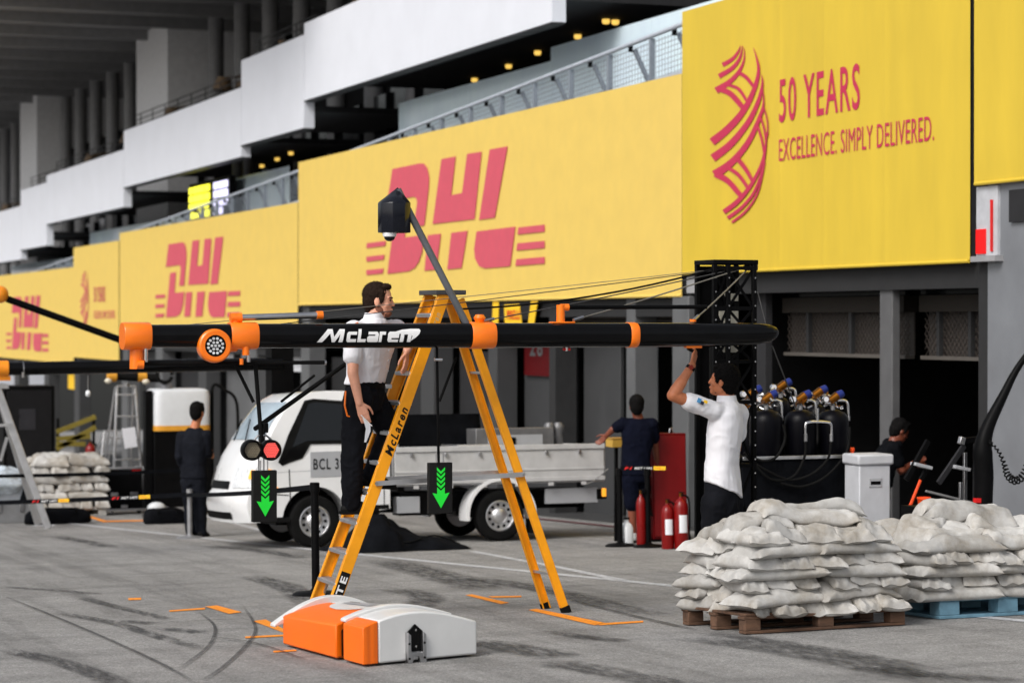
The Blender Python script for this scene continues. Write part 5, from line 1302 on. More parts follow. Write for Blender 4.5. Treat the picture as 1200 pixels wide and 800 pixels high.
def hair(parent, c, h, k, mat, name='hair', front=.058, low=-.02, nod=0., vx=.005, fluff=1.0):
    f, l, u = basis(h); f = (f*math.cos(nod) + u*math.sin(nod)); u = f.cross(l) if f.cross(l).z > 0 else l.cross(f); R = Matrix((f, l, u)).transposed(); mb = MB()
    def e(a, b, c_, r): mb.ell(c + (f*a + l*b + u*c_)*k, (r[0]*k, r[1]*k, r[2]*k), 18, 14, R)
    e(-.024, 0, .046, (.098*fluff, .083*fluff, .090*fluff)); e(-.050, 0, .0, (.068, .077, .085)); e(.045, 0, .098, (.040, .058, .024*fluff)); e(-.062, 0, -.045, (.040, .055, .05))
    for s in (-1, 1): e(.02, .069*s, .035, (.022, .012, .055))
    o = remeshed(name, mb, mat, parent, vx, 3, .004, 40)
    if vx < .006:                       # short strands standing off the cap
        rg = random.Random(5); me = o.data; s = MB(); inv_h = MW[parent].inverted() @ c; n = len(me.vertices)
        for _ in range(2600):
            v = me.vertices[rg.randrange(n)]; nr = v.normal; dn = Vector((rg.uniform(-.5, .5), rg.uniform(-.5, .5), rg.uniform(-.7, .2))); d = (nr + dn*.9).normalized()*rg.uniform(.006, .013)
            sd = nr.cross(d); sd = sd.normalized()*.0011 if sd.length > 1e-5 else Vector((.001, 0, 0)); k0 = len(s.v)
            s.v += [v.co - sd - nr*.002, v.co + sd - nr*.002, v.co + d]; s.f.append((k0, k0 + 1, k0 + 2))
        st = s.build('hair_strands', mat, o); st['kind'] = 'stuff'
    return o
def hand(mb, wr, d, pn, th, k=1., curl=.5, spread=.0):
    """wrist point, finger direction d, palm normal pn (side the fingers close to), thumb direction th"""
    d = Vector(d).normalized(); pn = Vector(pn); pn = (pn - d*pn.dot(d)).normalized(); a = d.cross(pn).normalized()
    if a.dot(Vector(th)) < 0: a = -a        # a points to the thumb side
    for i, (off, L) in enumerate(((.030, .072), (.011, .080), (-.009, .074), (-.028, .058))):
        base = wr + (d*.085 + a*off)*k; mb.rc(wr + (d*.012 + a*off*.6)*k, base, .014*k, .0125*k, 8)
        p = base; ang = .25*curl
        for j in range(3):
            seg = L*(.45, .32, .26)[j]*k; dir_ = d*math.cos(ang) + pn*math.sin(ang) + a*spread*(off/.03)*.3
            q = p + dir_*seg; mb.rc(p, q, (.0098, .0090, .0080)[j]*k, (.0092, .0082, .0068)[j]*k, 8); p = q; ang += curl*(.75, .7, .5)[j]
    p = wr + (d*.025 + a*.026)*k; q = p + (d*.030 + a*.030 + pn*.012)*k; mb.rc(p, q, .0135*k, .011*k, 8); r = q + (d*.034 + a*.008 + pn*.012*(1 + curl))*k; mb.rc(q, r, .0105*k, .0085*k, 8); mb.rc(r, r + (d*.020 + pn*.012*curl)*k, .0088*k, .0070*k, 8)
def limb(mb, pts, rs, n=14):
    for (p, q), (r, r2) in zip(zip(pts, pts[1:]), zip(rs, rs[1:])): mb.rc(p, q, r, r2, n)
def shoe(parent, ank, h, mat, k=1., drop=.085, pitch=0., sole=True):
    f = Vector((math.cos(h)*math.cos(pitch), math.sin(h)*math.cos(pitch), math.sin(pitch))); l = Vector((-math.sin(h), math.cos(h), 0)); u = f.cross(l)
    if u.z < 0: u = -u
    mb = MB(); b = ank - u*drop*k
    mb.rc(ank, b - f*.03*k + u*.045*k, .046*k, .042*k); mb.rc(b - f*.045*k + u*.036*k, b + f*.09*k + u*.036*k, .036*k, .040*k); mb.rc(b + f*.08*k + u*.032*k, b + f*.17*k + u*.026*k, .040*k, .026*k); mb.rc(b + f*.02*k + u*.07*k, b + f*.11*k + u*.045*k, .036*k, .03*k)
    o = remeshed('shoe', mb, mat, parent, .007, 2)
    s = MB(); R = Matrix((f, l, u)).transposed(); pts = [(-.085, -.030), (-.06, -.040), (.06, -.044), (.13, -.046), (.18, -.034), (.20, 0), (.18, .034), (.13, .046), (.06, .044), (-.06, .040), (-.085, .030)]
    n = len(pts); vs = [b + R @ Vector((x*k, y*k, z*k)) for z in (0., .022) for x, y in pts]
    s.add(vs, [tuple(range(n-1, -1, -1)), tuple(range(n, 2*n))] + [(i, (i+1) % n, n+(i+1) % n, n+i) for i in range(n)]); s.build('sole', black_rubber, o, ws=True, bevel=.004, fix=True)
    return o

# ------------------------------------------------------------------ man on the ladder
py_ = 16.97
def Q(px, py, dy=0.): return onY(px, py, py_ + dy)
m1 = thing('person', 'person in white shirt and black trousers standing on the yellow ladder', 'person', onY(412, 604, py_))
H1 = math.radians(-52); HH = math.radians(-22)
f1, l1, u1 = basis(H1)
hc = Q(444.5, 352.5)
nb = Q(437, 380); ch = Q(434, 405); wa = Q(430, 440); pe = Q(428, 458)
shN, shF = Q(414, 387, -.10), Q(465, 385, .12)
elN, wrN = Q(413.5, 437, -.20), Q(421, 472, -.24)
elF, wrF = Q(480, 401, .10), Q(476.5, 411.5, -.04)
hpN, hpF = Q(420, 466, -.09), Q(434, 466, .09)
knN, anN = Q(413, 533, -.08), Q(412, 588, -.06)
knF, anF = Q(458, 505, .06), Q(435, 556, .05)
b = MB(); head(b, hc, HH, 1.06); b.rc(hc + Vector((-.02, 0, -.06)), nb + Vector((-.01, 0, -.02)), .055, .062)
b.loft([(pe, .13, .095, H1), (wa, .13, .09, H1), (ch, .15, .10, H1), (ch.lerp(nb, .55), .14, .08, H1), (nb, .05, .05, H1)])
limb(b, [shN, elN, wrN], [.05, .041, .029]); limb(b, [shF, elF, wrF], [.05, .041, .029]); b.rc(shN, shF, .05, .05)
limb(b, [hpN, knN, anN], [.075, .052, .038]); limb(b, [hpF, knF, anF], [.075, .052, .038]); b.rc(anN, anN + Vector((.08, 0, -.06)), .035, .03); b.rc(anF, anF + Vector((.08, 0, -.06)), .035, .03)
hand(b, wrN, Q(426, 486, -.24) - wrN, Vector((.2, .8, 0)), Vector((1, -.2, 0)), 1.05, .35); hand(b, wrF, Q(475, 432, -.06) - wrF, Vector((-.4, .3, 0)), Vector((-1, -.3, 0)), 1.05, .35, .3)
body = remeshed('body', b, skin, m1, .0055, 3)
hr = hair(m1, hc, HH, 1.06, hair_brown)
f_, l_, u_ = basis(HH)
b = MB(); R = Matrix((f_, l_, u_)).transposed()
for a, c_, r in ((.052, -.088, (.036, .036, .027)), (.02, -.078, (.040, .052, .03))): b.ell(hc + (f_*a + u_*c_)*1.06, tuple(x*1.075 for x in r), 16, 12, R)
for s in (-1, 1): b.ell(hc + (f_*.0 + l_*.047*s - u_*.058)*1.06, (.04, .0165, .034), 12, 10, R)
b.ell(hc + (f_*.084 - u_*.048)*1.06, (.010, .02, .006), 10, 8, R)
remeshed('beard', b, beard_mat, m1, .005, 2)
for s in (-1, 1):
    e = MB(); e.ell(hc + (f_*.078 + l_*.031*s + u_*.004)*1.06, (.010, .013, .007), 10, 8, R); e.build('eye', M_('eye_dark', (.02, .015, .012), .3), m1, ws=True, smooth=60)
    e = MB(); e.rc(hc + (f_*.089 + l_*.018*s + u_*.022)*1.06, hc + (f_*.078 + l_*.048*s + u_*.022)*1.06, .006, .005, 8); e.build('eyebrow', hair_brown, m1, ws=True, smooth=60)
# shirt
b = MB()
b.loft([(Q(427, 450), .176, .126, H1), (wa, .176, .128, H1), (Q(432, 422), .195, .135, H1), (ch, .224, .145, H1), (Q(436, 389), .205, .122, H1), (Q(437, 380), .15, .10, H1), (Q(438, 373), .085, .078, H1)])
b.rc(shN, shN.lerp(elN, .62), .080, .074); b.rc(shF, shF.lerp(elF, .5), .074, .064); b.rc(shN, shF, .07, .07)
remeshed('shirt', b, shirt_white, m1, .008, 3, .006, 8)
b = MB(); b.loft([(Q(437.5, 377), .082, .080, H1), (Q(438.5, 366.5), .070, .068, H1), (Q(438.5, 367), .060, .058, H1), (Q(437.5, 375), .062, .06, H1)]); b.build('collar', shirt_white, m1, ws=True, smooth=50)
mb = MB(); mb.bar(Q(409, 385, -.215), Q(420, 380, -.20), .02, .035); mb.build('shoulder_flash', orange, m1, ws=True)
for k in range(4):
    mb = MB(); mb.ell(Q(446 - k*.6, 398 + k*12, 0) + f1*.10 - l1*.06 + Vector((0, -.06, 0)), (.006, .006, .006), 8, 6); mb.build('button', grey_plate, m1, ws=True)
# trousers
b = MB(); b.loft([(Q(427, 481), .150, .118, H1), (pe, .168, .128, H1), (Q(429, 447), .168, .122, H1)])
limb(b, [hpN, knN, anN + Vector((0, 0, -.01))], [.118, .088, .072]); limb(b, [hpF, knF, anF], [.118, .094, .074]); b.rc(Q(428, 470), hpF, .11, .10)
remeshed('trousers', b, trouser_dark, m1, .009, 3, .010, 9)
b = MB(); b.loft([(Q(428.6, 454), .176, .134, H1), (Q(428.9, 448.5), .176, .132, H1)]); b.build('belt', black_paint, m1, ws=True, smooth=50)
mb = MB(); mb.cbox(Q(437, 452, 0) + Vector((.07, -.16, 0)), (.05, .02, .032)); mb.build('belt_buckle', steel, m1, ws=True, bevel=.004)
mb = MB(); mb.tube([Q(405, 458, -.15), Q(404, 475, -.16), Q(407, 487, -.16), Q(414, 489, -.17)], .007, 8); mb.build('pocket_piping', orange, m1, ws=True)
shoe(m1, anN, math.radians(-8), shoe_black, 1.05); shoe(m1, anF, math.radians(-5), shoe_black, 1.05, pitch=-.15)
# the paper he holds
nt_ = thing('paper_note', 'folded white paper held in the ladder man\'s lowered hand', 'paper', Q(427, 518, -.25))
mb = MB(); P = [Q(425, 489, -.255), Q(434, 497, -.25), Q(434, 505, -.25), Q(429, 518, -.25), Q(427, 518, -.25), Q(429, 502, -.255)]; n = len(P)
mb.add(P + [p + Vector((.002, .012, 0)) for p in P], [tuple(range(n-1, -1, -1)), tuple(range(n, 2*n))] + [(i, (i+1) % n, n+(i+1) % n, n+i) for i in range(n)]); mb.build('sheet', paper, nt_, ws=True, fix=True)
mb = MB(); mb.cyl(Q(423, 486, -.26), Q(436, 499, -.255), .004, n=8); mb.build('pen', white_print, nt_, ws=True)

# ------------------------------------------------------------------ man reaching up to the boom
py_ = 16.78
gq = gz(py_)
m2 = thing('person', 'person seen from behind in white shirt reaching up to the boom', 'person', Vector((Q(846, 600).x, py_ + .05, gq)))
H2 = math.radians(136); HH = math.radians(138); f1, l1, u1 = basis(H2)
hc = Q(847, 446.5); nb = Q(852, 470); ch = Q(850, 500); wa = Q(846, 545); pe = Q(846, 572)
shL, shR = Q(836, 481, -.10), Q(866, 484, .14)      # near (left) and far (right) shoulders
elL, wrL = Q(788.5, 463, -.12), Q(811, 428, -.14)
elR, wrR = Q(862, 526, .26), Q(842, 540, .40)
hpL, hpR = Q(838, 590, -.06), Q(855, 590, .10)
b = MB(); head(b, hc, HH, 1.04, .18); b.rc(hc + Vector((.02, 0, -.06)), nb + Vector((0, 0, -.02)), .058, .066)
b.loft([(pe, .14, .10, H2), (wa, .14, .095, H2), (ch, .16, .105, H2), (ch.lerp(nb, .55), .15, .085, H2), (nb, .055, .055, H2)][::-1])
limb(b, [shL, elL, wrL], [.054, .047, .030]); limb(b, [elL.lerp(wrL, .12), elL.lerp(wrL, .45)], [.049, .044]); limb(b, [shR, elR, wrR], [.052, .043, .03]); b.rc(shL, shR, .055, .055)
knL, anL = Vector((hpL.x - .02, hpL.y + .0, gq + .50)), Vector((hpL.x + .0, hpL.y, gq + .095)); knR, anR = Vector((hpR.x, hpR.y, gq + .50)), Vector((hpR.x + .03, hpR.y + .02, gq + .095))
limb(b, [hpL, knL, anL], [.08, .055, .038]); limb(b, [hpR, knR, anR], [.08, .055, .038]); b.rc(anL, anL + Vector((-.08, 0, -.055)), .03, .03); b.rc(anR, anR + Vector((-.08, 0, -.055)), .03, .03)
hand(b, wrL, Q(817, 404, -.10) - wrL, Vector((-.6, .6, .1)), Vector((-.5, .6, 0)), 1.08, .75); hand(b, wrR, Vector((-.2, .2, -.6)), Vector((-1, 0, 0)), Vector((0, 1, 0)), 1.0, .5)
remeshed('body', b, skin2, m2, .0055, 3)
hair(m2, hc, HH, 1.06, hair_black, nod=.18, fluff=1.05)
e = MB(); f_, l_, u_ = basis(HH); R = Matrix((f_, l_, u_)).transposed()
b = MB(); b.ell(hc + (f_*.035 - u_*.078), (.045, .05, .03), 14, 10, R); remeshed('beard', b, M_('beard_dark', lin((70, 42, 30)), .7, var=.3, scale=90), m2, .005, 2)
for s in (-1, 1):
    e = MB(); e.rc(hc + (f_*.088 + l_*.018*s + u_*.040), hc + (f_*.076 + l_*.048*s + u_*.040), .006, .005, 8); e.build('eyebrow', hair_black, m2, ws=True, smooth=60)
b = MB()
hem = [(Q(846, 572), .178, .125), (Q(846, 560), .176, .125), (wa, .172, .124), (Q(848, 525), .178, .126), (ch, .190, .130), (Q(851, 485), .188, .118), (Q(852, 475), .13, .10), (Q(852, 469), .08, .075)]
b.loft([(c, a, d, H2) for c, a, d in hem][::-1])
b.rc(shL, shL.lerp(elL, .60), .074, .070); b.rc(shR, shR.lerp(elR, .6), .078, .074); b.rc(shL, shR, .078, .078)
sh_ = remeshed('shirt', b, shirt_white, m2, .008, 4, .006, 7)
zc_ = (MW[m2].inverted() @ Q(846, 545)).z; zh_ = (MW[m2].inverted() @ Q(846, 572)).z
for v in sh_.data.vertices:              # the tail hangs lower at the back
    if v.co.z < zc_: k = min(1, (zc_ - v.co.z)/(zc_ - zh_)); v.co.z -= k*.48*(v.co.x + .03); v.co.x += k*.03*(1 if v.co.x > 0 else 0)
b = MB(); b.loft([(Q(852, 473), .085, .082, H2), (Q(851.5, 463), .074, .072, H2), (Q(851.5, 463.5), .064, .062, H2), (Q(852, 471), .066, .064, H2)]); b.build('collar', shirt_white, m2, ws=True, smooth=50)
# sleeve badges, watch
for px, py, mt, sz in ((819.5, 469, M_('badge_blue', lin((70, 140, 190)), .6), (.03, .006, .035)), (823, 472, M_('badge_navy', lin((25, 35, 60)), .6), (.026, .006, .026)), (827, 470.5, yellow_print, (.03, .006, .022))):
    mb = MB(); mb.cbox(Q(px, py, -.195), sz, Matrix.Rotation(.4, 3, 'Y')); mb.build('sleeve_badge', mt, m2, ws=True)
t = (wrL - elL).normalized(); mb = MB(); mb.cyl(wrL - t*.035, wrL - t*.010, .037, .036, 18); wt = mb.build('watch_strap', black_paint, m2, ws=True, smooth=40)
mb = MB(); c_ = wrL - t*.022 + Vector((-.012, -.038, .004)); mb.cbox(c_, (.034, .012, .034), Matrix.Rotation(-.5, 3, 'Y')); mb.build('watch_face', M_('watch_red', lin((150, 40, 20)), .3), wt, ws=True, bevel=.004)
b = MB(); b.loft([(Q(847, 604), .155, .120, H2), (Q(846, 588), .168, .128, H2), (Q(846, 560), .165, .122, H2)][::-1])
limb(b, [hpL, knL, anL], [.112, .086, .07]); limb(b, [hpR, knR, anR], [.112, .086, .07])
remeshed('trousers', b, trouser_dark, m2, .010, 3, .008, 8)
shoe(m2, anL, math.radians(160), shoe_black, 1.05); shoe(m2, anR, math.radians(150), shoe_black, 1.05)

# ------------------------------------------------------------------ three more people, further back
def bystander(label, foot, joints, h, top, legs, skn, hairm, shorts=False, long_sleeve=True, vox=.011, sc=1., shoes=shoe_black):
    t = thing('person', label, 'person', foot); J = joints; H = h; b = MB()
    head(b, J['head'], J.get('hh', h), sc, J.get('nod', 0)); b.rc(J['head'] + Vector((0, 0, -.07)), J['neck'], .055, .06)
    b.loft([(J['pelvis'], .13, .09, H), (J['chest'], .15, .1, H), (J['neck'], .06, .06, H)])
    for s in 'lr':
        limb(b, [J['sh' + s], J['el' + s], J['wr' + s]], [.05, .04, .03]); limb(b, [J['hp' + s], J['kn' + s], J['an' + s]], [.075, .058, .04]); b.rc(J['an' + s], J['an' + s] + Vector((math.cos(H)*.08, math.sin(H)*.08, -.05)), .03, .03)
        d = (J['wr' + s] - J['el' + s]).normalized(); hand(b, J['wr' + s], d, Vector((-d.y, d.x, .3)) if s == 'l' else Vector((d.y, -d.x, .3)), Vector((math.cos(H), math.sin(H), .2)), sc, .5)
    remeshed('body', b, skn, t, vox*.6, 2)
    hair(t, J['head'], J.get('hh', h), sc*1.06, hairm, vx=.009, nod=J.get('nod', 0))
    b = MB(); lowz = J['hem']
    b.loft([(lowz, .178, .125, H), (J['pelvis'].lerp(J['chest'], .3), .165, .118, H), (J['chest'], .19, .13, H), (J['chest'].lerp(J['neck'], .6), .175, .11, H), (J['neck'], .08, .075, H)]); b.rc(J['shl'], J['shr'], .07, .07)
    for s in 'lr':
        if long_sleeve: limb(b, [J['sh' + s], J['el' + s], J['el' + s].lerp(J['wr' + s], .9)], [.074, .058, .046])
        else: b.rc(J['sh' + s], J['sh' + s].lerp(J['el' + s], .65), .075, .066)
    remeshed('jacket' if long_sleeve else 'shirt', b, top, t, vox, 3, .007, 8)
    b = MB(); b.loft([(J['pelvis'] - Vector((0, 0, .12)), .15, .11, H), (J['pelvis'] + Vector((0, 0, .05)), .16, .115, H)])
    for s in 'lr':
        if shorts: limb(b, [J['hp' + s], J['hp' + s].lerp(J['kn' + s], .95)], [.105, .092])
        else: limb(b, [J['hp' + s], J['kn' + s], J['an' + s] - Vector((0, 0, .02))], [.105, .078, .066])
    remeshed('shorts' if shorts else 'trousers', b, legs, t, vox, 3, .006, 8)
    for s in 'lr': shoe(t, J['an' + s], H, shoes, sc)
    return t
# man in a dark suit
g = gnd(231, 629); Y = g.y
def Z(px, py, dy=0.): return onY(px, py, Y + dy)
J = dict(head=Z(231.5, 483), neck=Z(228, 501), chest=Z(226, 520), pelvis=Z(227, 556), hem=Z(227, 560), shl=Z(213, 511, .05), shr=Z(242, 510, -.10), ell=Z(210, 535, .02), wrl=Z(216, 552, .12), elr=Z(243, 531, -.08), wrr=Z(246, 533, .16),
    hpl=Z(221, 564, .04), hpr=Z(233, 564, -.04), knl=Z(222, 594, .03), knr=Z(235, 594, -.03), anl=Z(223, 620, .03), anr=Z(236, 621, -.04), hh=math.radians(48))
bystander('person in dark suit standing by the belt barrier left of the truck', g, J, math.radians(52), suit_dark, suit_dark, skin2, hair_black)
# man in navy leaning on the tail gate
g = gnd(747, 636); Y = g.y
J = dict(head=Z(746, 476), neck=Z(748, 490), chest=Z(748, 510), pelvis=Z(744, 552), hem=Z(745, 556), shl=Z(731, 496, .05), shr=Z(764, 497, -.05), ell=Z(718, 503, .10), wrl=Z(711, 510, .16), elr=Z(768, 522, .02), wrr=Z(770, 541, .12),
    hpl=Z(739, 562), hpr=Z(750, 562, .05), knl=Z(741, 592), knr=Z(752, 593, .1), anl=Z(742, 626), anr=Z(754, 624, .15), hh=math.radians(70))
bystander('person in navy shirt and shorts behind the truck tail beside the red cabinet', g, J, math.radians(75), navy, navy, M_('skin_shade', lin((120, 62, 42)), .5), hair_black, True, False, shoes=M_('shoe_white', (.4, .4, .4), .6))  # skin tone darkened to stand in for shade near the garages
# crew member bent forward in the right garage
Y = 22.6
J = dict(head=Z(1055, 505), neck=Z(1048, 516), chest=Z(1040, 532), pelvis=Z(1030, 572), hem=Z(1031, 570), shl=Z(1042, 521, .15), shr=Z(1048, 525, -.16), ell=Z(1056, 552, .15), wrl=Z(1070, 545, .12), elr=Z(1058, 550, -.16), wrr=Z(1072, 542, -.10),
    hpl=Z(1030, 580, .1), hpr=Z(1030, 580, -.1), knl=Z(1036, 618, .1), knr=Z(1036, 618, -.1), hh=math.radians(-5), nod=-.45)
zz_ = gz(Y) + .095; J['anl'] = Vector((J['knl'].x - .05, J['knl'].y, zz_)); J['anr'] = Vector((J['knr'].x - .05, J['knr'].y, zz_))
bystander('person in black leaning forward inside the dark right garage', Vector((J['anl'].x, Y, gz(Y))), J, math.radians(-10), black_cloth, black_cloth, M_('skin_shade', lin((150, 80, 55)), .5), hair_black, False, False)
# ================================================================== GEAR ALONG THE GARAGES
def box_of(t, name, a, b, mat, bevel=.006, parent=None): mb = MB(); mb.box(a, b); return mb.build(name, mat, parent or t, bevel=bevel)
def cyl_of(t, name, p, q, r, mat, r2=None, n=16, parent=None): mb = MB(); mb.cyl(p, q, r, r2, n); return mb.build(name, mat, parent or t, smooth=40)
def tube_of(t, name, pts, r, mat, n=8, parent=None, ws=False): mb = MB(); mb.tube(pts, r, n); return mb.build(name, mat, parent or t, smooth=50, ws=ws)
def smoothpath(pts, k=6):
    P = [Vector(p) for p in pts]; Q_ = []
    for i in range(len(P)-1):
        p0, p1, p2, p3 = P[max(i-1,0)], P[i], P[i+1], P[min(i+2,len(P)-1)]
        for j in range(k):
            t = j/k; Q_.append(.5*((2*p1)+(p2-p0)*t+(2*p0-5*p1+4*p2-p3)*t*t+(3*p1-p0-3*p2+p3)*t**3))
    return Q_ + [P[-1]]
# ------------------------------------------------------------------ belt barriers
def stanchion(label, p, h, mat, r=.03, base=.17):
    t = thing('barrier_post', label, 'barrier post', p, 0, 'belt barrier posts', tilt=True)
    mb = MB(); mb.lathe([(base, 0), (base, .012), (base*.85, .03), (.05, .04), (r, .06)], (0, 0, 0), 28); mb.build('base', mat, t, smooth=40, fix=True)
    cyl_of(t, 'post', (0, 0, .05), (0, 0, h - .07), r, mat); mb = MB(); mb.lathe([(r + .008, h - .08), (r + .008, h - .005), (r, h)], (0, 0, 0), 18); mb.build('belt_head', mat, t, smooth=40, fix=True)
    return t
s_a = gnd(370, 697); stanchion('black belt barrier post standing just left of the ladder', s_a, (697 - 566)*1.0/138.0, black_paint, .034, .20)
s_b = gnd(217, 629); stanchion('grey belt barrier post right behind the man in the suit', s_b + Vector((0, -.25, 0)), .62, M_('post_grey', (.32, .32, .33), .4, .6), .032)
s_c = gnd(727, 640); stanchion('black belt barrier post nearest the truck tail, left of extinguishers', s_c, .87, black_paint, .03)
s_d = gnd(760, 641); stanchion('black belt barrier post in front of the red cabinet', s_d, .87, black_paint, .03)
def belt(label, A, B, h, marks=(), sag=.03):
    """belt ribbon from A to B (world), h tall, with printed marks at fractions"""
    t = thing('barrier_belt', label, 'barrier belt', (A + B)/2, 0, 'belt barrier straps')
    n = 24; vs = []; up = Vector((0, 0, h)); d = (B - A).normalized(); nn = Vector((d.y, -d.x, 0)).normalized()
    if nn.y > 0: nn = -nn
    def pt(f, v, lift=0): p = A.lerp(B, f) - Vector((0, 0, sag*4*f*(1 - f))); return p + up*v + nn*lift
    for k in range(n + 1): vs += [pt(k/n, 0), pt(k/n, 1), pt(k/n, 0, -.004), pt(k/n, 1, -.004)]
    fs = []
    for k in range(n): a = k*4; fs += [(a, a+4, a+5, a+1), (a+2, a+3, a+7, a+6), (a, a+2, a+6, a+4), (a+1, a+5, a+7, a+3)]
    mb = MB(); mb.add(vs, fs); mb.build('strap', black_cloth, t, ws=True, fix=True)
    L = (B - A).length
    for f in marks:
        w_ = lambda m: m/L
        def put(s, f0, ln, v0, v1, mat, shear=0, bold=.02):
            text('lettering', s, (0, 0, 0), (1, 0, 0), (0, 0, 1), mat, t, shear=shear, bold=bold, fn=lambda a, b: pt(f0 + w_(ln)*a, v0 + (v1 - v0)*b, .004))
        put('F1', f, .11, .2, .8, red_print, .3, .04); put('HOT LAPS', f + w_(.14), .24, .25, .75, white_print, .3)
        mb = MB(); mb.add([pt(f + w_(.40), .1, .003), pt(f + w_(.56), .1, .003), pt(f + w_(.56), .9, .003), pt(f + w_(.40), .9, .003)], [(0, 1, 2, 3)]); mb.build('yellow_label', yellow_print, t, ws=True)
        put('PIRELLI', f + w_(.415), .13, .28, .72, red_print)
    return t
pa = onY(370, 568, s_a.y)
yb_ = s_b.y - .25
mid_p = onY(217, 582, yb_)
belt('printed black belt running from the near post past the arrow board to the suit man', mid_p, pa - Vector((0, 0, .04)), .048, (.24,), .02)
belt('printed black belt running from the suit man to the left edge', onY(-30, 592, 31.5), mid_p - Vector((0, 0, .0)), .055, (.28, .66) , .01)
belt('plain upper black belt across the left edge before the sandbag pile', onY(-30, 560, 33.5), onY(222, 552, 33.5), .05, (), .02)
belt('short printed belt between the two posts by the red cabinet', onY(727, 551, s_c.y), onY(760, 551, s_d.y), .05, (.15,), .0)
# ------------------------------------------------------------------ red cabinet with extinguishers
g = gnd(788, 634); ZB = g.z
cab_ = thing('red_cabinet', 'tall red metal cabinet standing behind the fire extinguishers', 'cabinet', (onY(766, 0, g.y).x, g.y, g.z), tilt=True)
cw = onY(806, 0, g.y).x - onY(766, 0, g.y).x; chh = (634 - 502)/ (FPX/26.4)
box_of(cab_, 'carcass', (0, 0, .03), (cw, .55, chh), red_paint, .01); box_of(cab_, 'plinth', (.01, .01, 0), (cw - .01, .54, .03), black_paint)
box_of(cab_, 'door', (.015, -.018, .06), (cw - .015, -.002, chh - .03), M_('cabinet_door', lin((120, 8, 12)), .4), .004)
for z in (.3, .55, .8, 1.05): box_of(cab_, 'side_drawer', (-.014, .05, z), (-.002, .5, z + .2), red_paint, .004)
box_of(cab_, 'nameplate', (-.018, .1, .84), (-.0145, .4, .90), grey_plate, 0)
tube_of(cab_, 'lifting_loop', [(cw*.72, .2, chh), (cw*.74, .2, chh + .05), (cw*.8, .2, chh + .06), (cw*.84, .2, chh)], .007, steel)
tube_of(cab_, 'side_hose', smoothpath([(-.03, .0, .65), (-.07, -.05, .5), (-.05, -.05, .35), (-.02, -.03, .3)]), .010, black_rubber)
box_of(cab_, 'side_latch', (-.03, .2, 1.12), (-.014, .3, 1.16), black_paint)
ht = thing('orange_bottle', 'small orange bottle standing on top of the red cabinet', 'bottle', MW[cab_] @ Vector((.06, .15, chh + .001)))  # an orange bottle set on the cabinet, gives no light
mb = MB(); mb.lathe([(.03, 0), (.032, .02), (.032, .09), (.022, .11), (.018, .13), (.0, .135)], (0, 0, 0), 16); mb.build('bottle_body', M_('bottle_orange', lin((190, 90, 40)), .5), ht, smooth=40, fix=True); cyl_of(ht, 'bottle_cap', (0, 0, .128), (0, 0, .155), .018, black_paint)
def extinguisher(label, px, py, h, r, col, lab=True):
    p = gnd(px, py); t = thing('fire_extinguisher', label, 'extinguisher', p, random.uniform(-.3, .3), 'extinguishers by the red cabinet', tilt=True)
    mb = MB(); mb.lathe([(r*.92, 0), (r, .015), (r, h*.70), (r*.93, h*.76), (r*.7, h*.82), (r*.32, h*.86), (r*.30, h*.89)], (0, 0, 0), 24); mb.build('cylinder', col, t, smooth=40, fix=True)
    cyl_of(t, 'valve', (0, 0, h*.88), (0, 0, h*.95), r*.28, brass); box_of(t, 'lever', (-.015, -.10, h*.95), (.015, .03, h*.97), black_paint, .003); box_of(t, 'grip', (-.012, -.09, h*.91), (.012, .0, h*.93), black_paint, .003)
    tube_of(t, 'hose', smoothpath([(.02, 0, h*.92), (r*1.1, 0, h*.85), (r*1.25, 0, h*.55), (r*1.15, 0, h*.25)]), .011, black_rubber); cyl_of(t, 'nozzle', (r*1.15, 0, h*.25), (r*1.15, 0, h*.12), .013, black_rubber, .022)
    if lab:
        mb = MB(); vs = []; n = 8
        for k in range(n + 1):
            g_ = -PI/2 - .6 + 1.2*k/n
            for z in (h*.28, h*.58): vs.append(((r + .002)*math.cos(g_), (r + .002)*math.sin(g_), z))
        mb.add(vs, [(2*k, 2*k+2, 2*k+3, 2*k+1) for k in range(n)]); mb.build('label_sheet', paper, t)
    return t
extinguisher('red fire extinguisher furthest right with a white label', 799, 643, .64, .078, ext_red); extinguisher('shorter red fire extinguisher, middle one, with a dark neck', 783, 643, .56, .07, ext_red)
extinguisher('red fire extinguisher with dark green shoulder at left, behind the belt posts', 752, 641, .66, .055, ext_red, False)
p = gnd(743, 640) + Vector((-.02, .15, 0)); jg = thing('white_jug', 'white plastic jug on the ground beside the belt posts', 'jug', p, tilt=True)
mb = MB(); mb.loft([((0, 0, z), a, a*.7, 0) for z, a in ((0, .075), (.01, .085), (.2, .085), (.24, .06), (.26, .03), (.29, .03))], 20, 3.5); mb.build('jug_body', tank_white, jg, smooth=40, fix=True); cyl_of(jg, 'jug_cap', (0, 0, .288), (0, 0, .31), .034, black_paint)
yb3 = thing('yellow_box', 'small yellow box held up beside the truck tail gate', 'box', onY(726, 524, g.y + .3)); box_of(yb3, 'carton', (-.09, 0, 0), (.08, .2, .09), M_('box_yellow', lin((190, 150, 60)), .6)); box_of(yb3, 'lid', (-.095, -.005, .091), (.085, .205, .11), M_('box_lid', lin((160, 120, 50)), .6)); box_of(yb3, 'stand_post', (-.02, .08, -1.1), (.02, .12, -.001), black_paint)
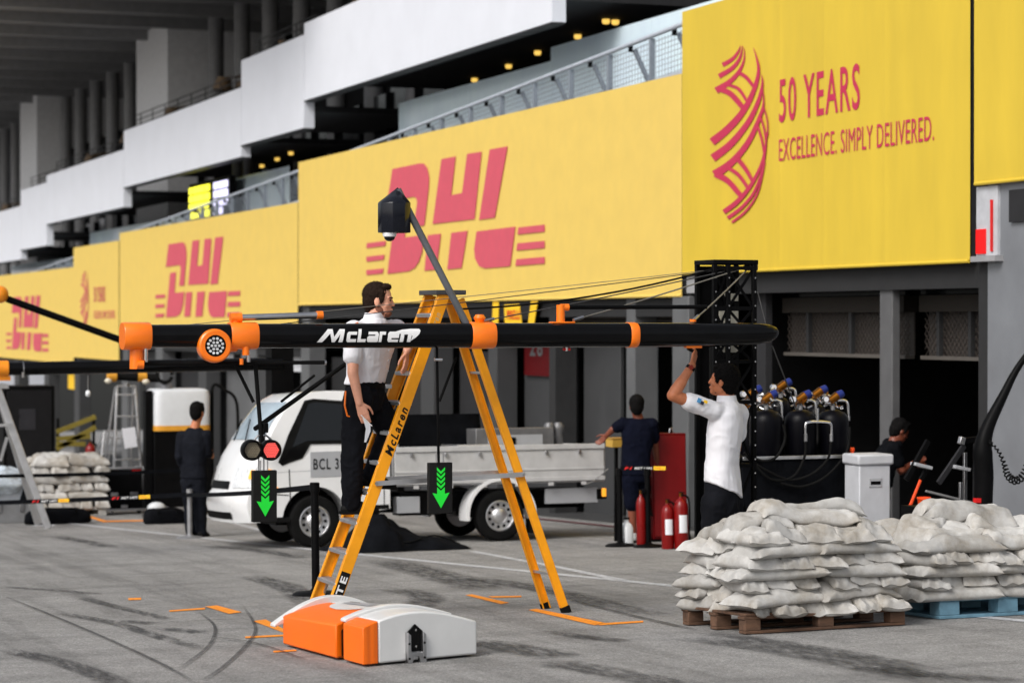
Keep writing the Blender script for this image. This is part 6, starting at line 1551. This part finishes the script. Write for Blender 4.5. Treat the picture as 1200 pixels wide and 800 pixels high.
# ------------------------------------------------------------------ gas bottle trolley
TYY = 19.6
x0, x1 = onY(868, 0, TYY).x, onY(1006, 0, TYY).x; zd = onY(940, 534, TYY).z
tro = thing('gas_trolley', 'black trolley with a steel edged shelf under the gas bottles', 'trolley', (x0, TYY, gz(TYY)), tilt=False); L_ = x1 - x0; hd = zd - gz(TYY)
box_of(tro, 'shelf', (0, 0, hd - .03), (L_, .62, hd - .002), black_paint); box_of(tro, 'shelf_edge', (0.02, -.012, hd - .028), (L_, -.001, hd + .004), alu, .003)
box_of(tro, 'cover_panel', (.02, .01, .12), (L_ - .02, .03, hd - .031), black_cloth); box_of(tro, 'base_plate', (0, 0, .10), (L_, .62, .13), black_paint); box_of(tro, 'back_panel', (0, .60, .13), (L_, .62, hd + .06), black_paint)
for x in (.08, L_ - .08):
    for y in (.06, .56):
        mb = MB(); mb.lathe([(.05, -.015), (.05, .015)], (x, y, .05), 20, 'Y'); mb.build('castor', black_rubber, tro, fix=True, smooth=40)
def bottle(label, px, dy, r, ztop_px, blue=True, small=False):
    c = onY(px, 0, TYY + dy); zt = onY(px, ztop_px, TYY + dy).z
    t = thing('gas_bottle', label, 'gas bottle', (c.x, TYY + dy, zd + .001), 0, 'gas bottles on the trolley'); h = zt - zd
    mb = MB(); mb.lathe([(r*.95, 0), (r, .02), (r, h*.72), (r*.95, h*.84), (r*.75, h*.94), (r*.35, h)], (0, 0, 0), 28); mb.build('cylinder', M_('bottle_black', (.002, .002, .0035), .35, spec=.1), t, smooth=40, fix=True)
    cyl_of(t, 'neck', (0, 0, h - .005), (0, 0, h + .05), .022, steel); v = box_of(t, 'valve_body', (-.035, -.025, h + .04), (.03, .025, h + .075), chrome, .006)
    mb = MB(); mb.cyl((-.05, -.03, h + .08), (.03, -.03, h + .13), .036, .042, 16); rg_ = mb.build('regulator', brass, t, smooth=40); mb = MB(); mb.cyl((.032, -.03, h + .13), (.085, -.03, h + .155), .040, .036, 14); mb.build('regulator_knob', blue_cap, rg_, smooth=40)
    for k, (a, b) in enumerate((((-.035, 0, h + .06), (-.11, -.02, h + .03)), ((.0, -.04, h + .06), (.0, -.10, h + .02)), ((-.07, -.03, h + .09), (-.12, -.05, h + .12)))): cyl_of(t, 'pipe_fitting', a, b, .010, chrome)
    rr_ = random.Random(px)
    for k in range(6): a_ = Vector((rr_.uniform(-.1, .1), rr_.uniform(-.12, 0), h + rr_.uniform(-.02, .12))); cyl_of(t, 'pipe_fitting', a_, a_ + Vector((rr_.uniform(-.05, .05), rr_.uniform(-.03, .03), rr_.uniform(-.04, .04))), rr_.uniform(.006, .011), rr_.choice((chrome, chrome, brass)))
    mb = MB(); mb.lathe([(.028, -.012), (.030, 0), (.030, .02)], (-.10, -.05, h + .10), 16, 'Y'); mb.build('gauge', chrome, t, smooth=40, fix=True); mb = MB(); mb.lathe([(.024, -.0135), (.024, -.0125)], (-.10, -.05, h + .10), 16, 'Y'); mb.build('gauge_face', paper, t, fix=True)
    tube_of(t, 'outlet_pipe', smoothpath([(.03, -.04, h + .09), (.10, -.05, h + .085), (.125, -.06, h + .05), (.13, -.06, h - .06)]), .012, chrome); cyl_of(t, 'outlet_nut', (.13, -.06, h - .06), (.13, -.06, h - .10), .017, steel, n=6)
    return t
bottle('black gas bottle at the left end of the trolley with blue regulator knob', 898, .18, .155, 480); bottle('black gas bottle in the middle of the trolley feeding a forked pipe', 938, .18, .150, 480); bottle('black gas bottle at the right end of the trolley', 976, .18, .150, 480)
bottle('gas bottle in the rear row nearest the reaching man', 880, .48, .10, 474); bottle('gas bottle in the rear row, second of its row, raised valve', 915, .48, .10, 466); bottle('gas bottle in the rear row with brass valve, right', 957, .48, .10, 474)
fk = thing('forked_pipe', 'chrome forked pipe with two drops hanging before the middle gas bottle', 'pipe', onY(958, 515, TYY - .02))
def FP(px, py): return onY(px, py, TYY - .02)
for pts in ([(958, 478), (958, 494)], [(944, 515), (944, 498), (948, 494.5), (958, 494), (969, 494.5), (974, 498), (974, 515)]): tube_of(fk, 'chrome_tube', smoothpath([FP(*p) for p in pts]), .013, chrome, ws=True)
for px in (944, 974): mb = MB(); mb.cyl(FP(px, 508), FP(px, 517), .018, n=6); mb.build('hose_nut', steel, fk, ws=True)
hs2 = thing('gas_hoses', 'looped black gas hoses sagging in front of the trolley', 'hoses', FP(930, 560))
for pts in ([(944, 517), (943, 535), (930, 558), (905, 562), (885, 545), (872, 530)], [(974, 517), (970, 538), (950, 556), (925, 562), (900, 552), (880, 540)], [(996, 500), (992, 530), (968, 558), (940, 570), (915, 566)], [(918, 497), (920, 515), (910, 535), (895, 540), (880, 535)]):
    tube_of(hs2, 'hose', smoothpath([onY(a, b, TYY - .05) for a, b in pts]), .013, black_rubber, ws=True)
og = thing('orange_regulator', 'small orange regulator cap on the right end of the trolley shelf', 'regulator', onY(999, 534, TYY + .1)); mb = MB(); mb.lathe([(.022, 0), (.022, .025), (.016, .03), (.016, .042), (.022, .048), (.022, .075), (.010, .08)], (0, 0, 0), 16); mb.build('cap', cone_orange, og, smooth=40, fix=True); cyl_of(og, 'stem', (0, 0, -.002), (.0, 0, .002), .012, steel)
# ------------------------------------------------------------------ pale pedestal bin
g = onY(1026, 600, 19.2); zt = onY(1026, 532, 19.2).z; pb_ = thing('pedestal_box', 'light grey pedestal box with a capped top and slot beside gas trolley', 'pedestal', (g.x, 19.2, gz(19.2)), tilt=False)
wv = (onY(1047, 0, 19.2).x - onY(1005, 0, 19.2).x)/2; hv = zt - gz(19.2)
box_of(pb_, 'column', (-wv + .02, 0, 0), (wv - .03, .28, hv - .10), bin_grey, .012); box_of(pb_, 'cap', (-wv, -.02, hv - .099), (wv, .30, hv), bin_grey, .02); box_of(pb_, 'slot_plate', (-.065, -.006, hv - .30), (.065, -.001, hv - .22), M_('slot_grey', (.4, .41, .43), .4), .002); box_of(pb_, 'slot', (-.05, -.009, hv - .275), (.05, -.0065, hv - .245), black_paint, 0)
for a in (-.058, .058):
    for b in (-.293, -.227): cyl_of(pb_, 'screw', (a, -.004, hv + b), (a, -.010, hv + b), .005, steel)
# ------------------------------------------------------------------ jacks and lever in the right garage
def jack(label, px, py, Y, hnd, tone):
    t = thing('wheel_jack', label, 'jack', (onY(px, 0, Y).x, Y, gz(Y))); p = lambda a, b, dy=0: MW[t].inverted() @ onY(a, b, Y + dy)
    def br(nm, a, b, w1, w2, mat): mb = MB(); mb.bar(p(*a), p(*b), w1, w2); return mb.build(nm, mat, t, bevel=.004)
    return t, br
t, br = jack('black lever jack with a bright orange handle shaft in the right garage', 1075, 600, 18.9, None, 0)
br('handle_shaft', (1065, 597), (1079, 562), .022, .022, cone_orange); br('jack_arm', (1079, 562), (1086, 550), .03, .04, black_paint); br('jack_beam', (1062, 562), (1088, 516), .035, .05, black_paint); br('cradle', (1070, 543), (1090, 548), .10, .03, grey_plate); br('foot', (1066, 640), (1060, 600), .04, .05, black_paint)
t, br = jack('black quick lift jack with upright steel rods in the right garage', 1125, 600, 18.9, None, 0)
br('jack_beam', (1100, 566), (1130, 522), .03, .05, M_('jack_dark', (.03, .03, .033), .35, .3)); br('cradle', (1116, 546), (1134, 550), .12, .03, grey_plate); br('upright', (1131, 600), (1131, 530), .03, .03, steel); br('upright', (1126, 600), (1126, 565), .03, .03, steel); br('head', (1126, 520), (1128, 512), .05, .05, alu); br('cross_bar', (1085, 575), (1145, 590), .02, .02, M_('bar_grey', (.2, .2, .2), .4)); br('clamp', (1130, 516), (1148, 514), .05, .05, black_paint); br('foot', (1131, 640), (1131, 600), .05, .05, black_paint)
lv = thing('lever_arm', 'tall black tapering lever rising to the right edge before the grey wall', 'lever', (onY(1150, 0, 18.7).x, 18.7, gz(18.7)))
tube_of(lv, 'lever', smoothpath([onY(a, b, 18.7) for a, b in ((1152, 660), (1152, 600), (1153, 560), (1152, 525), (1158, 500), (1175, 465), (1192, 432), (1215, 400))], 6), [.085]*6 + [.09]*6 + [.092]*6 + [.085 - .004*k for k in range(6)] + [.061 - .003*k for k in range(6)] + [.043 - .002*k for k in range(6)] + [.031 - .001*k for k in range(7)], black_paint, 10, ws=True).data
for i, v in enumerate(lv.children[0].data.vertices): pass
tube_of(lv, 'support_column', [onY(1146, 660, 18.75), onY(1147, 520, 18.75)], .05, M_('jack_dark', (.03, .03, .033), .35, .3), 10, ws=True)
mb = MB(); mb.cbox(onY(1148, 586, 18.66), (.10, .05, .04)); mb.build('red_grip', red_print, lv, ws=True)
ch_ = thing('coiled_hose', 'black coiled air hose hanging in front of the grey wall', 'hose', onY(1180, 560, 18.6))
path = smoothpath([onY(a, b, 18.6) for a, b in ((1160, 517), (1170, 528), (1177, 543), (1181, 556), (1190, 563), (1200, 556), (1206, 540), (1212, 515))], 40)
pts = []
for i, q in enumerate(path):
    t_ = (path[min(i+1, len(path)-1)] - path[max(i-1, 0)]).normalized(); a = t_.cross(Vector((0, 1, 0))).normalized(); r = .010 + .022*min(1, max(0, (i/len(path) - .15)*3)); g_ = i*.5
    pts.append(q + a*math.cos(g_)*r + Vector((0, 1, 0))*math.sin(g_)*r)
tube_of(ch_, 'coil', pts, .0075, black_rubber, 6, ws=True)
oc = thing('orange_tub', 'small orange tub behind the top of the blue pallet stack', 'tub', onY(1083, 592, 17.6)); mb = MB(); mb.lathe([(.05, 0), (.055, .05), (.06, .055), (.06, .07), (.05, .07), (.048, .02)], (0, 0, 0), 20); mb.build('tub', cone_orange, oc, smooth=40, fix=True); mb = MB(); zz = onY(1083, 592, 17.6).z - gz(17.6); mb.box((-.15, -.12, -zz), (.25, .12, -.002)); mb.build('stand_box', black_paint, oc)
# ------------------------------------------------------------------ black tarp slumped by the truck
g = gnd(478, 646); tp = thing('black_tarp', 'crumpled black tarpaulin heap on the ground beneath the truck', 'tarpaulin', g, 0.05, tilt=True)
mb = MB(); NX, NY = 48, 26; vs = []
for i in range(NX + 1):
    for j in range(NY + 1):
        u, v = i/NX*2 - 1, j/NY*2 - 1; x = .78*u; y = .42 + .45*v; e = max(0, 1 - abs(u)**2.2)*max(0, 1 - abs(v)**3)
        hgt = (.16 + .22*math.exp(-((u + .25)/.35)**2))*e**.7; nz = noise.noise(Vector((u*2.3, v*1.7, .4))) + .5*noise.noise(Vector((u*5, v*4, 2)))
        vs.append((x + .05*nz, y + .06*noise.noise(Vector((u*3, v*2, 7))), max(.006, hgt*(1 + .35*nz) + .012)))
mb.add(vs, [(i*(NY+1)+j, (i+1)*(NY+1)+j, (i+1)*(NY+1)+j+1, i*(NY+1)+j+1) for i in range(NX) for j in range(NY)]); mb.build('tarp_sheet', black_cloth, tp, smooth=60)
tube_of(tp, 'tarp_seam', smoothpath([(-.72, .1, .05), (-.3, .06, .16), (0, .03, .10), (.35, .1, .16), (.7, .2, .05)]), .008, black_rubber)
# ------------------------------------------------------------------ far left: tank unit, ladders, cases
Y = gnd(215, 603).y
def F_(px, py, dy=0.): return onY(px, py, Y + dy)
xa, xb = F_(181, 0).x, F_(248, 0).x; zt = F_(215, 456).z; zm = F_(215, 506).z; zg = gz(Y)
tk = thing('tank_unit', 'white topped tank unit with a gold stripe behind the suit man', 'tank', (xa, Y, zg)); wv = xb - xa
mb = MB(); mb.loft([((wv/2, .4, z - zg), (wv/2)*k, .4*k, PI/2) for z, k in ((zm + .10, 1), (zt - .10, 1), (zt - .03, .96), (zt, .86))], 28, 7); mb.build('tank', tank_white, tk, smooth=40, fix=True)
mb = MB(); mb.loft([((wv/2, .4, z - zg), wv/2 + .004, .404, PI/2) for z in (zm + .02, zm + .10)], 28, 7); mb.build('gold_stripe', gold, tk, smooth=40, fix=True)
box_of(tk, 'lower_body', (.0, .01, .12), (wv, .79, zm - zg + .018), black_paint, .01); box_of(tk, 'rear_column', (-.12, .1, .1), (-.01, .3, zt - zg - .02), black_paint); 
for x in (.1, wv - .1):
    for y in (.1, .7): mb = MB(); mb.lathe([(.06, -.02), (.06, .02)], (x, y, .06), 18, 'Y'); mb.build('castor', black_rubber, tk, fix=True, smooth=40)
cyl_of(tk, 'lid', (wv*.3, .4, zt - zg - .01), (wv*.3, .4, zt - zg + .08), .09, M_('lid_grey', (.15, .15, .16), .5)); tube_of(tk, 'hose_reel', [(wv*.25 + .12*math.cos(a*.5), .3, zt - zg + .22 + .12*math.sin(a*.5)) for a in range(13)], .03, black_rubber); cyl_of(tk, 'reel_post', (wv*.25, .3, zt - zg + .07), (wv*.25, .3, zt - zg + .12), .03, black_paint)
tube_of(tk, 'overhead_hose', smoothpath([(wv + .05, .2, zm - zg), (wv + .06, .2, zt - zg + .02), (wv + .25, .2, zt - zg - .02), (wv + .45, .2, zt - zg - .25), (wv + .45, .2, .8)]), .025, black_rubber); cyl_of(tk, 'hose_post', (wv + .05, .2, .1), (wv + .05, .2, zt - zg - .02), .03, black_paint); box_of(tk, 'post_foot', (wv, .1, 0), (wv + .5, .3, .1), black_paint)
# pump bits on the ground
for (px, py, lb, sc_) in ((198, 614, 'black equipment bag lying on the asphalt left of the suit man', 1.), (72, 614, 'long black equipment bag lying on the asphalt at far left', 1.6)):
    g = gnd(px, py); t = thing('equipment_bag', lb, 'bag', g, .1, 'black bags on the asphalt', tilt=True)
    mb = MB(); mb.loft([((0, .2, z), .30*sc_*k, .17*k, PI/2) for z, k in ((0, .92), (.03, 1), (.14, .97), (.19, .85), (.215, .55))], 28, 4); o = mb.build('bag_body', black_cloth, t, smooth=50, fix=True)
    for v in o.data.vertices: v.co += Vector((0, 0, 1))*.03*noise.noise(v.co*6)
    tube_of(t, 'carry_strap', smoothpath([(-.15*sc_, .05, .16), (-.12*sc_, .0, .22), (.1*sc_, .0, .22), (.15*sc_, .05, .16)]), .012, black_rubber)
g = gnd(185, 606); t = thing('pump_unit', 'small pale pump unit on the ground beside the black case', 'pump', g, 0, tilt=True); box_of(t, 'pump_base', (-.2, 0, 0), (.2, .25, .06), M_('pump_dark', (.08, .08, .08), .5)); mb = MB(); mb.ell((0, .12, .14), (.14, .11, .09)); mb.build('pump_body', tank_white, t, smooth=60); cyl_of(t, 'pump_spout', (.12, .12, .14), (.24, .12, .1), .03, steel)
# flight case
Yc = gnd(145, 602).y; xa, xb = onY(118.5, 0, Yc).x, onY(170, 0, Yc).x; zc = onY(145, 547, Yc).z - gz(Yc)
fc = thing('flight_case', 'black flight case with aluminium edges under the small ladder', 'flight case', (xa, Yc, gz(Yc)), tilt=True); wv = xb - xa
box_of(fc, 'panel_box', (.01, .01, .06), (wv - .01, .59, zc - .01), black_paint, .004)
for a, b in (((0, 0, .05), (.035, .035, zc)), ((wv - .035, 0, .05), (wv, .035, zc)), ((0, .565, .05), (.035, .6, zc)), ((wv - .035, .565, .05), (wv, .6, zc)), ((.036, 0, zc - .035), (wv - .036, .035, zc)), ((.036, 0, .05), (wv - .036, .035, .08)), ((0, .036, zc - .035), (.035, .564, zc)), ((wv - .035, .036, zc - .035), (wv, .564, zc))): box_of(fc, 'edge_trim', a, b, alu, .004)
for x in (wv*.3, wv*.75): box_of(fc, 'latch', (x - .06, -.008, zc*.36), (x + .06, .008, zc*.46), steel, .003)
box_of(fc, 'handle', (wv*.45, -.01, .09), (wv*.6, .008, .14), steel, .003); box_of(fc, 'red_label', (wv*.7, -.003, zc*.9), (wv*.9, .008, zc*.93), red_print, 0)
for x in (.08, wv - .08): mb = MB(); mb.lathe([(.03, -.015), (.03, .015)], (x, .1, .03), 16, 'Y'); mb.build('castor', black_rubber, fc, fix=True)
gp2 = thing('metal_cabinet', 'grey metal cabinet standing beside the black flight case', 'cabinet', (onY(101, 0, Yc).x, Yc + .1, gz(Yc + .1)), tilt=True); w2 = onY(117, 0, Yc).x - onY(101, 0, Yc).x; box_of(gp2, 'carcass', (0, 0, .02), (w2, .5, zc), M_('cab_grey', (.12, .12, .125), .5), .006); box_of(gp2, 'front_panel', (.02, -.012, .06), (w2 - .02, -.001, zc - .04), M_('cab_grey2', (.16, .16, .165), .5), .004)
# small aluminium steps on the case
def small_steps(label, base_z, Y, xl0, xr0, xl1, xr1, y0p, y1p, n, back=.45, name='aluminium_steps'):
    o_ = onY((xl0 + xr0)/2, 0, Y); t = thing(name, label, 'ladder', (o_.x, Y, base_z)); inv = MW[t].inverted()
    A, B, C_2, D = inv @ onY(xl0, y0p, Y), inv @ onY(xr0, y0p, Y), inv @ onY(xl1, y1p, Y + .18), inv @ onY(xr1, y1p, Y + .18)
    for a, b in ((A, C_2), (B, D)):
        mb = MB(); mb.bar(a, b, .03, .06, (0, 1, 0)); mb.build('front_rail', alu, t, bevel=.004)
        e = Vector((a.x - .15, a.y + back, a.z)); mb = MB(); mb.bar(e, b + Vector((-.02, .05, -.02)), .025, .04, (0, 1, 0)); mb.build('rear_rail', alu, t)
    for k in range(n):
        f = (k + .6)/n; p, q = A.lerp(C_2, f), B.lerp(D, f); mb = MB(); mb.bar(p, q, .08, .025); mb.build('step', alu, t, bevel=.003)
    mb = MB(); mb.bar(C_2, D, .10, .03); mb.build('top_step', alu, t)
    return t
zz = gz(Yc) + zc
st_ = small_steps('slim aluminium stepladder set behind the black flight case, paper hung on it', gz(Yc + .62), Yc + .62, 131, 169, 137, 158, 605, 452, 6)
pn = thing('paper_sheet', 'white paper sheet hung on the slim aluminium stepladder', 'paper', onY(151, 525, Yc + .6)); mb = MB(); P = [onY(a, b, Yc + .60) for a, b in ((142.5, 502), (158, 500), (161, 523), (146, 525.5))]; mb.add(P + [p + Vector((0, .004, 0)) for p in P], [(0, 3, 2, 1), (4, 5, 6, 7), (0, 1, 5, 4), (1, 2, 6, 5), (2, 3, 7, 6), (3, 0, 4, 7)]); mb.build('sheet', paper, pn, ws=True)
ds = small_steps('grey steel steps leaning behind the distant sandbag pile', gz(Yc + 1.2), Yc + 1.2, 112, 130, 122, 136, 600, 505, 5, name='steel_steps')
# big aluminium ladder at the left edge
Yl = 33.0; zl = gz(Yl)
bl = thing('aluminium_ladder', 'large aluminium stepladder cut by the left edge, under the distant boom', 'ladder', (onY(0, 0, Yl).x, Yl, zl)); inv = MW[bl].inverted()
def LP(px, py, dy=0): return inv @ onY(px, py, Yl + dy)
a, b = LP(50, 578), LP(-8, 440, .2)
b2 = LP(-95, 600)
ft_ = LP(56, 600); ft_.z = 0
mb = MB(); mb.bar(ft_, LP(-3, 456, .15), .06, .10, (1, 0, .3)); mb.build('rear_rail', alu, bl, bevel=.006); mb = MB(); mb.bar(ft_ + Vector((0, .8, 0)), LP(-3, 456, .6), .06, .10, (1, 0, .3)); mb.build('rear_rail', alu, bl)
fl2 = LP(-100, 600); fl2.z = 0
for dy in (0, .8): mb = MB(); mb.bar(fl2 + Vector((0, dy, 0)), LP(-8, 456, .15 + dy*.55), .06, .10, (1, 0, .3)); mb.build('front_rail', alu, bl)
for k in range(6): f = (k + 1)/7; p = fl2.lerp(LP(-8, 456, .15), f); mb = MB(); mb.bar(p, p + Vector((0, .8 - .35*f, 0)), .10, .03); mb.build('step', alu, bl)
mb = MB(); mb.bar(LP(-40, 502, .05), LP(14, 497, .05), .02, .04); mb.build('spreader_bar', alu, bl); mb = MB(); mb.bar(LP(0, 540, .03), LP(8, 512, .03), .02, .04); mb.build('spreader_bar', alu, bl)
mb = MB(); mb.cbox(LP(-6, 452, .35), (.3, .5, .06)); mb.build('top_cap', alu, bl)
# wrapped load and grey box at the left edge
g = gnd(12, 613); wb = thing('storage_chest', 'grey aluminium trunk at the left edge carrying plastic wrapped goods', 'trunk', (onY(-30, 0, g.y).x, g.y, g.z), tilt=True); wv = onY(36, 0, g.y).x - onY(-30, 0, g.y).x
hz_ = .28; box_of(wb, 'trunk_body', (0, 0, .0), (wv, .6, hz_), M_('trunk_grey', (.22, .225, .235), .5, .3), .01); box_of(wb, 'lid', (-.01, -.01, hz_ + .001), (wv + .01, .61, hz_ + .04), alu, .006)
for x in (wv*.4, wv*.8): box_of(wb, 'latch', (x, -.02, hz_*.6), (x + .06, -.011, hz_ + .02), steel, .002)
wp = thing('wrapped_goods', 'crumpled clear plastic wrapped goods on the grey trunk at left edge', 'wrapped goods', MW[wb] @ Vector((wv*.5, .3, hz_ + .042)))
mb = MB(); mb.ell((0, 0, .24), (wv*.56, .34, .26), 40, 26); o = mb.build('plastic_sheet', plastic_wrap, wp, smooth=60)
for v in o.data.vertices:
    v.co.z = max(.0, v.co.z); v.co += v.normal*(.07*(1 - abs(noise.noise(v.co*4.2)))**2 - .05) ; v.co.z = max(0, v.co.z)
mb = MB(); mb.box((-wv*.4, -.25, .001), (wv*.4, .25, .3)); mb.build('carton', M_('carton_grey', (.25, .27, .3), .6), wp)
g = gnd(45, 613); dc_ = thing('dark_case', 'sloping black cover beside the plastic wrapped goods', 'cover', (onY(22, 0, g.y + .3).x, g.y + .3, gz(g.y + .3)), tilt=True); w3 = onY(50, 0, g.y).x - onY(22, 0, g.y).x
mb = MB(); mb.prism([(0, 0), (w3, 0), (w3*.75, .25), (w3*.45, .60), (w3*.3, .62), (0, .3)], (0, .5, 0), (1, 0, 0), (0, 0, 1), .5); mb.build('cover_sheet', black_cloth, dc_, bevel=.03); box_of(dc_, 'skid', (0.02, .05, -.0), (w3 - .02, .45, -.0) if False else (w3 - .02, .45, .02), black_paint, 0)
mt = gnd(52, 616); wpz = thing('floor_tape', 'small white patch of tape on the asphalt by the black bag', 'tape', mt, 0, tilt=True); mb = MB(); mb.box((-.14, -.10, .004), (.14, .10, .008)); mb.build('tape_piece', paper, wpz)
# dark equipment rack and yellow barrier deep at left
Yr = 44.0; rk = thing('equipment_rack', 'tall black equipment rack in the shade at far left', 'rack', (onY(4, 0, Yr).x, Yr, gz(Yr))); wr_ = onY(64, 0, Yr).x - onY(4, 0, Yr).x; hr_ = onY(30, 452, Yr).z - gz(Yr)
box_of(rk, 'carcass', (0, 0, .05), (wr_, .8, hr_), black_paint, .01); box_of(rk, 'door', (.06, -.02, .15), (wr_ - .06, -.002, hr_ - .08), M_('rack_door', (.012, .012, .013), .35), .004); box_of(rk, 'screen', (wr_*.3, -.03, hr_*.62), (wr_*.62, -.021, hr_*.8), M_('rack_screen', (.03, .03, .034), .3), 0); box_of(rk, 'plinth', (.03, .03, 0), (wr_ - .03, .77, .05), black_paint)
yr = thing('yellow_barrier', 'yellow folding barrier standing far left behind the sandbag pile', 'barrier', (onY(66, 0, 46).x, 46, gz(46))); inv = MW[yr].inverted()
for a, b in (((66, 506), (112, 488)), ((66, 514), (106, 511)), ((66, 526), (112, 500)), ((66, 520), (100, 520))): mb = MB(); mb.bar(inv @ onY(*a, 46), inv @ onY(*b, 46), .04, .09); mb.build('bar', M_('barrier_yellow', (.22, .17, .02), .6), yr)
for px in (68, 110): q = inv @ onY(px, 490, 46); mb = MB(); mb.bar(Vector((q.x, .04, 0)), Vector((q.x, .04, q.z)), .05, .05, (0, 1, 0)); mb.build('leg', black_paint, yr)
extinguisher('small distant red extinguisher behind the far sandbag pile', 106, 592, .62, .09, ext_red, False)
rp = [o for o in bpy.data.objects if o.get('label', '').startswith('small distant red')][0]; rp.location.y = 43; rp.location.x = onY(106, 0, 43).x; rp.location.z = gz(43) + .5
bxs = thing('tool_crate', 'dark crate carrying the distant red extinguisher at far left', 'crate', (rp.location.x, 43, gz(43))); box_of(bxs, 'crate_body', (-.25, -.2, 0), (.25, .2, .47), black_paint); box_of(bxs, 'crate_lid', (-.26, -.21, .471), (.26, .21, .498), M_('cab_grey', (.12,)*3))
# ------------------------------------------------------------------ neighbour's gantry boom
YN = 30.5; nb_ = thing('pit_gantry', 'neighbouring black gantry boom crossing the left edge with an orange end', 'gantry', (onY(200, 0, YN).x, YN, gz(YN)))
def NP(px, py, dy=0.): return onY(px, py, YN + dy)
mb = MB(); mb.cyl(NP(5, 432), NP(330, 426), .085, n=24); mb.build('boom_tube', carbon, nb_, ws=True, smooth=40)
mb = MB(); mb.cyl(NP(-6, 432), NP(9, 432), .105, n=24); oe = mb.build('boom_end', M_('gantry_amber', lin((235, 140, 20)), .4), nb_, ws=True, smooth=40); mb = MB(); mb.cbox(NP(4, 443), (.16, .1, .06)); mb.build('end_bracket', M_('gantry_amber', (1, 1, 1)), oe, ws=True)
mb = MB(); mb.cyl(NP(26, 432), NP(27, 432), .095, n=20); mb.build('clamp', steel, nb_, ws=True); mb = MB(); mb.cyl(NP(27, 436, -.1), NP(27, 442, -.1), .02, n=10); mb.build('clamp_bolt', steel, nb_, ws=True)
mb = MB(); mb.cyl(NP(8, 350), NP(146, 400), .045, n=14); mb.build('camera_strut', black_paint, nb_, ws=True, smooth=40)
mb = MB(); mb.ell(NP(0, 345), (.11, .11, .11), 18, 12); mb.build('strut_knob', M_('gantry_amber', (1, 1, 1)), nb_, ws=True, smooth=60)
mb = MB(); mb.cyl(NP(6, 349), NP(14, 352), .03, n=12); mb.build('strut_tip', chrome, nb_, ws=True)
mb = MB(); mb.bar(Vector((NP(330, 0).x, YN + .1, gz(YN))), Vector((NP(330, 0).x, YN + .1, NP(330, 400).z)), .3, .3, (0, 1, 0)); mb.build('mast', black_paint, nb_, ws=True)
mb = MB(); mb.cyl(NP(103, 440), NP(103, 463), .004, n=6); wl = mb.build('lamp_wire', steel, nb_, ws=True); mb = MB(); mb.ell(NP(103, 461), (.035, .035, .045), 12, 10); mb.build('hanging_lamp', lens_glass, wl, ws=True, smooth=60)
Yp = Yc + .62; pbz = thing('padded_bar', 'padded black bar with gold clamps resting on the slim aluminium stepladder', 'bar', onY(150, 452, Yp))
def PP(px, py): return onY(px, py, Yp + .12)
mb = MB(); mb.cyl(PP(130, 440), PP(186, 443), .07, n=18); mb.build('pad', black_rubber, pbz, ws=True, smooth=40)
for px in (129, 164): mb = MB(); mb.cyl(PP(px - 3, 441), PP(px + 7, 441), .085, n=18); mb.build('gold_clamp', gold, pbz, ws=True, smooth=40)
for px, py in ((126, 446), (170, 447)): mb = MB(); mb.ell(PP(px, py) + Vector((0, -.06, 0)), (.06, .04, .045), 12, 8); mb.build('clamp_knob', M_('knob_cream', (.6, .56, .45), .5), pbz, ws=True, smooth=60)
mb = MB(); mb.cyl(PP(148, 449), PP(148, 453), .05, n=10); mb.build('saddle', steel, pbz, ws=True)
bpy.context.view_layer.update()
